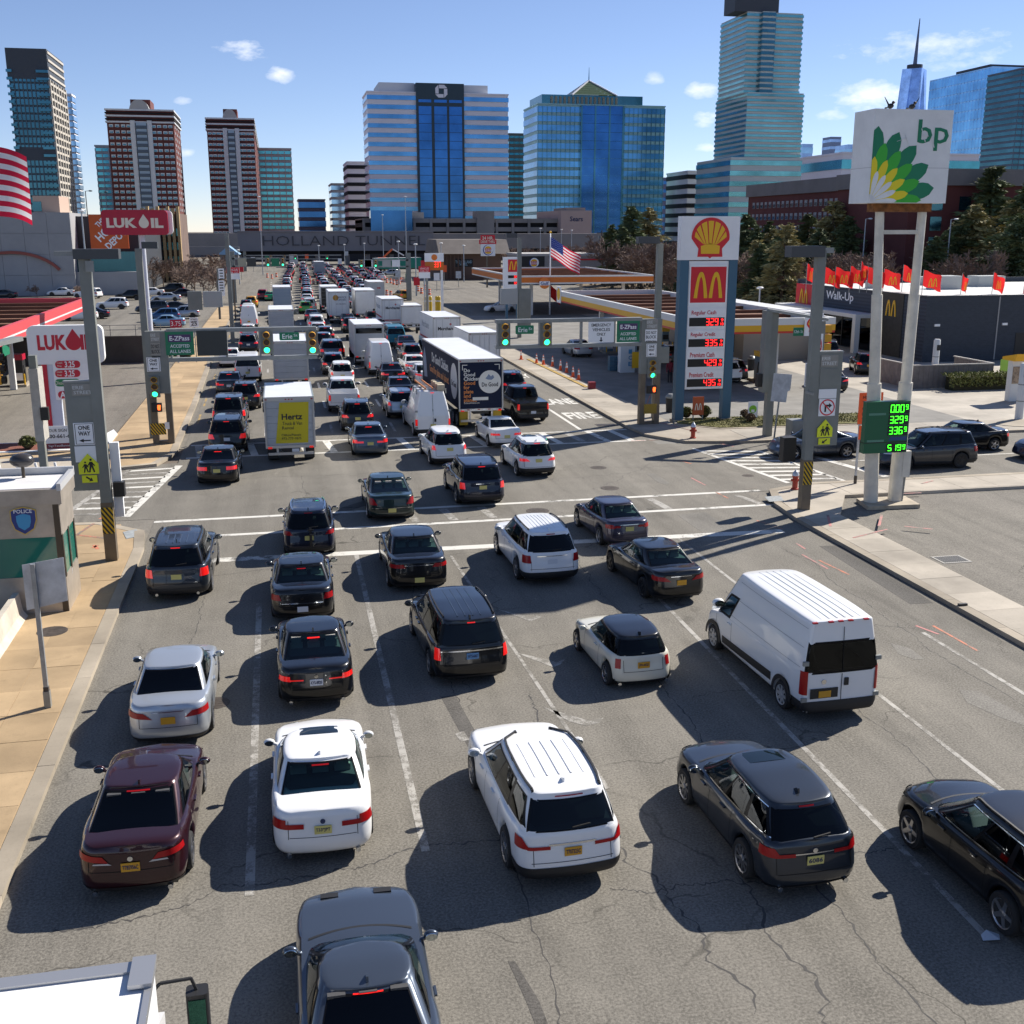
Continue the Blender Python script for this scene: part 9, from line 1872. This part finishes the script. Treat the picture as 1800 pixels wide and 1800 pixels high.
for a in ((143,520,372,150.,'white camera pole by the concrete store',.0),(455,470,346,300.,'tall floodlight mast before the overpass letters',0),(672,430,378,380.,'tall mast on the overpass deck',0),(712,500,346,300.,'tall floodlight mast in front of the garage',0),(1522,500,385,170.,'silver street lamp left of the tall white sign poles',.8),(1650,500,389,170.,'silver street lamp right of the tall white sign poles',-.8),(1672,500,386,150.,'nearer silver street lamp with a bright hood beside the pines',.8),(1216,520,504,160.,'short white lamp behind the yellow canopy',0),(1336,640,507,108.,'white double-headed lamp beside the burger restaurant',.0),(950,480,402,300.,'slim lamp pole left of the flag',0),(987,470,404,330.,'slim lamp pole right of the flag',0),(1005,470,405,360.,'far slim lamp pole by the bare trees',0),(862,470,420,320.,'far slim lamp pole by the hotel roof',0)): pole(a[0],a[1],a[2],a[3],a[4],a[5])
for px, pyt, lab in ((127,334,'dark lamp pole behind the crimson sign, left one'),(150,336,'dark lamp pole before the pale glass tower'),(177,338,'dark lamp pole left of the crimson sign')): pole(px,500,pyt,230.,lab,.9,True)
for px, Y_, lab in ((1058,260.,'wooden utility pole with a grey transformer on the slope'),(1770,150.,'wooden utility pole at the right edge')): 
    X_, zt_ = AY(px,405,Y_); t = thing('utility_pole', lab, 'utility pole', (X_,Y_,0)); MB().cyl((0,0,0),(0,0,zt_),.18,.13,8).build('pole', mat('bark'), t); MB().box(-1.2,1.2,-.08,.08,zt_-.7,zt_-.5).build('crossarm', mat('bark'), t)
    for sx in (-1,1): MB().lathe([(.28,0),(.28,.9)],10,(sx*.7,0,zt_-2.2)).build('transformer', STEEL, t)
hou = thing('shed', 'small house with pale blue roof left of the overpass', 'house'); Y = 330.; a = pr(Y,386,440,418,455); MB().box(a[0],a[2],Y,Y+12,0,a[3]-1).build('wall', mat('shed wall',(.2,.18,.17),.8), hou); MB().prismY([(a[0]-.6,a[3]-1.2),(a[2]+.6,a[3]-1.2),((a[0]+a[2])/2,a[3]+1.2)],Y-.5,Y+12).build('roof', mat('blue roof',(.22,.38,.55),.6), hou); base(hou, ((a[0]+a[2])/2,Y,0))
fence_t = tag(MB().box(AY(300,430,345)[0],AY(420,430,345)[0],345,346,4.2,6.6).build('viaduct', GARC), 'dark viaduct deck left of the overpass', 'bridge')

# clutter right of the queue: barriers, small signs, masts
for i, (px, py) in enumerate(((612,490),(622,494),(632,486),(645,478),(655,476),(668,484),(560,474),(575,480),(700,492),(712,494),(724,496))):
    g = G(px,py); t = barrier(g.x, g.y, 3.2, .9+.3*(i%3), 'pale concrete barrier in the roadworks right of the queue'); t['group'] = 'roadworks concrete barriers'
CL = [SGN_R, SGN_W, SGN_O, SIGBACK, SGN_G]
for i, (px, py, h_) in enumerate(((425,492,3.2),(446,478,4),(410,500,3),(700,505,3.4),(718,508,3),(733,520,3.2),(768,512,3.4),(781,500,4),(806,505,3.2),(690,488,4.2),(745,500,5),(598,476,3.4),(540,470,4),(610,466,4.5),(470,474,4))):
    g = G(px,py); t = thing('road_sign', 'small distant %s sign plate on a thin post' % ('red','white','orange','grey','green')[i%5], 'road sign', (g.x,g.y,0), 0, 'small distant %s signs' % ('red','white','orange','grey','green')[i%5]); MB().cyl((0,0,0),(0,0,h_),.06,n=6).build('post', STEEL, t); plate('plate', rect(-.55,h_-1.4,.55,h_), -.07, CL[i%5], t)
for px, py, pt in ((418,500,440),(560,470,432),(605,470,430),(700,500,425),(730,520,430),(775,505,428),(815,495,432),(640,470,428)):
    g = G(px,py); pole(px,py,pt,g.y,'slim grey street pole beside the far queue',0,False,'slim grey poles')
# ================================================================== trees and the brown slope on the right
def slope_h(x, y): return max(0, min(4.5, (x-60)*.05))*max(0, min(1, (y-118)/30))*max(0,min(1,(330-y)/60)) if x > 60 else 0
P = []
for j in range(25):
    y = 115+j*10; P.append([(62+i*9, y, -.02+slope_h(62+i*9,y)) for i in range(26)])
struct('brown_slope', MB().grid(P), mat('dry brown slope', (.15,.105,.06), .95, vary=.45, scale=.12, bump=.6, bscale=2.), smooth=True)
LEAFG = [mat('pine needles', (.12,.15,.06), .8, vary=.6, scale=.35), mat('olive pine needles', (.34,.29,.12), .8, vary=.45, scale=.6)]
BARK = mat('bark'); TWIG = mat('bare twigs', (.22,.155,.12), .9, vary=.3, scale=.5)
def conifer(seed, H=16., n=5200, wide=.27):
    rs = random.Random(seed); tr = MB(); tr.cyl((0,0,0),(0,0,H*.97),H*.022,.03,8); cr = MB(); br = MB()
    levels = int(H*2.4)
    for k in range(levels):
        f = (k+rs.random())/levels; z = H*(.12+.86*f); rr = H*wide*(1-f)**.62*rs.uniform(.55,1.15)+.25
        for b in range(rs.randint(4,6)):
            a = rs.uniform(0,6.28); r_ = rr*rs.uniform(.6,1.1); tip = Vector((r_*math.cos(a), r_*math.sin(a), z-r_*.18+rs.uniform(-.2,.3)))
            br.cyl((0,0,z), tip, .05, .015, 4, False)
            m = max(3, int(n/(levels*5)))
            for i in range(m):
                u = rs.uniform(.25,1.05); c = Vector((0,0,z)).lerp(tip,u)+Vector((rs.gauss(0,.28),rs.gauss(0,.28),rs.gauss(-.05,.16)))*(.5+.5*r_/3)
                s_ = rs.uniform(.2,.44); d = (tip-Vector((0,0,z))).normalized()*s_*1.5+Vector((rs.gauss(0,.1),rs.gauss(0,.1),rs.gauss(.04,.1))); e = Vector((rs.gauss(0,1),rs.gauss(0,1),rs.gauss(0,.6))).normalized()*s_*.5
                cr.add([c-d,c+e,c+d,c-e],[(0,1,2,3)])
    return tr.mesh('trunk',True), br.mesh('branches'), cr.mesh('crown')
def bare(seed, H=8., depth=5):
    rs = random.Random(seed); tr = MB(); tw = MB()
    def grow(p, d, L, r_, k):
        q = p+d*L; (tr if k < 2 else tw).cyl(p, q, r_, r_*.65, 5 if k < 2 else 3, False)
        if k == depth: return
        for i in range(rs.randint(2,4) if k else 5):
            nd = (d+Vector((rs.gauss(0,.5),rs.gauss(0,.5),rs.gauss(.12,.28)))).normalized(); grow(p+d*L*rs.uniform(.45,1.), nd, L*rs.uniform(.6,.85), max(.03,r_*.6), k+1)
    grow(Vector((0,0,0)), Vector((0,0,1)), H*.3, H*.016, 0)
    return tr.mesh('trunk',True), tw.mesh('twigs')
CON = [conifer(1,16,12000,.36), conifer(2,15,12000,.46), conifer(5,13,10000,.42)]; BAR = [bare(1,8,6), bare(2,9,6), bare(3,7,6), bare(7,10,6)]
def put_con(x, y, h, v, label, group=None, olive=0):
    z = slope_h(x,y); t = thing('pine_tree', label, 'tree', (x,y,z-.1), rq.uniform(0,6), group); s_ = h/(16,15,13)[v]
    for nm, me, m in (('trunk',CON[v][0],BARK),('branches',CON[v][1],BARK),('crown',CON[v][2],LEAFG[olive])): mo(nm, me, m, t)
    t.scale = (s_*rq.uniform(.95,1.1), s_*rq.uniform(.95,1.1), s_)
def put_bare(x, y, h, v, label, group=None):
    z = slope_h(x,y); t = thing('bare_tree', label, 'tree', (x,y,z-.1), rq.uniform(0,6), group); s_ = h/(8,9,7,10)[v]*.9; mo('trunk', BAR[v][0], BARK, t); mo('twigs', BAR[v][1], TWIG, t); t.scale = (s_*1.15,s_*1.15,s_)
def tp(px, pyb, ptop, Y): X_, _ = AY(px,pyb,Y); return X_, Y, AY(px,ptop,Y)[1]
PINES = [(1110,358,250.,0,0,'tall dark pine left of the scallop pylon'),(1140,364,265.,1,1,'olive pine beside the tall dark pine'),(1075,395,240.,2,0,'short dark pine at the foot of the slope'),(1095,400,225.,2,0,'second short dark pine at the foot of the slope'),
    (1312,372,200.,0,0,'dark pine just right of the scallop pylon'),(1350,388,205.,1,0,'broad dark pine before the brick housing'),(1388,392,215.,2,1,'small olive pine before the brick housing'),(1420,372,200.,0,0,'narrow dark pine before the brick housing'),(1462,352,190.,1,1,'large olive pine left of the tall white sign'),(1490,380,180.,2,0,'dark pine directly left of the white sign poles'),
    (1690,350,170.,1,1,'olive pine right of the white sign'),(1735,285,165.,0,0,'tallest spiky pine at the right'),(1775,350,150.,1,1,'dense dark pine near the right edge'),(1800,320,140.,1,0,'dense dark pine cut by the right edge'),(1655,370,180.,2,1,'small pine right behind the white sign box'),
    (1330,400,175.,1,0,'low spreading pine behind the yellow canopy end'),(1372,405,170.,2,0,'low dark pine behind the yellow canopy end'),(1440,400,165.,1,0,'wide dark pine above the red roof flags'),(1480,372,200.,0,1,'tall olive pine behind the red roof flags'),(1710,360,150.,2,1,'small olive pine among the right hand pines'),(1760,300,175.,0,0,'tall dark pine behind the right edge pines'),(1790,380,130.,2,0,'low dark pine at the right edge')]
for px, ptop, Y_, v, ol, lab in PINES: x, y, h = tp(px,430,ptop,Y_); put_con(x, y, h-slope_h(x,y), v, lab, None, ol)
rb = random.Random(21)
for i in range(30):
    px = rb.uniform(1170,1510) if i < 20 else rb.uniform(1640,1800); Y_ = rb.uniform(140,240); x, y, h = tp(px, 430, rb.uniform(375,432), Y_)
    if x > 66: put_con(x, y, max(4, h-slope_h(x,y)), i % 3, 'mixed %s evergreen filling the belt behind the canopies' % ('olive' if i % 2 else 'green'), 'evergreen belt, %s' % ('olive' if i % 2 else 'green'), i % 2)
for i in range(120):
    px = rb.uniform(1030,1560) if i < 96 else rb.uniform(1560,1800); Y_ = rb.uniform(125,240) if i % 2 else rb.uniform(150,300); x = AY(px,440,Y_)[0]
    if x < 62: continue
    put_bare(x, Y_, rb.uniform(7.5,12.5), rb.randrange(4), 'leafless tree tangled on the brown slope', 'leafless trees on the slope')
for px, Y_, h in ((960,300,9),(975,310,10),(1015,300,9),(1045,290,10),(1065,310,9),(1085,300,10),(1120,290,9),(915,310,8),(845,320,8),(1200,300,9),(900,330,9),(880,350,8),(930,320,9),(1000,340,10),(1030,330,9),(1050,350,10),(1150,300,8),(820,340,7),(1180,320,9)): put_bare(AY(px,430,Y_)[0], Y_, h, rb.randrange(4), 'leafless tree in front of the garage and pink store', 'leafless trees by the garage')
for px, Y_, h in ((195,228,8),(215,232,7),(250,235,8),(285,240,8),(300,245,7),(330,250,7),(350,240,6),(372,235,6),(60,206,3),(135,206,3),(200,300,15),(340,200,7),(355,210,7),(365,190,6),(380,205,7),(392,215,6),(335,230,8),(348,260,8),(372,270,8),(388,250,7),(325,215,7),(310,225,6),(268,228,7)): put_bare(AY(px,470,Y_)[0], Y_, h, rb.randrange(4), 'leafless tree near the hardware store and tan building', 'leafless trees by the store')
# low scrub on the slope
m = MB(); rs = random.Random(77)
for i in range(9000):
    x = rs.uniform(64,190); y = rs.uniform(120,300); z = slope_h(x,y); h = rs.uniform(.3,1.3); a = rs.uniform(0,6.28); w_ = rs.uniform(.15,.5)
    m.add([(x-w_*math.cos(a),y-w_*math.sin(a),z),(x+w_*math.cos(a),y+w_*math.sin(a),z),(x+rs.gauss(0,.3),y+rs.gauss(0,.3),z+h)],[(0,1,2)])
o = m.build('scrub', mat('dry scrub', (.15,.11,.06), .95, vary=.5, scale=.3)); o['kind'] = 'stuff'; o['label'] = 'dry brown scrub covering the slope behind the canopies'; o['category'] = 'scrub'
